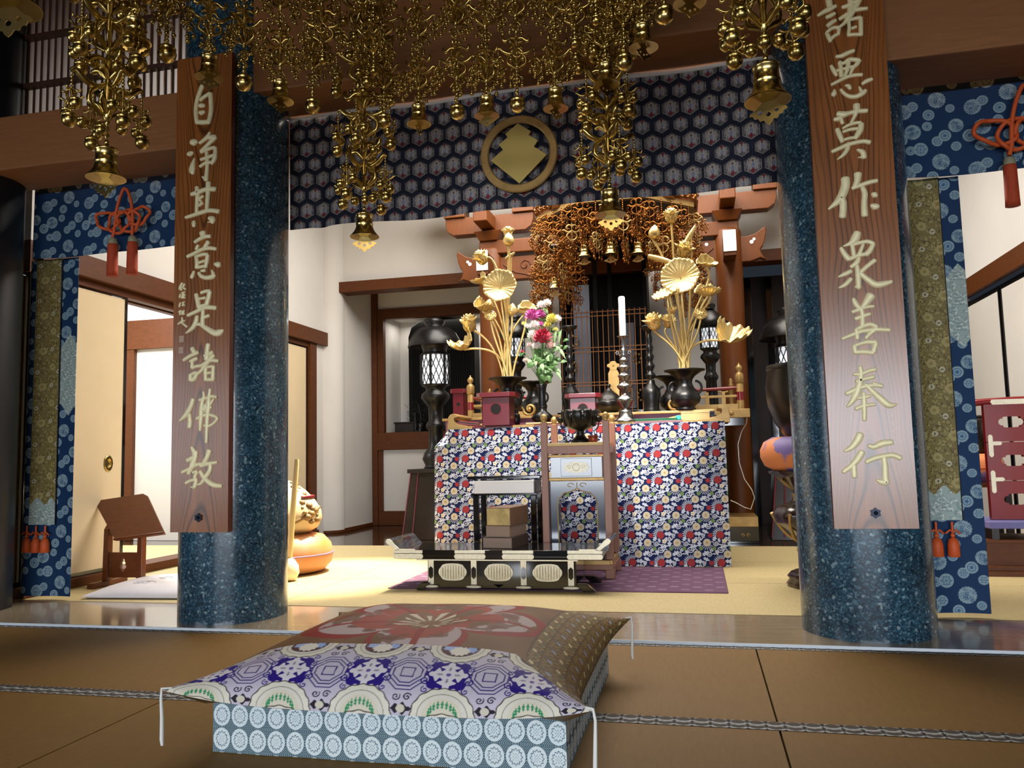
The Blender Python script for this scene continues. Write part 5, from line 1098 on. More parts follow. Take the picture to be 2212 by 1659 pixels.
bouquet('tall gilt lotus bunch standing beside the fresh flowers, with one round leaf facing out', BY, lv, [
    ('leaf', 1081, 620, -0.10, ((0.05, -1, 0.2), 0.135, dict(cup=0.32, wave=0.10, ribs=24))),
    ('flower', 1098, 512, 0.05, ((0, -0.1, 1), 0.052, 0.7)),
    ('bud', 1100, 532, -0.02, ((-0.03, -0.1, 1), 0.040)),
    ('flower', 1046, 566, 0.0, ((-0.55, -0.2, 0.8), 0.066, 0.7, (1068, 590))),
    ('roll', 1092, 560, 0.05, (1112, 546, 0.016)),
    ('leaf', 1040, 612, 0.03, ((-0.45, -0.3, 0.8), 0.085, dict(cup=0.35, wave=0.08, ribs=9, fold=1.0), (1036, 640))),
    ('bud', 1106, 682, -0.06, ((0.1, -0.1, 1), 0.036)),
    ('leaf', 1042, 672, -0.04, ((0.45, -0.2, 0.85), 0.10, dict(cup=0.3, wave=0.07, ribs=18, fold=1.1), (1070, 720))),
    ('bud', 1053, 672, -0.01, ((0.25, -0.1, 1), 0.036, 0, (1075, 720))),
    ('flower', 1016, 712, -0.06, ((-0.1, -0.35, 1), 0.078, 0.6, (1030, 735))),
    ('pod', 1060, 686, -0.10, ((0.15, -0.9, 0.6), 0.05)),
    ('leaf', 1003, 755, -0.10, ((-0.30, -0.45, 0.9), 0.135, dict(cup=0.42, wave=0.14, ribs=12, fold=0.9, spin=-0.6), (1070, 765))),
    ('leaf', 1140, 672, 0.05, ((0.3, -0.5, 0.8), 0.085, dict(cup=0.3, wave=0.08, ribs=9, fold=0.9), (1115, 720))),
    ('roll', 1118, 670, 0.05, (1150, 676, 0.02)),
])

# ---- fresh flowers in a slim vase
fvp = at(1172, 905, 5.85)
fv = thing('slim_flower_vase', 'slim black bronze vase holding the fresh pink and white flowers', 'vase', (fvp.x, 5.85, T1))
MB().lathe([(0.052, 0), (0.055, 0.008), (0.05, 0.014), (0.078, 0.035), (0.083, 0.055), (0.06, 0.08), (0.036, 0.098), (0.03, 0.13), (0.028, 0.22), (0.034, 0.275), (0.042, 0.30), (0.038, 0.302), (0.025, 0.24), (0, 0.1)], 36).build('vase_body', M_iron, fv)
MB().lathe([(0.0315, 0.125), (0.035, 0.13), (0.0315, 0.135)], 30, caps=False).build('neck_ring', M_iron, fv)
fl = thing('fresh_flower_bunch', 'bunch of fresh white, pink, crimson and yellow flowers with green leaves', 'bouquet', (fvp.x, 5.85, T1+0.29)); F0 = Vector(fl.location)
rg = random.Random(11)
def pompon(c, r, m, n=60, name='blossom', flat=0.7):
    mb = MB()
    for k in range(n):
        u = (k+0.5)/n; ph = math.acos(1-1.5*u); a = k*2.39996; d = Vector((math.sin(ph)*math.cos(a), math.sin(ph)*math.sin(a)*0.9-0.25, math.cos(ph)*0.9)).normalized()
        s = d.orthogonal().normalized(); w = r*0.13; p0 = Vector(c)+d*r*0.2; p1 = Vector(c)+d*r*0.72; p2 = Vector(c)+d*r*(0.9+0.2*rg.random())+Vector((0, 0, 0.08*r)); nn = d.cross(s)
        mb.add([p0-s*w*0.5, p0+s*w*0.5, p1+s*w, p1-s*w, p2, p1+nn*w*0.5], [(0, 1, 2, 5), (0, 5, 3), (3, 5, 4), (5, 2, 4)], 0, True)
    mb.ball(c, r*0.5, 10)
    o = mb.build(name, m, fl)
    return o
def flower_at(px, py, r, m, dy=0.0, n=60):
    c = at(px, py, 5.83+dy)-F0; o = pompon(c, r*1.28, m, n)
    MB().tube(bezier(Vector((0.01*rg.uniform(-1, 1), 0, -0.05)), Vector((0, 0, c.z*0.4)), Vector((c.x*0.7, c.y, c.z*0.6)), c), 0.0028, 6).build('flower_stem', M_stem, fl)
for (px, py, r, m, dy) in ((1150, 683, 0.048, M_pink, -0.05), (1168, 680, 0.035, M_pink, 0.0), (1172, 730, 0.062, M_red, -0.09), (1155, 702, 0.032, M_whiteflower, -0.06), (1140, 705, 0.024, M_whiteflower, -0.02), (1152, 725, 0.038, M_whiteflower, -0.05), (1160, 748, 0.03, M_whiteflower, -0.05), (1190, 748, 0.03, M_blush, -0.06), (1192, 690, 0.038, M_yellow, 0.0), (1203, 690, 0.03, M_whiteflower, 0.03), (1184, 702, 0.026, M_yellow, 0.0), (1170, 660, 0.032, M_whiteflower, 0.05), (1182, 655, 0.028, M_whiteflower, 0.03), (1168, 700, 0.022, M_pink, -0.04), (1176, 675, 0.026, M_leafpale, 0.02), (1200, 712, 0.02, M_yellow, 0.02), (1132, 700, 0.018, M_yellow, 0.02), (1128, 760, 0.016, M_red, 0.0), (1136, 778, 0.018, M_blush, 0.0), (1182, 762, 0.024, M_whiteflower, -0.04), (1145, 745, 0.022, M_blush, -0.03), (1159, 785, 0.012, M_red, -0.08)):
    flower_at(px, py, r, m, dy, 46 if r > 0.025 else 22)
def leafblade(p0, p1, w, m, name='leaf'):
    p0, p1 = Vector(p0), Vector(p1); d = p1-p0; s = d.cross(Vector((0, -1, 0.2))).normalized(); rows = []
    for i in range(8):
        t = i/7; c = p0+d*t+Vector((0, -0.15*d.length*math.sin(math.pi*t)*0.5, 0.12*d.length*math.sin(math.pi*t))); ww = w*math.sin(math.pi*min(1, 0.06+t*0.94))
        rows.append([c-s*ww, c+Vector((0, 0.12*ww, -0.1*ww)), c+s*ww])
    MB().sheet(rows).build(name, m, fl, solid=0.0015)
for k in range(88):
    px, py = 1172+rg.gauss(0, 20), rg.uniform(745, 812)
    px = 1172+(px-1172)*(1.0 if py < 785 else 0.55); p = at(px, py, 5.82+rg.uniform(-0.08, 0.06))-F0
    a = rg.uniform(-2.6, 0.5); L = rg.uniform(0.04, 0.085)
    leafblade(p, p+Vector((L*math.cos(a), rg.uniform(-0.02, 0.02), L*math.sin(a)+0.01)), L*0.26, M_leafgreen if k % 3 else M_leafpale)
for k in range(16):
    px, py = 1175+rg.gauss(0, 22), rg.uniform(668, 745); p = at(px, py, 5.9)-F0
    a = rg.uniform(0, 6.28); leafblade(p, p+Vector((0.05*math.cos(a), 0, 0.05*math.sin(a))), 0.012, M_leafgreen)
for (x0, y0, x1, y1, w) in ((1207, 745, 1213, 712, 0.010), (1198, 745, 1202, 715, 0.010), (1205, 752, 1222, 776, 0.012), (1196, 798, 1214, 822, 0.014), (1188, 792, 1213, 806, 0.013), (1170, 800, 1171, 815, 0.012)):
    leafblade(at(x0, y0, 5.80)-F0, at(x1, y1, 5.78)-F0, w, M_leafpale)
for k in range(12):
    c = at(1172+rg.gauss(0, 24), rg.uniform(700, 760), 5.86)-F0
    MB().tube(bezier(Vector((0.01*rg.uniform(-1, 1), 0, -0.06)), Vector((0, 0, c.z*0.35)), Vector((c.x*0.5, c.y, c.z*0.7)), c), 0.0025, 5).build('flower_stem', M_stem, fl)

# ---- pewter candlestick and candle
cpx = at(1352, 905, 5.8)
cs = thing('pewter_candlestick', 'tall dull pewter candlestick of stacked rounded knops with small flower arms', 'candlestick', (cpx.x, 5.8, T1))
MB().lathe([(0.086, 0), (0.088, 0.006), (0.078, 0.014), (0.056, 0.03), (0.046, 0.07), (0.046, 0.078), (0.034, 0.082), (0.034, 0.088)], 40).build('foot', M_pewter, cs)
zz = 0.088; prev = None
for k, (r, h) in enumerate(((0.068, 0.118), (0.058, 0.086), (0.048, 0.068), (0.044, 0.058), (0.036, 0.048))):
    MB().lathe([(0.024, zz), (r*0.62, zz+h*0.22), (r*0.95, zz+h*0.5), (r, zz+h*0.58), (r*0.9, zz+h*0.68), (0.022, zz+h*0.92), (0.020, zz+h)], 36).build('knop', M_pewter, cs); zz += h
o = MB().lathe([(0.016, zz), (0.024, zz+0.02), (0.02, zz+0.04), (0.026, zz+0.05), (0.018, zz+0.06), (0.012, zz+0.075), (0.016, zz+0.085), (0.014, zz+0.12), (0.017, zz+0.125), (0.015, zz+0.135), (0.04, zz+0.15), (0.045, zz+0.156), (0.036, zz+0.156), (0.0, zz+0.146)], 30).build('stem_and_pan', M_pewter, cs)
for sx in (-1, 1):
    m = MB().tube([(sx*0.015, 0, zz+0.02), (sx*0.03, -0.005, zz+0.015), (sx*0.043, -0.008, zz+0.03)], 0.004, 6)
    for q in range(5): a = q*1.257; m.ball((sx*(0.043+0.010*math.cos(a)), -0.01, zz+0.032+0.010*math.sin(a)), 0.007, 7)
    m.build('flower_arm', M_pewter, cs)
ztop = T1+zz+0.148
cd = thing('candle', 'plain white candle standing on the pewter candlestick', 'candle', (cpx.x, 5.8, ztop))
hc = at(1344, 640, 5.8).z-ztop
MB().lathe([(0.020, 0), (0.0225, 0.01), (0.024, hc-0.012), (0.020, hc-0.003), (0, hc)], 24).build('wax_body', M_candle, cd)
MB().tube([(0, 0, hc-0.002), (0.001, 0, hc+0.008)], 0.0015, 6).build('wick', M_dark, cd)

# ---- lidded incense burner and offering stands
q = at(1316, 868, 6.35)
bn = thing('lidded_incense_burner', 'round blackish bronze incense burner with peaked lid behind the pewter candlestick', 'incense burner', (q.x, 6.35, T2))
MB().lathe([(0.05, 0), (0.06, 0.01), (0.10, 0.04), (0.115, 0.075), (0.108, 0.10), (0.10, 0.105)], 36).build('bowl', M_bronze, bn)
MB().lathe([(0.105, 0.105), (0.098, 0.12), (0.07, 0.15), (0.035, 0.18), (0.022, 0.19), (0.022, 0.198), (0.01, 0.202), (0.014, 0.215), (0.018, 0.225), (0.012, 0.236), (0, 0.24)], 36).build('lid', M_bronze, bn)
def offering_stand(px0, px1, py0, py1, y, z, label):
    a, b = at(px0, py1, y), at(px1, py0, y); w = (b.x-a.x)/2; h = b.z-z
    o = thing('offering_stand', label, 'stand', ((a.x+b.x)/2, y, z))
    t = MB(); n = w*0.25
    t.prism([(-w+n, -w*0.8), (w-n, -w*0.8), (w, -w*0.8+n), (w, w*0.8-n), (w-n, w*0.8), (-w+n, w*0.8), (-w, w*0.8-n), (-w, -w*0.8+n)], h*0.86, h, 'xy'); t.build('tray', M_redlac, o, bev=0.003)
    w2 = w*0.72; b2 = MB().box(-w2, w2, -w2*0.8, -w2*0.72, 0, h*0.86); ring = [(0, 0)]
    b2.box(-w2, w2, w2*0.72, w2*0.8, 0, h*0.86).box(-w2, -w2+0.008, -w2*0.8, w2*0.8, 0, h*0.86).box(w2-0.008, w2, -w2*0.8, w2*0.8, 0, h*0.86)
    b2.build('pedestal', M_redlac, o, bev=0.003)
    hr = w2*0.36
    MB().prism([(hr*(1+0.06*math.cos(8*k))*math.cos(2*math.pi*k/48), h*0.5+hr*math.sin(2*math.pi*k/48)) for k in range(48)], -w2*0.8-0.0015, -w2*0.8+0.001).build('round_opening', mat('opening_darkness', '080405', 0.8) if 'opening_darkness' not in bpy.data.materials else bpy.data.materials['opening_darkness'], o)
    MB().tube([(hr*1.08*math.cos(2*math.pi*k/36), -w2*0.8-0.001, h*0.5+hr*1.05*math.sin(2*math.pi*k/36)) for k in range(36)], 0.002, 5, closed=True).build('opening_rim', M_darkred, o)
    return o
offering_stand(1036, 1118, 848, 912, 5.78, T1, 'red lacquer offering stand with a round hole in front of the black vase')
offering_stand(1224, 1300, 850, 905, 5.98, T1, 'red lacquer offering stand with a round hole behind the lotus incense burner')
offering_stand(976, 1010, 840, 896, 7.25, 1.137, 'dark red lacquer offering stand behind the gilt railing post')
# wooden clappers, spectacle box and small things on the table
q = at(1010, 897, 5.78)
wc = thing('wooden_clapper', 'dark red wooden clapper lying behind the scrolled table end', 'clapper', (q.x, 5.8, T1+0.026), 0.05)
MB().hexa([(-0.085, -0.025, -0.012), (0.085, -0.025, -0.024), (0.085, 0.025, -0.024), (-0.085, 0.025, -0.012)], [(-0.085, -0.025, 0.026), (0.085, -0.025, 0.004), (0.085, 0.025, 0.004), (-0.085, 0.025, 0.026)]).build('clapper_block', M_darkred, wc, bev=0.005)
MB().tube([(-0.08, -0.026, 0.018), (0.0, -0.03, 0.004), (0.08, -0.026, -0.006)], 0.004, 6).build('clapper_cord', M_dark, wc)
a, b = at(1474, 905, 5.76), at(1530, 886, 5.76)
wbx2 = thing('pale_wood_box', 'small pale wooden box in front of the black lotus vase', 'box', ((a.x+b.x)/2, 5.80, T1))
MB().box(-0.098, 0.098, -0.04, 0.04, 0, 0.045).build('box_body', M_palewood, wbx2, bev=0.002); MB().box(-0.1, 0.1, -0.042, 0.042, 0.045, 0.056).build('box_lid', M_palewood, wbx2, bev=0.002)
q = at(1466, 900, 5.76)
tq = thing('turquoise_cap', 'small turquoise cap lying beside the pale wooden box', 'cap', (q.x, 5.78, T1)); MB().lathe([(0.018, 0), (0.02, 0.003), (0.02, 0.028), (0.017, 0.032), (0, 0.032)], 20).build('cap_body', M_teal, tq); MB().lathe([(0.0205, 0.004), (0.021, 0.007), (0.0205, 0.01)], 20, caps=False).build('cap_rim', M_teal, tq)
a, b = at(1365, 903, 5.77), at(1462, 901, 5.77)
gr = thing('green_incense_box', 'long thin green box lying on the altar table beside the turquoise cap', 'box', ((a.x+b.x)/2, 5.77, T1)); MB().box(-(b.x-a.x)/2, (b.x-a.x)/2, -0.02, 0.02, 0, 0.013).build('box_tray', M_green, gr, bev=0.001); MB().box(-(b.x-a.x)/2-0.002, (b.x-a.x)/2+0.002, -0.022, 0.022, 0.010, 0.016).build('box_lid', M_green, gr, bev=0.001)
a, b = at(1543, 900, 5.85), at(1500, 880, 5.85)
dp = thing('dark_folded_cloth', 'dark folded cloth between the pale box and the scrolled table end', 'cloth', ((a.x+b.x)/2+0.01, 5.88, T1)); MB().box(-0.08, 0.07, -0.04, 0.04, 0, 0.035).box(-0.07, 0.06, -0.035, 0.035, 0.036, 0.06).build('cloth_folds', mat('dark_blue_cloth', '232838', 0.85), dp, bev=0.006)
q = at(1326, 860, 6.45)
ih = thing('memorial_tablet', 'small gold memorial tablet with a cloud top behind the lidded burner', 'tablet', (q.x, 6.5, T2))
hi = at(1326, 780, 6.5).z-T2
MB().box(-0.06, 0.06, -0.03, 0.03, 0, 0.02).box(-0.045, 0.045, -0.022, 0.022, 0.02, 0.05).build('tablet_base', M_goldpaint, ih, bev=0.003)
MB().prism([(-0.042, 0.05), (0.042, 0.05), (0.044, hi-0.1), (0.03, hi-0.075), (0.0, hi-0.065), (-0.03, hi-0.075), (-0.044, hi-0.1)], -0.008, 0.008).build('tablet_plate', M_goldpaint, ih, bev=0.002)
MB().prism([(-0.025, hi-0.075), (0.025, hi-0.075), (0.03, hi-0.055), (0.052, hi-0.045), (0.048, hi-0.025), (0.03, hi-0.02), (0.02, hi-0.004), (0, hi), (-0.02, hi-0.004), (-0.03, hi-0.02), (-0.048, hi-0.025), (-0.052, hi-0.045), (-0.03, hi-0.055)], -0.01, 0.01).ball((0, -0.012, hi-0.035), 0.009, 8).build('cloud_top', M_goldpaint, ih, bev=0.002)

# tall black candlesticks and the second pair of vases on the tier
def tall_stick(px, py_top, y, label):
    q = at(px, 860, y); h = at(px, py_top, y).z-T2
    o = thing('black_candlestick', label, 'candlestick', (q.x, y, T2))
    MB().lathe([(0.065, 0), (0.07, 0.01), (0.058, 0.03), (0.062, 0.08), (0.075, 0.14), (0.066, 0.19), (0.035, 0.225), (0.03, 0.26)], 32).build('foot', M_iron, o)
    n = 5; z = 0.26; dh = (h-0.06-0.26)/n; p = []
    for k in range(n):
        p += [(0.024, z+dh*0.1), (0.042-0.004*k, z+dh*0.45), (0.04-0.004*k, z+dh*0.6), (0.020, z+dh*0.9)]; z += dh
    MB().lathe(p, 28).build('stem', M_iron, o)
    MB().lathe([(0.018, z-0.005), (0.02, z+0.02), (0.06, z+0.04), (0.072, z+0.06), (0.06, z+0.056), (0, z+0.03)], 30).build('drip_pan', M_iron, o)
    return o
tall_stick(1233, 705, 6.42, 'tall black candlestick behind the fresh flowers, before the shrine grille')
tall_stick(1407, 704, 6.42, 'tall black candlestick between the white candle and the gilt lotus bunch')
v2 = lotus_vase(at(1152, 800, 6.5).x, 6.5, T2, 'black vase with ring handles half hidden behind the slim flower vase', 0.98)
v3 = lotus_vase(at(1452, 800, 6.52).x, 6.52, T2, 'black vase with ring handles half hidden behind the lotus vase near the tall candlestick', 0.98)
# gilt scrolls beside them
for px, sx, lb_ in ((1139, 1, 'gilt scroll carving beside the slim flower vase'), (1462, -1, 'gilt scroll carving behind the black lotus vase')):
    q = at(px, 868, 6.3); o = thing('gilt_scroll', lb_, 'carving', (q.x, 6.3, T2)); s = 1.0; pts = []
    for k in range(26):
        a = -0.6+k*0.33; r = 0.055*(1-k/30); pts.append((sx*(0.02+r*math.cos(-a+1.2)), 0, 0.058+r*math.sin(-a+1.2)))
    pts = [(-sx*0.10, 0, 0.19), (-sx*0.075, 0, 0.13), (-sx*0.06, 0, 0.08)]+[(sx*(0.02+0.055*(1-k/30)*math.cos(math.pi+k*0.33)), 0, 0.058+0.055*(1-k/30)*math.sin(math.pi+k*0.33)) for k in range(26)]
    MB().tube(pts, [0.012]*len(pts), 8, flat=1.8).build('scroll_band', M_goldpaint, o); MB().ball((sx*0.02, -0.012, 0.058), 0.016, 10).build('scroll_eye', M_goldpaint, o)

q = at(1116, 900, 5.95); jr = thing('black_jar', 'small black lidded jar beside the red stand, before the gilt scroll', 'jar', (q.x, 5.93, T1))
MB().lathe([(0.02, 0), (0.028, 0.01), (0.034, 0.05), (0.03, 0.085), (0.014, 0.1)], 22).build('jar_body', M_iron, jr); MB().lathe([(0.018, 0.1), (0.02, 0.108), (0.008, 0.116), (0.012, 0.126), (0, 0.132)], 18).build('jar_lid', M_iron, jr)
a, b = at(1136, 908, 5.76), at(1206, 906, 5.76)
sk = MB().tube([Vector((0, 0, 0.008)), Vector(((b.x-a.x)*0.98, 0, 0.008)), Vector((b.x-a.x, 0, 0.008))], [0.008, 0.007, 0.005], 8).build('wooden_stick', M_palewood, loc=(a.x, 5.765, T1)); tag(sk, 'pale wooden stick lying in front of the slim flower vase', 'stick')
P = [at(*q, 6.98) for q in ((1614, 898), (1612, 915), (1602, 932), (1594, 960), (1597, 1000), (1608, 1035), (1624, 1058), (1630, 1075), (1622, 1100), (1608, 1096), (1590, 1086), (1578, 1081))]
cb = MB().tube([p-P[0] for p in P], 0.0035, 6).build('white_cable', mat('white_cable_plastic', 'd8d4cc', 0.5), loc=P[0]); tag(cb, 'thin white cable hanging below the gilt cornice beside the altar cloth', 'cable')
# ---------------------------------------------------------------- main altar platform, rail, pillars, shrine
DC = -0.83; D0, D1 = -2.09, 0.43; DZ = 1.135
dn = thing('main_altar_platform', 'gilt and black main altar platform behind the altar table', 'altar', (DC, 7.3, 0))
hw = (D1-D0)/2
MB().box(-hw, hw, -0.40, 0.34, 1.062, DZ).build('gilt_cornice', M_goldpaint, dn, bev=0.004)
MB().box(-hw+0.05, hw-0.05, -0.36, 0.3, 1.0, 1.062).build('cornice_shadow_board', M_black, dn)
MB().box(-hw+0.30, hw-0.30, -0.22, 0.3, 0.23, 1.0).build('altar_body', M_dark, dn)
MB().box(-hw-0.02, hw+0.04, -0.12, 0.36, 0.14, 0.225).build('gilt_base_board', M_goldpaint, dn, bev=0.004)
MB().box(-hw-0.02, hw+0.04, -0.11, 0.36, 0.0, 0.14).build('base_plinth', M_black, dn)
for x in (-hw+0.15, hw-0.15): MB().lathe([(0.016, 0), (0.02, 0.004), (0.012, 0.008), (0, 0.010)], 16).xf(Matrix.Translation((x, -0.40, 1.1)) @ Matrix.Rotation(math.pi/2, 4, 'X')).build('gilt_rosette', M_goldpaint, dn)
m = MB()
for sx in (-1, 1): m.tube([(hw-0.07+sx*(0.02+0.016*math.cos(k*0.5)*(1-k/16)), -0.125, 0.07+0.016*math.sin(k*0.5)*(1-k/16)) for k in range(14)], 0.004, 5)
m.build('plinth_scroll', M_goldpaint, dn)
def rail(sx, label):
    """corner section of the gilt railing: newel post, red handrail, gilt rails and struts"""
    x0 = DC+sx*(hw-0.06)+(0.045 if sx < 0 else -0.01); o = thing('altar_railing', label, 'railing', (x0, 6.96, DZ))
    P = MB().lathe([(0.030, 0.0), (0.030, 0.21), (0.026, 0.215)], 20, ribs=10, amp=0.05); o1 = P.build('newel_post', M_goldpaint, o)
    MB().lathe([(0.0315, 0.075), (0.0315, 0.145)], 20, ribs=10, amp=0.05).build('post_red_band', M_darkred, o1)
    MB().lathe([(0.026, 0.215), (0.036, 0.225), (0.036, 0.29), (0.024, 0.305), (0.012, 0.315), (0.026, 0.335), (0.028, 0.35), (0.018, 0.368), (0.006, 0.376), (0.008, 0.384), (0, 0.392)], 20).build('post_finial', M_goldpaint, o1)
    L = 0.62
    MB().tube([(0, 0, 0.18), (-sx*L*0.4, 0, 0.175), (-sx*L, 0, 0.168)], 0.014, 10).tube([(0, 0, 0.18), (0, 0.25, 0.18), (0, 0.55, 0.18)], 0.014, 10).build('handrail', M_darkred, o)
    MB().box(min(0, -sx*L*0.9), max(0, -sx*L*0.9), -0.012, 0.012, 0.10, 0.122).box(-0.012, 0.012, 0, 0.55, 0.10, 0.122).build('middle_rail', M_goldpaint, o, bev=0.003)
    MB().box(min(0, -sx*L), max(0, -sx*L), -0.02, 0.02, 0.0, 0.045).box(-0.02, 0.02, 0, 0.55, 0.0, 0.045).build('bottom_rail', M_goldpaint, o, bev=0.003)
    for k in range(1, 5):
        xx = -sx*L*k/4.6
        MB().box(xx-0.018, xx+0.018, -0.014, 0.014, 0.045, 0.10).box(xx-0.014, xx+0.014, -0.012, 0.012, 0.122, 0.15).build('baluster', M_goldpaint, o, bev=0.002)
        if k % 2: MB().tube([(xx-0.04, 0, 0.152), (xx-0.02, 0, 0.148), (xx, 0, 0.146), (xx+0.02, 0, 0.148), (xx+0.04, 0, 0.152)], 0.008, 8).build('cloud_strut', M_goldpaint, o)
    b = MB().lathe([(0.02, 0.0), (0.02, 0.24), (0.024, 0.25), (0.012, 0.26), (0.02, 0.28), (0.006, 0.305), (0, 0.31)], 14, (-sx*0.05, 0.5, 0)); b.build('rear_post', M_goldpaint, o)
    return o
rail(1, 'gilt and red altar railing section beside the lantern near the round pillar'); rail(-1, 'gilt and red altar railing section behind the red offering stand')

# two round pillars with tie beam, carved nosings and brackets
PY = 7.8
def round_pillar(x, label):
    o = MB().lathe([(0.126, 0), (0.126, 2.86), (0.12, 2.885), (0.10, 2.90)], 48).build('round_pillar', M_pillar, loc=(x, PY, 0)); return tag(o, label, 'pillar')
PL, PR = -1.98, 0.36
round_pillar(PL, 'round brown wooden pillar behind the gilt lotus bunch near the fresh flowers')
round_pillar(PR, 'round brown wooden pillar beside the dark doorway')
bm = struct(MB().box(PL+0.1, PR-0.1, PY-0.05, PY+0.05, 2.56, 2.80).build('trim_18', M_pillar, bev=0.01))
for sx, x0 in ((-1, PL), (1, PR)):
    pr = [(0.11, 2.57), (0.20, 2.57), (0.29, 2.60), (0.34, 2.575), (0.305, 2.63), (0.29, 2.68), (0.32, 2.72), (0.34, 2.78), (0.355, 2.86), (0.345, 2.90), (0.31, 2.875), (0.25, 2.835), (0.17, 2.815), (0.11, 2.82)]
    q = [(x0+sx*a, z) for a, z in pr]
    m = MB().prism(q if sx > 0 else q[::-1], PY-0.04, PY+0.04); n = m.build('carved_nosing', M_pillar, bm, bev=0.008)
    k = MB()
    for (dx, z, r) in ((0.215, 2.755, 0.018), (0.236, 2.778, 0.014)): k.lathe([(r, 0), (r*0.9, 0.002), (0, 0.002)], 16).xf(Matrix.Identity(4), 0)
    k = MB()
    for (dx, z, r) in ((0.215, 2.755, 0.018), (0.238, 2.780, 0.014)):
        k.prism([(x0+sx*dx+r*math.cos(a*0.4), z+r*math.sin(a*0.4)) for a in range(16)], PY-0.045, PY-0.039)
    k.build('white_inlay', M_white, n)
    w = MB(); w.prism([(x0-0.056, 2.565), (x0+0.056, 2.565), (x0+0.056, 2.58), (x0+0.06, 2.60), (x0+0.056, 2.78), (x0-0.056, 2.78)], PY-0.36, PY-0.1); w.build('bracket_nose', M_trim, bm, bev=0.004)
    w = MB(); w.hexa([(x0-0.058, PY-0.372, 2.60), (x0+0.058, PY-0.372, 2.60), (x0+0.058, PY-0.36, 2.60), (x0-0.058, PY-0.36, 2.60)], [(x0-0.058, PY-0.372, 2.80), (x0+0.058, PY-0.372, 2.80), (x0+0.058, PY-0.36, 2.80), (x0-0.058, PY-0.36, 2.80)]); w.build('white_end_plate', M_white, bm, bev=0.004)
    # scroll relief on the tie beam
    s = MB().tube([(x0-sx*(0.36+0.06*math.cos(a*0.45)*(1-a/20)), PY-0.052, 2.70+0.06*math.sin(a*0.45)*(1-a/20)) for a in range(16)], 0.008, 6)
    s.tube([(x0-sx*0.14, PY-0.052, 2.72), (x0-sx*0.20, PY-0.052, 2.67), (x0-sx*0.27, PY-0.052, 2.63), (x0-sx*0.36, PY-0.052, 2.61), (x0-sx*0.43, PY-0.052, 2.58)], 0.007, 6); s.build('scroll_relief', M_trim, bm)
    d = MB(); d.prism([(x0-sx*(0.20)+0.016*math.cos(a*0.4), 2.762+0.016*math.sin(a*0.4)) for a in range(16)], PY-0.054, PY-0.049); d.build('white_inlay', M_white, bm)
ub = struct(MB().box(PL-0.1, PR+0.1, PY-0.09, PY+0.09, 2.83, 2.97).build('trim_19', M_pillar, bev=0.01))
for x0 in (PL, PR):
    MB().hexa([(x0-0.09, PY-0.12, 2.965), (x0+0.09, PY-0.12, 2.965), (x0+0.09, PY+0.12, 2.965), (x0-0.09, PY+0.12, 2.965)], [(x0-0.14, PY-0.16, 3.06), (x0+0.14, PY-0.16, 3.06), (x0+0.14, PY+0.16, 3.06), (x0-0.14, PY+0.16, 3.06)]).build('bearing_block', M_pillar, ub, bev=0.006)
    pr = [(-0.46, 3.16), (-0.44, 3.10), (-0.38, 3.06), (0.38, 3.06), (0.44, 3.10), (0.46, 3.16), (0.46, 3.24), (-0.46, 3.24)]
    MB().prism([(x0+a, z) for a, z in pr], PY-0.07, PY+0.07).build('bracket_arm', M_pillar, ub, bev=0.006)
    MB().box(x0-0.07, x0+0.07, PY-0.42, PY-0.05, 3.08, 3.22).build('bracket_arm', M_pillar, ub, bev=0.01)
    for dx in (-0.36, 0.36):
        MB().box(x0+dx-0.11, x0+dx+0.11, PY-0.1, PY+0.1, 3.24, 3.34).build('bearing_block', M_pillar, ub, bev=0.006)
MB().box(PL-0.7, PR+0.7, PY-0.09, PY+0.09, 3.34, 3.56).build('purlin', M_pillar, ub)
# black lacquer shrine with a grille
zx, zy = -0.83, 7.72
zs = thing('lacquer_shrine', 'black lacquer shrine with thin brass grille behind the candle', 'shrine', (zx, zy, DZ))
MB().box(-0.46, 0.46, -0.2, 0.25, 0.0, 0.06).build('shrine_base', M_black, zs, bev=0.005)
MB().box(-0.42, -0.38, -0.17, 0.22, 0.06, 1.55).box(0.38, 0.42, -0.17, 0.22, 0.06, 1.55).box(-0.42, 0.42, 0.2, 0.22, 0.06, 1.55).box(-0.42, 0.42, -0.17, 0.22, 1.55, 1.6).build('shrine_case', M_dull, zs)
MB().box(-0.5, 0.5, -0.24, 0.28, 1.6, 1.68).build('shrine_roof', M_black, zs, bev=0.01)
MB().box(-0.09, -0.05, -0.15, -0.12, 0.06, 1.55).box(0.05, 0.09, -0.15, -0.12, 0.06, 1.55).build('inner_post', M_dull, zs)
g = MB()
for x in np.linspace(-0.40, 0.40, 17): g.box(x-0.0035, x+0.0035, -0.205, -0.197, 0.02, 1.02)
for z in (0.02, 0.30, 0.33, 0.62, 0.66, 0.96, 1.0): g.box(-0.41, 0.41, -0.209, -0.201, z-0.004, z+0.004)
g.build('brass_grille', mat('coppery_brass_bar', '8a5a34', 0.35, metal=0.7), zs)
m = MB()
for (x, z) in ((-0.32, 0.5), (-0.3, 0.75), (0.3, 0.55), (0.33, 0.2), (-0.33, 0.15), (0.2, 0.28)):
    for k in range(7): a = k*0.9; m.ball((x+0.035*math.cos(a), -0.08, z+0.05*math.sin(a)), 0.014, 7)
m.build('gilt_ornament', M_goldpaint, zs)
MB().box(-0.30, -0.14, -0.06, -0.03, 0.08, 1.3).box(0.16, 0.28, -0.06, -0.03, 0.08, 0.9).build('grey_hanging_cloth', mat('grey_hanging_silk', '7b7f8c', 0.8), zs)

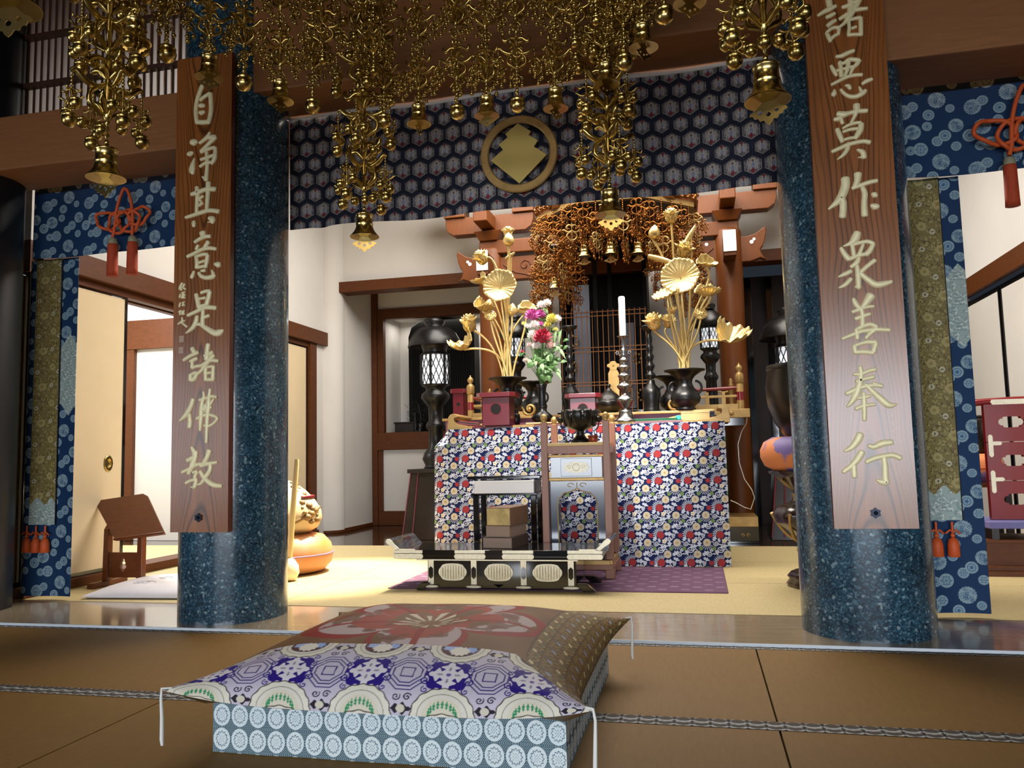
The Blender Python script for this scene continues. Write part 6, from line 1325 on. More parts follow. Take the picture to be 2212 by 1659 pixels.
# ---------------------------------------------------------------- lanterns
def lattice_cage(o, z0, z1, r, pane):
    MB().lathe([(r*0.94, z0), (r*0.98, (z0+z1)/2), (r*0.94, z1)], 24, caps=False).build('paper_pane', pane, o)
    m = MB(); n = 16
    for k in range(n):
        for d in (-1, 1):
            m.tube([(r*(1+0.03*math.sin(math.pi*t))*math.cos(2*math.pi*(k+d*t*2.2)/n), r*(1+0.03*math.sin(math.pi*t))*math.sin(2*math.pi*(k+d*t*2.2)/n), z0+(z1-z0)*t) for t in [i/6 for i in range(7)]], 0.0035*r/0.11, 4, smooth=False)
    for k in range(6):
        a = math.pi/6+k*math.pi/3; pass
        c, s = r*1.03*math.cos(a), r*1.03*math.sin(a); m.tube([(c, s, z0), (c*1.02, s*1.02, (z0+z1)/2), (c, s, z1)], 0.011*r/0.11, 5)
    m.build('lattice', M_iron, o)
def lantern(x, y, z, top, rr, label, stem=True, base_r=0.13):
    """standing iron lantern: base, shaft with rings, lattice fire box, domed roof, knob"""
    o = thing('iron_lantern', label, 'lantern', (x, y, z)); h = top-z; k = rr/0.29
    zr = h-0.30*k                         # roof rim
    z1 = zr-0.07*k; z0 = z1-0.30*k        # fire box
    MB().lathe([(0.10*k, h-0.09*k), (0.085*k, h-0.075*k), (0.105*k, h-0.045*k), (0.10*k, h-0.015*k), (0.06*k, h), (0, h)], 24).build('roof_knob', M_iron, o)
    MB().lathe([(0.08*k, h-0.08*k), (0.15*k, h-0.10*k), (0.215*k, h-0.15*k), (0.255*k, h-0.22*k), (0.27*k, h-0.285*k), (0.27*k, h-0.295*k), (0.25*k, h-0.285*k), (0.15*k, h-0.24*k), (0.12*k, zr-0.02*k), (0.12*k, z1)] if stem else [(0.05*k, h-0.08*k), (0.09*k, h-0.11*k), (0.17*k, h-0.17*k), (0.24*k, h-0.25*k), (0.292*k, h-0.32*k), (0.285*k, h-0.33*k), (0.25*k, h-0.29*k), (0.15*k, h-0.24*k), (0.12*k, zr-0.02*k), (0.12*k, z1)], 40).build('roof', M_iron, o)
    lattice_cage(o, z0, z1, 0.135*k, M_lamp)
    MB().lathe([(0.13*k, z1-0.004), (0.145*k, z1+0.006), (0.13*k, z1+0.02)], 24).build('upper_ring', M_iron, o)
    p = [(0.13*k, z0+0.004), (0.14*k, z0-0.01*k), (0.10*k, z0-0.03*k), (0.095*k, z0-0.06*k), (0.135*k, z0-0.09*k), (0.145*k, z0-0.13*k), (0.11*k, z0-0.18*k), (0.075*k, z0-0.22*k)]
    if stem: p += [(0.07*k, z0-0.36*k), (0.095*k, z0-0.39*k), (0.10*k, z0-0.42*k), (0.072*k, z0-0.46*k), (0.075*k, z0-0.62*k), (0.12*k, z0-0.68*k), (0.14*k, z0-0.74*k), (0.11*k, z0-0.80*k), (0.13*k, z0-0.84*k), (0.13*k, 0.0)]
    else: p += [(0.07*k, z0-0.34*k), (0.085*k, z0-0.38*k), (0.105*k, z0-0.41*k), (0.10*k, z0-0.44*k), (0.075*k, z0-0.48*k), (0.09*k, 0.012), (0.1*k, 0.0)]
    MB().lathe(p[::-1], 36).build('shaft', M_iron, o)
    return o
def plinth(x, y, h, a, b, label):
    o = thing('lantern_stand', label, 'stand', (x, y, 0))
    MB().hexa([(-b, -b, 0), (b, -b, 0), (b, b, 0), (-b, b, 0)], [(-a, -a, h-0.04), (a, -a, h-0.04), (a, a, h-0.04), (-a, a, h-0.04)]).build('tapered_body', mat('dark_lacquer_stand', '2a211a', 0.22, coat=0.3, var=0.3) if 'dark_lacquer_stand' not in bpy.data.materials else bpy.data.materials['dark_lacquer_stand'], o)
    MB().box(-a-0.03, a+0.03, -a-0.03, a+0.03, h-0.04, h).build('stand_top', M_dark, o, bev=0.004)
    m = MB()
    for sx in (-1, 1):
        for t in (1.0, 0.62): m.tube([(sx*b*t, -b-0.003, 0.02), (sx*a*t, -a-0.003, h-0.04)], 0.008, 5)
    m.build('red_edging', M_redlac, o); return o
LY = 7.75
pl = at(943, 1010, LY); ph = at(943, 1012, LY).z; k = LY/7.4
plinth(pl.x, LY, ph, 0.20, 0.27, 'tapered dark stand with red edging under the iron lantern by the alcove')
lantern(pl.x, LY, ph+0.002, at(945, 688, LY).z, 0.295, 'black iron lantern by the alcove, with a lattice lamp and a domed roof')
q = at(1722, 1010, LY); plinth(q.x, LY, ph, 0.20, 0.27, 'tapered dark stand mostly hidden behind the drum stand')
lantern(q.x, LY, ph+0.002, at(1722, 662, LY).z, 0.295, 'black iron lantern half hidden behind the granite column near the dark doorway')
q = at(1538, 850, 7.25); lantern(q.x, 7.25, DZ+0.002, at(1540, 655, 7.25).z, 0.175, 'smaller black lantern in front of the round pillar by the doorway', False)
q = at(1117, 850, 7.25); lantern(q.x, 7.25, DZ+0.002, at(1117, 682, 7.25).z, 0.17, 'smaller black lantern half hidden behind the fresh flowers', False)

# ---------------------------------------------------------------- alcove things
q0, q1 = at(888, 760, 9.5), at(1032, 900, 9.5)
cab = thing('arched_black_cabinet', 'black lacquer cabinet with arched top inside the white alcove', 'cabinet', ((q0.x+q1.x)/2, 9.5, 1.112)); w = (q1.x-q0.x)/2; hz = at(940, 690, 9.5).z-1.112
MB().prism([(-w, 0), (w, 0), (w, hz-0.22), (w*0.9, hz-0.1), (w*0.65, hz-0.03), (0, hz), (-w*0.65, hz-0.03), (-w*0.9, hz-0.1), (-w, hz-0.22)], -0.1, 0.14).build('cabinet_body', M_dull, cab, bev=0.01)
m = MB()
for x in np.linspace(-w*0.85, w*0.85, 26): m.box(x-0.003, x+0.003, -0.108, -0.1, 0.05, hz-0.28)
m.build('slatted_front', mat('matt_black_slats', '0b0909', 0.7, spec=0.1), cab)
p = at(890, 880, 9.3); pn = thing('pine_sprig', 'dark green pine sprig sticking out beside the alcove cabinet', 'plant', (p.x+0.1, 9.3, 1.112))
m = MB(); rg = random.Random(2)
for k in range(90):
    a = Vector((rg.uniform(-0.16, 0.16), rg.uniform(-0.05, 0.05), rg.uniform(0.12, 0.36))); d = Vector((rg.uniform(-1, 1), rg.uniform(-0.4, 0.4), rg.uniform(-0.3, 1))).normalized()
    m.tube([a, a+d*0.05], 0.0022, 3)
m.build('needles', M_pine, pn); MB().lathe([(0.05, 0), (0.055, 0.01), (0.04, 0.05), (0.055, 0.11), (0.05, 0.11), (0, 0.03)], 18).build('sprig_vase', M_bronze, pn); MB().tube([(0, 0, 0.05), (0.01, 0, 0.2), (-0.02, 0, 0.34)], 0.008, 6).build('sprig_stem', M_dark, pn)
p = at(898, 932, 9.25); o = thing('alcove_candlestick', 'tiny black candlestick on the alcove sill', 'candlestick', (p.x, 9.24, 1.112)); hh = at(898, 892, 9.25).z-1.112
MB().lathe([(0.05, 0), (0.03, 0.02)], 18).build('foot', M_iron, o); MB().lathe([(0.02, 0.02), (0.03, hh*0.4), (0.012, hh*0.55), (0.025, hh*0.7), (0.01, hh*0.8), (0.035, hh*0.95), (0.035, hh)], 18).build('stem', M_iron, o)
p = at(870, 930, 9.3); o = thing('dark_tray_box', 'low dark wooden box on the alcove sill', 'box', (p.x+0.02, 9.35, 1.112)); MB().box(-0.12, 0.14, -0.06, 0.06, 0, 0.11).build('box_body', M_dark, o, bev=0.003); MB().box(-0.13, 0.15, -0.07, 0.07, 0.11, 0.13).build('box_lid', M_dark, o, bev=0.003)
# ---------------------------------------------------------------- plates with holes
from mathutils.geometry import tessellate_polygon
def plate(mb, loops, h0, h1, m=0, plane='xz', o=(0, 0, 0)):
    def P(a, b, h):
        p = {'xz': (a, h, b), 'xy': (a, b, h), 'yz': (h, a, b)}[plane]
        return (p[0]+o[0], p[1]+o[1], p[2]+o[2])
    flat = [p for L in loops for p in L]; n = len(flat)
    tris = tessellate_polygon([[Vector((a, b, 0)) for a, b in L] for L in loops])
    vs = [P(a, b, h0) for a, b in flat]+[P(a, b, h1) for a, b in flat]
    fs = [tuple(t) for t in tris]+[tuple(n+i for i in t[::-1]) for t in tris]; k = 0
    for L in loops:
        for i in range(len(L)):
            a, b = k+i, k+(i+1) % len(L); fs.append((a, b, n+b, n+a))
        k += len(L)
    return mb.add(vs, fs, m)
def circ(cx, cz, r, n=14, lob=0, amp=0.0): return [(cx+r*(1+amp*math.cos(lob*6.2832*k/n))*math.cos(6.2832*k/n), cz+r*(1+amp*math.cos(lob*6.2832*k/n))*math.sin(6.2832*k/n)) for k in range(n)]

# ---------------------------------------------------------------- bookstand and floor cushion by the sliding doors
LYK = 4.62
A, B2, C2, D2 = at(203, 1082, LYK+0.16), at(316, 1065, LYK+0.16), at(356, 1152, LYK-0.08), at(248, 1166, LYK-0.08)
kx = at(268, 1200, LYK).x
ks = thing('bookstand', 'dark wooden bookstand with a slanted top beside the cream sliding door', 'lectern', (kx, LYK, 0.0)); K0 = Vector((kx, LYK, 0))
def quad_board(mb, a, b, c, d, t):
    n = (b-a).cross(d-a).normalized()*t
    return mb.hexa([tuple(d-K0), tuple(c-K0), tuple(b-K0), tuple(a-K0)], [tuple(p-K0-n) for p in (d, c, b, a)])
m = MB(); e = 0.06
P8 = [A+(B2-A)*e, A+(B2-A)*(1-e), B2+(C2-B2)*e*1.2, C2, D2, A+(D2-A)*e*1.2]
n = (B2-A).cross(D2-A).normalized()*0.016
vs = [p-K0 for p in P8]+[p-K0+n for p in P8]; q = len(P8)
m.add(vs, [tuple(range(q))[::-1], tuple(range(q, 2*q))]+[(i, (i+1) % q, q+(i+1) % q, q+i) for i in range(q)])
m.build('slanted_top', M_cutwood, ks, bev=0.002)
lip = MB().tube([D2-K0+Vector((0, -0.008, 0.004)), C2-K0+Vector((0, -0.008, 0.004))], 0.009, 6); lip.build('book_ledge', M_cutwood, ks)
lx0, lx1 = at(232, 1200, LYK).x-kx, at(305, 1200, LYK).x-kx; zt = at(268, 1150, LYK).z
for x in (lx0, lx1):
    MB().hexa([(x-0.02, -0.022, 0.03), (x+0.02, -0.022, 0.03), (x+0.02, 0.022, 0.03), (x-0.02, 0.022, 0.03)], [(x-0.016, -0.018, zt+0.02), (x+0.016, -0.018, zt+0.02), (x+0.016, 0.03, zt+0.08), (x-0.016, 0.03, zt+0.08)]).build('leg', M_cutwood, ks, bev=0.002)
    MB().box(x-0.024, x+0.024, -0.15, 0.17, 0.0, 0.035).build('foot', M_cutwood, ks, bev=0.004)
zc = 0.14; out = [(lx0+0.015, 0.055), (lx1-0.015, 0.055), (lx1-0.015, 0.215), (lx0+0.015, 0.215)]; xm = (lx0+lx1)/2
loz = [(0, -0.05), (0.026, -0.01), (0.015, 0.004), (0.02, 0.012), (0.009, 0.026), (0.012, 0.032), (0, 0.046), (-0.012, 0.032), (-0.009, 0.026), (-0.02, 0.012), (-0.015, 0.004), (-0.026, -0.01)]
plate(MB(), [out, [(xm+a, 0.135+b) for a, b in loz]], -0.01, 0.01).build('pierced_panel', M_cutwood, ks, bev=0.001)
MB().box(lx0, lx1, -0.012, 0.012, zt-0.02, zt+0.02).build('upper_stretcher', M_cutwood, ks, bev=0.002)
zb = thing('floor_cushion', 'flat white floor cushion lying in front of the bookstand', 'cushion', (-3.17, 4.52, 0.004), 0.06)
nu = 60; s = np.linspace(-1, 1, nu); g = np.sign(s)*(1-(1-np.abs(s))**1.6); U, V = np.meshgrid(g, g, indexing='ij')
h = (np.clip(1-np.abs(U)**4, 0, 1)*np.clip(1-np.abs(V)**4, 0, 1))**0.5
X = U*0.43*(1+0.03*V**4); Y = V*0.36*(1+0.03*U**4); Z = 0.012+0.06*h+0.012*np.sin(X*13+Y*7)*h*0.5
mb = MB(); mb.sheet([[(X[i, j], Y[i, j], Z[i, j]) for j in range(nu)] for i in range(nu)][::-1]); mb.sheet([[(X[i, j]*0.98, Y[i, j]*0.98, 0.012-0.010*min(1, 6*h[i, j])) for j in range(0, nu)] for i in range(nu)])
mb.build('cushion_cover', mat('white_damask', 'd9d4d8', 0.7, var=0.07, vscale=14), zb)
mb = MB()
rg = random.Random(4)
for k in range(7):
    cx, cy, r = rg.uniform(-0.25, 0.25), rg.uniform(-0.24, 0.2), rg.uniform(0.04, 0.075)
    mb.tube([(cx+r*math.cos(a*0.5)*(1-a/20), cy+r*math.sin(a*0.5)*(1-a/20), 0.0) for a in range(12)], 0.002, 4)
for i, p in enumerate(mb.v):
    u = min(0.999, abs(p[0])/0.43); v = min(0.999, abs(p[1])/0.36); uu, vv = u, v
    mb.v[i] = (p[0], p[1], 0.0135+0.06*((1-uu**4)*(1-vv**4))**0.5+0.006*math.sin(p[0]*13+p[1]*7)*((1-uu**4)*(1-vv**4))**0.5+p[2])
mb.build('woven_swirl', mat('damask_swirl_thread', 'c9c2c6', 0.6), zb)

# ---------------------------------------------------------------- wooden fish drum on its cushion
MX, MY = -2.90, 5.28
M_orange = mat('orange_gold_silk', 'c87c3a', 0.55, var=0.2, vscale=7, col2='b98a6a')
rc = thing('drum_cushion', 'fat round orange silk cushion under the wooden fish drum', 'cushion', (MX, MY, 0.0))
MB().lathe([(0.0, 0.002), (0.20, 0.0), (0.28, 0.02), (0.325, 0.07), (0.335, 0.135), (0.32, 0.2), (0.27, 0.255), (0.18, 0.275), (0, 0.26)], 48).build('cushion_body', M_orange, rc)
MB().tube([(0.336*math.cos(2*math.pi*k/48), 0.336*math.sin(2*math.pi*k/48), 0.135) for k in range(48)], 0.006, 6, closed=True).build('cushion_piping', mat('violet_silk_piping', '8a6a8c', 0.6), rc)
fd = thing('wooden_fish_drum', 'pale carved wooden fish drum resting on the fat orange cushion', 'drum', (MX, MY, 0.262))
M_fish = mat('pale_carved_wood', 'd6bf94', 0.5, var=0.25, vscale=9)
MB().lathe([(0.05, -0.004), (0.16, 0.01), (0.235, 0.055), (0.262, 0.12), (0.255, 0.17), (0.215, 0.24), (0.15, 0.31), (0.075, 0.365), (0.03, 0.385), (0, 0.388)], 48, sy=0.9).build('drum_body', M_fish, fd)
m = MB()
for k in range(26):
    t = k/25; r = 0.262*(1-0.75*max(0, t-0.25)/0.75); z = 0.10+0.27*t; a = -0.35+0.25*math.sin(k*1.9)
    m.ball((r*math.cos(a), 0.9*r*math.sin(a), z), 0.022+0.010*math.sin(k*2.7), 8, sz=0.8)
m.tube([(0.255*math.cos(a*0.12-0.9), 0.9*0.255*math.sin(a*0.12-0.9), 0.10+0.012*a) for a in range(9)], 0.014, 7)
m.build('carved_scales', mat('ochre_carved_wood', '8a6a3a', 0.5, var=0.3), fd)
MB().tube([(0.20*math.cos(-0.5+0.2*k), 0.9*0.20*math.sin(-0.5+0.2*k), 0.268) for k in range(9)], 0.012, 7).build('sound_slot', M_redlac, fd)
a, b = at(641, 992, 4.93), at(624, 1236, 4.9)
ml = thing('padded_mallet', 'long pale wooden mallet leaning on the fish drum', 'mallet', (b.x, 4.9, 0.0)); d = a-Vector(ml.location)
MB().tube([Vector((d.x*t, d.y*t, 0.10+(d.z-0.10)*t)) for t in (0, 0.3, 0.6, 0.97, 1.0)], [0.019, 0.019, 0.018, 0.0175, 0.014], 14).build('mallet_stick', mat('pale_mallet_wood', 'dbbf86', 0.45, var=0.08), ml)
MB().lathe([(0, 0.0), (0.05, 0.01), (0.068, 0.05), (0.062, 0.10), (0.035, 0.14), (0.02, 0.15)], 22).build('mallet_head', mat('white_leather_pad', 'e2d6bd', 0.6), ml)

# ---------------------------------------------------------------- bronze bowl bell on a carved stand
BXc, BYc = 0.645, 4.95
zs_ = lambda py: at(1690, py, BYc).z
M_carved = mat('dark_carved_lacquer', '2a1710', 0.25, coat=0.4, var=0.3)
bs = thing('carved_drum_stand', 'black and gold carved vase shaped stand half hidden behind the granite column', 'stand', (BXc, BYc, 0.0))
zt = at(1690, 1017, BYc).z
prof = [(0.17, 0), (0.178, 0.02), (0.16, 0.045), (0.172, 0.06), (0.15, 0.085), (0.10, 0.10), (0.085, 0.15), (0.105, 0.20), (0.085, 0.245), (0.13, 0.30), (0.215, 0.36), (0.238, 0.41), (0.21, 0.455), (0.15, 0.475), (0.125, 0.49), (0.115, 0.53), (0.13, 0.555), (0.16, 0.575), (0.205, zt-0.035), (0.245, zt-0.012), (0.245, zt)]
MB().lathe(prof, 48, ribs=8, amp=0.03).build('carved_body', M_carved, bs)
m = MB()
for k in range(8):
    a = k*math.pi/4+0.35; 
    for r0, r1, z0, z1 in ((0.10, 0.246, 0.25, 0.42),):
        m.tube([((r0+(r1-r0)*t)*math.cos(a+0.5*t), (r0+(r1-r0)*t)*math.sin(a+0.5*t), z0+(z1-z0)*t+0.03*math.sin(math.pi*t)*-1) for t in [i/8 for i in range(9)]], 0.011, 6)
    m.tube([((0.128+0.07*t)*math.cos(a), (0.128+0.07*t)*math.sin(a), 0.56+0.05*t) for t in (0, 0.5, 1)], 0.010, 6)
    m.tube([(0.092*math.cos(a), 0.092*math.sin(a), 0.14), (0.114*math.cos(a), 0.114*math.sin(a), 0.2), (0.095*math.cos(a), 0.095*math.sin(a), 0.245)], 0.008, 6)
    m.tube([(0.122*math.cos(a), 0.122*math.sin(a), 0.49), (0.122*math.cos(a), 0.122*math.sin(a), 0.53)], 0.010, 6)
m.build('gilt_strapwork', M_goldpaint, bs)
bc = thing('bell_cushion', 'round orange and violet silk cushion under the dark bowl bell', 'cushion', (BXc, BYc, zt+0.002)); zc_ = at(1690, 945, BYc).z-zt
M_patch = mat('orange_violet_patchwork', 'd9824a', 0.6, col2='7c68a0', vscale=5, sharp=0.02)
MB().lathe([(0, 0), (0.22, 0.0), (0.27, zc_*0.15), (0.292, zc_*0.4), (0.292, zc_*0.62), (0.27, zc_*0.86), (0.22, zc_), (0, zc_*0.97)], 44).build('cushion_body', M_patch, bc)
bw = thing('bronze_bowl_bell', 'large dark bronze bowl bell on the orange and violet cushion behind the column', 'bell', (BXc, BYc, zt+zc_)); zb_ = at(1690, 790, BYc).z-zt-zc_
MB().lathe([(0.08, -0.004), (0.15, 0.01), (0.2, zb_*0.2), (0.235, zb_*0.45), (0.243, zb_*0.7), (0.225, zb_*0.97), (0.232, zb_), (0.215, zb_), (0.222, zb_*0.7), (0.2, zb_*0.3), (0, 0.02)], 56).build('bell_body', mat('patinated_bronze', '3c342c', 0.32, metal=0.75, var=0.4, vscale=5), bw)
MB().lathe([(0.228, zb_*0.93), (0.236, zb_*0.955), (0.2305, zb_*0.985)], 56, caps=False).build('rim_band', M_bronze, bw)

# ---------------------------------------------------------------- red lacquer rack, plinth and bowl at the far side
RY = 5.6
def rz(py): return at(2160, py, RY).z
x0, x1 = at(2131, 1000, RY).x, at(2131, 1000, RY).x+0.36
rk = thing('red_lacquer_rack', 'dark red lacquer rack with cloud shaped cutouts and brass corner straps', 'rack', ((x0+x1)/2, RY, rz(1122)))
H = rz(872)-rz(1122); w = (x1-x0)/2
for k in range(3):
    a, b = H*k/3+0.002, H*(k+1)/3-0.002; zc = (a+b)/2+0.004; L = []
    half = [(-0.078, 0.0), (-0.074, 0.013), (-0.064, 0.021), (-0.052, 0.022), (-0.050, 0.031), (-0.036, 0.035), (0.036, 0.035), (0.050, 0.031), (0.052, 0.022), (0.064, 0.021), (0.074, 0.013), (0.078, 0.0)]
    cx = -w+0.155; L = [(cx+x, zc+z) for x, z in half]+[(cx+x, zc-z) for x, z in half[-2:0:-1]]
    m = plate(MB(), [[(-w, a), (w, a), (w, b), (-w, b)], L], -0.02, 0.02)
    m.build('pierced_panel', M_darkred, rk, bev=0.001)
MB().tube([(-w-0.12, 0, H-0.05), (-w-0.09, 0, H-0.01), (-w-0.03, 0, H+0.012), (0.0, 0, H+0.02), (w, 0, H+0.022)], 0.022, 8).build('curved_top_rail', M_darkred, rk)
MB().box(-w-0.11, -w-0.08, -0.02, 0.02, -0.25, H-0.04).build('side_post', M_darkred, rk, bev=0.003)
for z in (H*0.345, H*0.655):
    m = MB(); m.prism([(-w+0.012, z-0.075), (-w+0.02, z-0.085), (-w+0.03, z-0.085), (-w+0.038, z-0.075), (-w+0.038, z+0.045), (-w+0.03, z+0.055), (-w+0.02, z+0.055), (-w+0.012, z+0.045)], -0.026, -0.018).prism([(-w+0.038, z-0.012), (-w+0.08, z-0.012), (-w+0.09, z), (-w+0.08, z+0.012), (-w+0.038, z+0.012)], -0.026, -0.018)
    m.prism([(w-0.10, z-0.012), (w-0.04, z-0.012), (w-0.04, z+0.012), (w-0.10, z+0.012), (w-0.108, z)], -0.026, -0.018)
    m.build('brass_strap', M_ivory, rk, bev=0.001)
MB().prism([(-w+0.05, H-0.006), (w, H-0.006), (w, H+0.026), (-w+0.05, H+0.026), (-w+0.04, H+0.01)], -0.026, -0.018).build('brass_strap', M_ivory, rk)
hz = rz(1122)
pl_ = thing('rack_plinth', 'brown wooden plinth with a slot and violet top under the red lacquer rack', 'plinth', ((x0+x1)/2+0.06, RY+0.05, 0.0)); w2 = 0.30
MB().box(-w2, w2, -0.2, 0.2, hz-0.045, hz-0.002).build('violet_top_cloth', mat('violet_cloth', '6a679a', 0.8), pl_, bev=0.006)
MB().box(-w2+0.02, -w2+0.06, -0.18, 0.18, hz-0.11, hz-0.045).box(w2-0.06, w2-0.02, -0.18, 0.18, hz-0.11, hz-0.045).build('top_support', M_dark, pl_)
z1 = hz-0.11
MB().box(-w2-0.04, w2, -0.22, 0.2, z1-0.02, z1).build('plinth_top', M_trim, pl_, bev=0.003)
slot = [(0.02+0.13*math.copysign(abs(math.cos(6.2832*t/36))**0.7, math.cos(6.2832*t/36)), z1*0.66+0.03*math.copysign(abs(math.sin(6.2832*t/36))**0.6, math.sin(6.2832*t/36))+0.006*math.cos(6.2832*t/36*4)) for t in range(36)]
plate(MB(), [[(-w2-0.02, 0.06), (w2, 0.06), (w2, z1-0.02), (-w2-0.02, z1-0.02)], slot], -0.2, -0.18).build('slotted_front', M_trim, pl_)
MB().box(-w2-0.02, w2, 0.16, 0.18, 0.06, z1-0.02).build('plinth_back', M_dark, pl_)
MB().box(-w2-0.05, w2, -0.24, 0.22, 0.03, 0.06).box(-w2-0.06, w2, -0.26, 0.24, 0.0, 0.03).build('plinth_steps', M_trim, pl_, bev=0.003)
SY = 6.35; q = at(2098, 1040, SY); zq = at(2110, 1042, SY).z; bx_ = at(2123, 960, SY).x
s3 = thing('small_bell_stand', 'plain brown stand behind the red lacquer rack carrying the small bowl bell', 'stand', (bx_, SY, 0))
MB().box(-0.14, 0.14, -0.14, 0.14, zq-0.03, zq).build('stand_top', M_trim, s3, bev=0.003)
for sx in (-1, 1):
    for sy in (-1, 1): MB().box(sx*0.1-0.02, sx*0.1+0.02, sy*0.1-0.02, sy*0.1+0.02, 0, zq-0.03).build('leg', M_dark, s3)
c3 = thing('small_bell_cushion', 'pale orange round cushion under the small dark bowl bell behind the rack', 'cushion', (bx_, SY, zq)); hc = at(2110, 980, SY).z-zq
MB().lathe([(0, 0), (0.10, 0), (0.125, hc*0.3), (0.125, hc*0.7), (0.10, hc), (0, hc*0.97)], 30).build('cushion_body', M_patch, c3)
MB().tube([(0.127*math.cos(k*0.2618), 0.127*math.sin(k*0.2618), hc*0.5) for k in range(24)], 0.004, 5, closed=True).build('cushion_piping', M_cord, c3)
b3 = thing('small_bowl_bell', 'small dark bowl bell on the pale orange cushion behind the rack', 'bell', (bx_, SY, zq+hc)); hb = at(2110, 898, SY).z-zq-hc
MB().lathe([(0.04, -0.003), (0.08, 0.01), (0.105, hb*0.4), (0.105, hb*0.8), (0.1, hb), (0.093, hb), (0.097, hb*0.4), (0, 0.02)], 36).build('bell_body', bpy.data.materials['patinated_bronze'], b3)
MB().lathe([(0.1, hb*0.9), (0.106, hb*0.94), (0.101, hb*0.98)], 36, caps=False).build('rim_band', M_bronze, b3)
# ---------------------------------------------------------------- gilt hangings of the outer canopy
def beads(p0, p1, r, step, mb=None, n=6):
    p0, p1 = Vector(p0), Vector(p1); L = (p1-p0).length; k = max(2, int(L/step)); pts = []; R = []
    for i in range(k):
        for t, q in ((0.05, 0.35), (0.3, 0.95), (0.7, 0.95), (0.95, 0.35)):
            pts.append(p0+(p1-p0)*((i+t)/k)); R.append(r*q)
    mb = mb or MB(); mb.tube(pts, R, n); return mb
def arm(mb, ang, pts, w, flat=0.45, n=6):
    c, s = math.cos(ang), math.sin(ang)
    q = [(0.5*((2*p1[0])+(-p0[0]+p2[0])*t+(2*p0[0]-5*p1[0]+4*p2[0]-p3[0])*t*t+(-p0[0]+3*p1[0]-3*p2[0]+p3[0])*t**3), 0.5*((2*p1[1])+(-p0[1]+p2[1])*t+(2*p0[1]-5*p1[1]+4*p2[1]-p3[1])*t*t+(-p0[1]+3*p1[1]-3*p2[1]+p3[1])*t**3))
         for i in range(len(pts)-1) for p0, p1, p2, p3 in [(pts[max(0, i-1)], pts[i], pts[i+1], pts[min(len(pts)-1, i+2)])] for t in (0, 0.33, 0.66)]+[pts[-1]]
    m = len(q); mb.tube([(r*c, r*s, z) for r, z in q], [w*(0.35+0.65*math.sin(math.pi*min(1, 0.12+0.85*i/m))) for i in range(m)], n)
def spray(S=1.0, rich=True):
    """four armed leaf scroll threaded on the chain"""
    mb = MB()
    for k in range(4):
        a = k*math.pi/2+0.3
        arm(mb, a, [(0.002*S, 0.055*S), (0.022*S, 0.058*S), (0.040*S, 0.045*S), (0.050*S, 0.058*S), (0.046*S, 0.066*S)], 0.0062*S)
        arm(mb, a, [(0.003*S, 0.010*S), (0.020*S, -0.002*S), (0.044*S, 0.004*S), (0.060*S, 0.018*S), (0.068*S, 0.014*S)], 0.0068*S)
        arm(mb, a, [(0.004*S, 0.005*S), (0.030*S, -0.012*S), (0.034*S, -0.036*S), (0.018*S, -0.048*S), (0.003*S, -0.058*S)], 0.0055*S)
        if rich: arm(mb, a+0.78, [(0.003*S, 0.02*S), (0.018*S, 0.036*S), (0.032*S, 0.032*S)], 0.0065*S); arm(mb, a+0.78, [(0.004*S, -0.055*S), (0.014*S, -0.035*S), (0.024*S, -0.028*S)], 0.0055*S)
    mb.lathe([(0.004*S, 0.07*S), (0.009*S, 0.05*S), (0.005*S, 0.02*S), (0.010*S, 0.0), (0.005*S, -0.03*S), (0.009*S, -0.058*S), (0.003*S, -0.066*S)], 8)
    return mb
def ball_bell(r, top=True):
    mb = MB().lathe([(0, -r), (r*0.5, -r*0.87), (r*0.87, -r*0.5), (r, 0.0), (r*0.93, r*0.32), (r*0.86, r*0.40), (r*0.86, r*0.52), (r*0.95, r*0.60), (r*0.80, r*0.86), (r*0.5, r*1.05), (r*0.15, r*1.12), (r*0.12, r*1.3), (0, r*1.32)], 18)
    return mb
def bell_mesh(R, h):
    return MB().lathe([(R*1.0, 0.0), (R*0.99, h*0.03), (R*0.88, h*0.10), (R*0.70, h*0.24), (R*0.60, h*0.38), (R*0.565, h*0.50), (R*0.59, h*0.52), (R*0.59, h*0.57), (R*0.55, h*0.59), (R*0.55, h*0.90), (R*0.60, h*0.92), (R*0.58, h*0.98), (R*0.30, h*1.03), (R*0.12, h*1.06), (R*0.10, h*1.2), (0, h*1.2), (0, h*0.9), (R*0.50, h*0.88), (R*0.5, h*0.45), (R*0.64, h*0.22), (R*0.97, h*0.0)], 40, ribs=8, amp=0.0)
def clapper_mesh(s):
    out = [(0, 0.0), (0.10, -0.10), (0.22, -0.22), (0.42, -0.40), (0.58, -0.46), (0.62, -0.54), (0.50, -0.58), (0.46, -0.68), (0.34, -0.68), (0.28, -0.80), (0.16, -0.78), (0.08, -0.90), (0, -0.96)]
    L = [(x*s, z*s) for x, z in out]+[(-x*s, z*s) for x, z in out[-2:0:-1]]
    hs = [circ(sx*0.27*s, -0.50*s, 0.075*s, 10) for sx in (-1, 1)]+[circ(0, -0.60*s, 0.08*s, 10)]
    mb = plate(MB(), [L]+hs, -0.012*s, 0.012*s); mb.tube([(0, 0, 0), (0, 0, 0.35*s)], 0.03*s, 6); return mb
def place(o, parent, loc, rz=0.0, copy=True):
    c = o.copy() if copy else o; COL.objects.link(c) if copy else None
    c.parent = parent; c.location = loc; c.rotation_euler = (0, 0, rz); return c

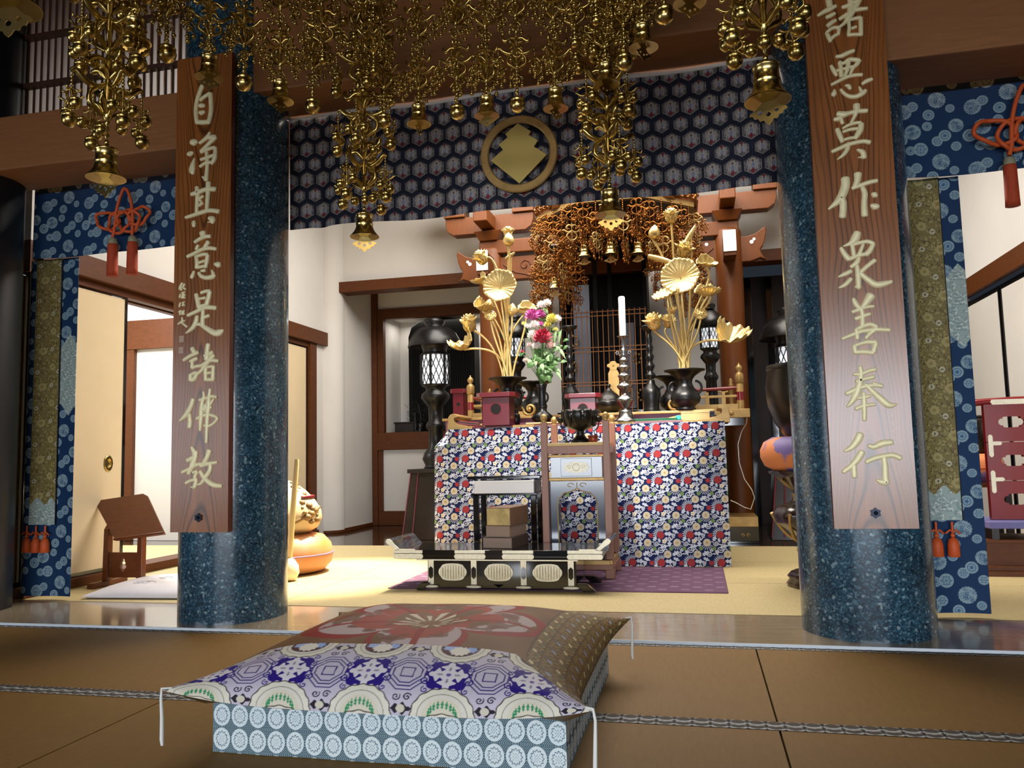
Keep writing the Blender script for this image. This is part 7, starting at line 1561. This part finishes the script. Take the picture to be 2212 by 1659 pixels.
TC = (-0.84, 2.26); TS = 1.07; BZ = 1.745
def proto(mb, name, m):
    o = mb.build(name, m); COL.objects.unlink(o); return o
P_spray = proto(spray(1.15), 'scroll_spray', M_brass); P_big = proto(spray(1.75), 'scroll_spray', M_brass); P_mini = proto(spray(0.62, False), 'small_scroll', M_brass)
P_ball = proto(ball_bell(0.0195), 'jingle_ball', M_brass); P_ballbig = proto(ball_bell(0.0325), 'globe_bell', M_brasslit)
P_bell = proto(bell_mesh(0.052, 0.085), 'bell', M_brasslit); P_bellbig = proto(bell_mesh(0.063, 0.105), 'bell', M_brasslit)
P_clap = proto(clapper_mesh(0.062), 'clapper', M_brasslit); P_clapbig = proto(clapper_mesh(0.085), 'clapper', M_brasslit)
md = MB(); beads((0, 0, 0), (0, 0, -0.034), 0.0032, 0.008, md, 4)
for a_ in (0.0, 1.57, 3.14, 4.71):
    arm(md, a_, [(0, -0.03), (0.012, -0.030), (0.020, -0.042), (0.026, -0.040)], 0.0042, n=4); arm(md, a_, [(0, -0.042), (0.014, -0.050), (0.012, -0.062), (0.0, -0.066)], 0.0032, n=4)
for x, y, z in ((-0.025, 0, -0.074), (0.025, 0, -0.070), (0, 0.02, -0.082), (0, 0, -0.104)):
    md.tube([(x, y, z+0.030), (x, y, z+0.004)], 0.0014, 4); md.ball((x, y, z-0.003), 0.0088, 8); md.ball((x, y, z+0.008), 0.0045, 6)
md.tube([(0, 0, -0.03), (0, 0, -0.09)], 0.0016, 4)
P_drop = proto(md, 'bead_drop', M_brass)
P_chain = proto(beads((0, 0, 0.0), (0, 0, 0.86), 0.0062, 0.0165), 'bead_chain', M_brass)
P_chainbig = proto(beads((0, 0, 0.0), (0, 0, 1.22), 0.0085, 0.023), 'bead_chain', M_brass)
pc = MB(); beads((0, 0, 0), (0, 0, -0.075), 0.0048, 0.012, pc, 5); P_side = proto(pc, 'side_chain', M_brass)
rg = random.Random(21)
def curtain_string(x, y, zb, isbell, label, rot):
    o = thing('hanging_ornament', label, 'hanging ornament', (x, y, zb), rot, 'gilt strings of the outer canopy')
    top = 0.10 if isbell else 0.044
    place(P_chain, o, (0, 0, top))
    if isbell:
        b = place(P_bell, o, (0, 0, 0)); place(P_clap, b, (0, 0, 0.012), rg.uniform(-0.8, 0.8))
    else: place(P_ballbig, o, (0, 0, 0.002))
    for k, z in enumerate((0.225, 0.46, 0.70)):
        s = place(P_spray, o, (0, 0, z+rg.uniform(-0.01, 0.01)), rg.uniform(0, 1.5))
        for q in range(4):
            a = q*math.pi/2+0.3; place(P_drop, s, (0.076*math.cos(a), 0.076*math.sin(a), 0.012+rg.uniform(-0.012, 0.008)), a+1.57)
        place(P_drop, s, (0.004, 0.004, -0.062), rg.uniform(0, 3))
    return o
def corner_pendant(x, y, zb, label, rot):
    o = thing('corner_pendant', label, 'hanging ornament', (x, y, zb), rot, 'large bell pendants at the canopy corners')
    place(P_chainbig, o, (0, 0, 0.115))
    b = place(P_bellbig, o, (0, 0, 0)); place(P_clapbig, b, (0, 0, 0.015), rg.uniform(-0.5, 0.5)-rot)
    for k, z in enumerate((0.315, 0.55, 0.79, 1.03)):
        s = place(P_big, o, (0, 0, z), k*0.4)
        for q in range(4):
            a = q*math.pi/2+0.3+k*0.4; c, n = math.cos(a), math.sin(a); R = 0.116
            sc = place(P_side, o, (R*c, R*n, z+0.022), a)
            for j, (dx, dz) in enumerate(((0.0, -0.172), (-0.034, -0.125), (0.034, -0.125))):
                bl = place(P_ball, sc, (0.0 if j else 0.004, dx, dz+rg.uniform(-0.012, 0.012)), 0); bl.scale = (1.25,)*3 if j == 0 else (1.0,)*3
            place(P_mini, sc, (0, 0, -0.10), rg.uniform(0, 1))
        for q in range(3):
            a = q*2.1+k; bl = place(P_ball, o, (0.045*math.cos(a), 0.045*math.sin(a), z-0.135-0.015*q), 0)
    return o
ang = [math.radians(60*k) for k in range(6)]
cor = {k: (TC[0]+TS*math.cos(a), TC[1]+TS*math.sin(a)) for k, a in enumerate(ang)}   # 0 right, 1 far right, 2 far left, 3 left, 4 near left, 5 near right
corner_pendant(*cor[0], BZ, 'large gilt corner pendant hanging before the board that begins with the character for various', 0.4)
corner_pendant(*cor[1], BZ+0.0, 'large gilt corner pendant hanging in front of the inner gold canopy', 0.2)
corner_pendant(*cor[2], BZ+0.0, 'large gilt corner pendant hanging at the wall end of the hexagon valance', 1.0)
corner_pendant(*cor[3], BZ, 'large gilt corner pendant hanging above the knotted cord with two tassels', 0.8)
corner_pendant(*cor[4], BZ, 'gilt corner pendant whose bell rim is cut by the frame edge, beside the dark lattice', 0.1)
ordw = ('first', 'second', 'third', 'fourth', 'fifth', 'sixth')
FAR = [(-1.264, 3.15), (-1.106, 3.15), (-0.934, 3.15), (-0.804, 3.15), (-0.672, 3.15), (-0.513, 3.16)]
LEFT = [(-1.49, 2.93), (-1.559, 2.79), (-1.647, 2.67), (-1.71, 2.54), (-1.786, 2.40), (-1.80, 2.25)]
RIGHT = [(-0.286, 3.00), (-0.206, 2.906), (-0.128, 2.755), (-0.047, 2.62), (0.034, 2.51), (0.11, 2.39)]
for (L, par, txt) in ((FAR, 1, 'before the navy valance, from the wall end pendant'), (LEFT, 1, 'on the bookstand side, from the wall end pendant'), (RIGHT, 0, 'on the drum stand side, from the inner canopy pendant')):
    for k, (x, y) in enumerate(L):
        isb = k % 2 == par
        curtain_string(x, y, 2.205 if isb else 2.235, isb, '%s gilt string %s' % (ordw[k], txt), rg.uniform(0, 1.5))

for k, (x, y) in enumerate(((-1.24, 2.98), (-1.40, 2.84), (-0.40, 2.98), (-0.30, 2.84))):
    o = thing('short_hanging_ornament', 'short gilt string without a bell inside the outer canopy beside its far corner pendants', 'hanging ornament', (x, y, 2.40), k*0.7, 'short gilt strings of the outer canopy')
    place(P_chain, o, (0, 0, 0.0)); place(P_ball, o, (0, 0, -0.02))
    for z in (0.12, 0.34, 0.56):
        sp = place(P_spray, o, (0, 0, z), rg.uniform(0, 1.5))
        for q in range(4): a = q*math.pi/2+0.3; place(P_drop, sp, (0.076*math.cos(a), 0.076*math.sin(a), 0.0), a+1.57)
# ---------------------------------------------------------------- inner gold canopy before the shrine
IC = Vector((-0.62, 7.05, 0)); IR = 0.70
def flat_scroll(S):
    """flat pierced scroll plate: trefoil head, two wings and a lyre loop on a stem"""
    mb = MB()
    for a in (0.0, math.pi):
        arm(mb, a, [(0.000*S, 0.050*S), (0.020*S, 0.064*S), (0.040*S, 0.052*S), (0.046*S, 0.036*S), (0.034*S, 0.028*S)], 0.0085*S, n=5)
        arm(mb, a, [(0.003*S, 0.016*S), (0.024*S, 0.004*S), (0.046*S, 0.006*S), (0.064*S, 0.020*S), (0.080*S, 0.016*S)], 0.0085*S, n=5)
        arm(mb, a, [(0.004*S, 0.006*S), (0.034*S, -0.010*S), (0.042*S, -0.034*S), (0.026*S, -0.056*S), (0.002*S, -0.066*S)], 0.0075*S, n=5)
    mb.prism([(0, 0.082*S), (0.012*S, 0.062*S), (0.009*S, 0.046*S), (0, 0.040*S), (-0.009*S, 0.046*S), (-0.012*S, 0.062*S)], -0.002*S, 0.002*S)
    mb.tube([(0, 0, 0.07*S), (0, 0, -0.088*S)], 0.004*S, 5)
    for i in range(len(mb.v)): mb.v[i] = (mb.v[i][0], mb.v[i][1]*0.35, mb.v[i][2])
    return mb
Q_plate = proto(flat_scroll(1.0), 'pierced_plate', M_goldpaint); Q_small = proto(flat_scroll(0.5), 'pierced_plate', M_oldgold)
Q_plated = proto(flat_scroll(1.0), 'pierced_plate', M_oldgold); Q_bell = proto(bell_mesh(0.056, 0.088), 'bell', M_brass)
out = [(0, 0.0), (0.2, -0.12), (0.34, -0.28), (0.56, -0.36), (0.60, -0.46), (0.38, -0.52), (0.2, -0.62), (0.06, -0.60), (0, -0.66)]
L_ = [(x*0.09, z*0.09) for x, z in out]+[(-x*0.09, z*0.09) for x, z in out[-2:0:-1]]
Q_clap = proto(plate(MB(), [L_, circ(-0.018, -0.034, 0.006, 8), circ(0.018, -0.034, 0.006, 8)], -0.0015, 0.0015).tube([(0, 0, 0), (0, 0, 0.03)], 0.002, 5), 'clapper', M_goldpaint)
qd = MB()
for k, z in enumerate((0.0, -0.03, -0.06)):
    qd.tube([(0.008*math.cos(a*0.9), 0, z-0.014+0.011*math.sin(a*0.9)) for a in range(7)], 0.0022, 4, closed=True)
qd.ball((0, 0, -0.095), 0.0095, 7, sz=1.4); qd.tube([(0, 0, -0.07), (0, 0, -0.09)], 0.0015, 4)
Q_drop = proto(qd, 'bead_drop', M_oldgold)
_chains = {}
def inner_string(x, y, ztop, zbot, bell, label):
    o = thing('canopy_string', label, 'hanging ornament', (x, y, zbot), 0.0, 'gilt strings of the inner canopy')
    L = round(ztop-zbot, 2); L = max(0.2, L)
    if L not in _chains: _chains[L] = proto(beads((0, 0, 0.09 if bell else 0.0), (0, 0, L), 0.006, 0.018), 'bead_chain', M_oldgold)
    place(_chains[L], o, (0, 0, 0))
    if bell:
        b = place(Q_bell, o, (0, 0, 0)); place(Q_clap, b, (0, 0, -0.012), rg.uniform(-0.6, 0.6))
    z = 0.22 if bell else 0.10; k = 0
    while z < L-0.05:
        p = place(Q_plate if (k*7+int(x*50)) % 3 == 0 else Q_plated, o, (0, -0.008, z), rg.uniform(-0.5, 0.5) if k % 3 else rg.uniform(0.8, 1.6))
        for sx in (-1, 1):
            place(Q_drop, p, (sx*0.072, 0, 0.008), rg.uniform(0, 3)); place(Q_small, p, (sx*0.074, 0.0, -0.05-0.02*(k % 2)), rg.uniform(-0.8, 0.8))
            place(Q_drop, p, (sx*0.035, 0.004, -0.045), rg.uniform(0, 3))
        z += 0.17; k += 1
    return o
fr_ = thing('inner_canopy_frame', 'carved gilt canopy frame with cloud frieze hanging over the shrine', 'canopy', (IC.x, IC.y, 2.84))
pts8 = [(IR*1.04*math.cos(math.radians(22.5+45*k)), IR*1.04*math.sin(math.radians(22.5+45*k))) for k in range(8)]
m = MB()
for k in range(8):
    a, b = pts8[k], pts8[(k+1) % 8]; m.hexa([(a[0]*0.93, a[1]*0.93, 0), (b[0]*0.93, b[1]*0.93, 0), (b[0], b[1], 0), (a[0], a[1], 0)], [(a[0]*0.93, a[1]*0.93, 0.045), (b[0]*0.93, b[1]*0.93, 0.045), (b[0], b[1], 0.045), (a[0], a[1], 0.045)])
m.build('gilt_rail', M_goldpaint, fr_)
m = MB(); rr = random.Random(7)
for k in range(8):
    a, b = Vector(pts8[k]), Vector(pts8[(k+1) % 8])
    for i in range(9):
        p = a+(b-a)*((i+0.5)/9); r = 0.04+0.015*rr.random(); n = p.normalized()*1.02
        m.tube([(p.x*1.02+0.0*i+ (b-a).normalized().x*r*math.cos(q*0.7)*(1-q/14), p.y*1.02+(b-a).normalized().y*r*math.cos(q*0.7)*(1-q/14), 0.085+r*math.sin(q*0.7)*(1-q/14)*0.9) for q in range(10)], [0.013]*10, 6)
m.build('carved_cloud_frieze', M_oldgold, fr_)
MB().lathe([(IR*1.0, 0.03), (IR*1.02, 0.14), (IR*0.9, 0.16), (IR*0.5, 0.24), (0.1, 0.3), (0.06, 0.9)], 8).build('canopy_roof', M_oldgold, fr_)
MB().lathe([(IR*0.93, 0.02), (0.0, 0.06)], 8, caps=False).build('canopy_lining', M_dark, fr_)
def sidez(px, py): return at(px, py, 6.5).z
k = 0
for i in range(40):
    th = math.radians(-180+i*9.0); 
    if i > 20: break
    x, y = IC.x+IR*math.cos(th), IC.y+IR*math.sin(th)
    pxo = abs(th+math.pi/2)/(math.pi/2)                      # 0 at the front, 1 at the sides
    bell = i in (5, 8, 10, 12, 15)
    if bell: zb = {5: 2.18, 8: 2.39, 10: 2.385, 12: 2.38, 15: 2.17}[i]
    else: zb = (2.36 if 0.0 <= pxo < 0.36 else 2.20-0.22*min(1, (pxo-0.36)/0.2))+0.05*math.sin(i*2.3)
    side = 'gilt lotus bunch by the pillar' if th > -math.pi/2 else 'fresh flowers'
    inner_string(x, y, 2.85, zb, bell, ('%s bell string of the inner canopy, from the fresh flowers' % ordw[(5, 8, 10, 12, 15).index(i)]) if bell else 'gilt string of pierced plates without a bell in the inner canopy outer ring')
for i in range(13):
    th = math.radians(-172+i*13.7); x, y = IC.x+IR*0.72*math.cos(th), IC.y+IR*0.72*math.sin(th); pxo = abs(th+math.pi/2)/(math.pi/2)
    inner_string(x, y, 2.85, (2.42 if pxo < 0.45 else 2.08)+0.03*math.sin(i*1.7), False, 'gilt string of pierced plates in the inner row of the shrine canopy')
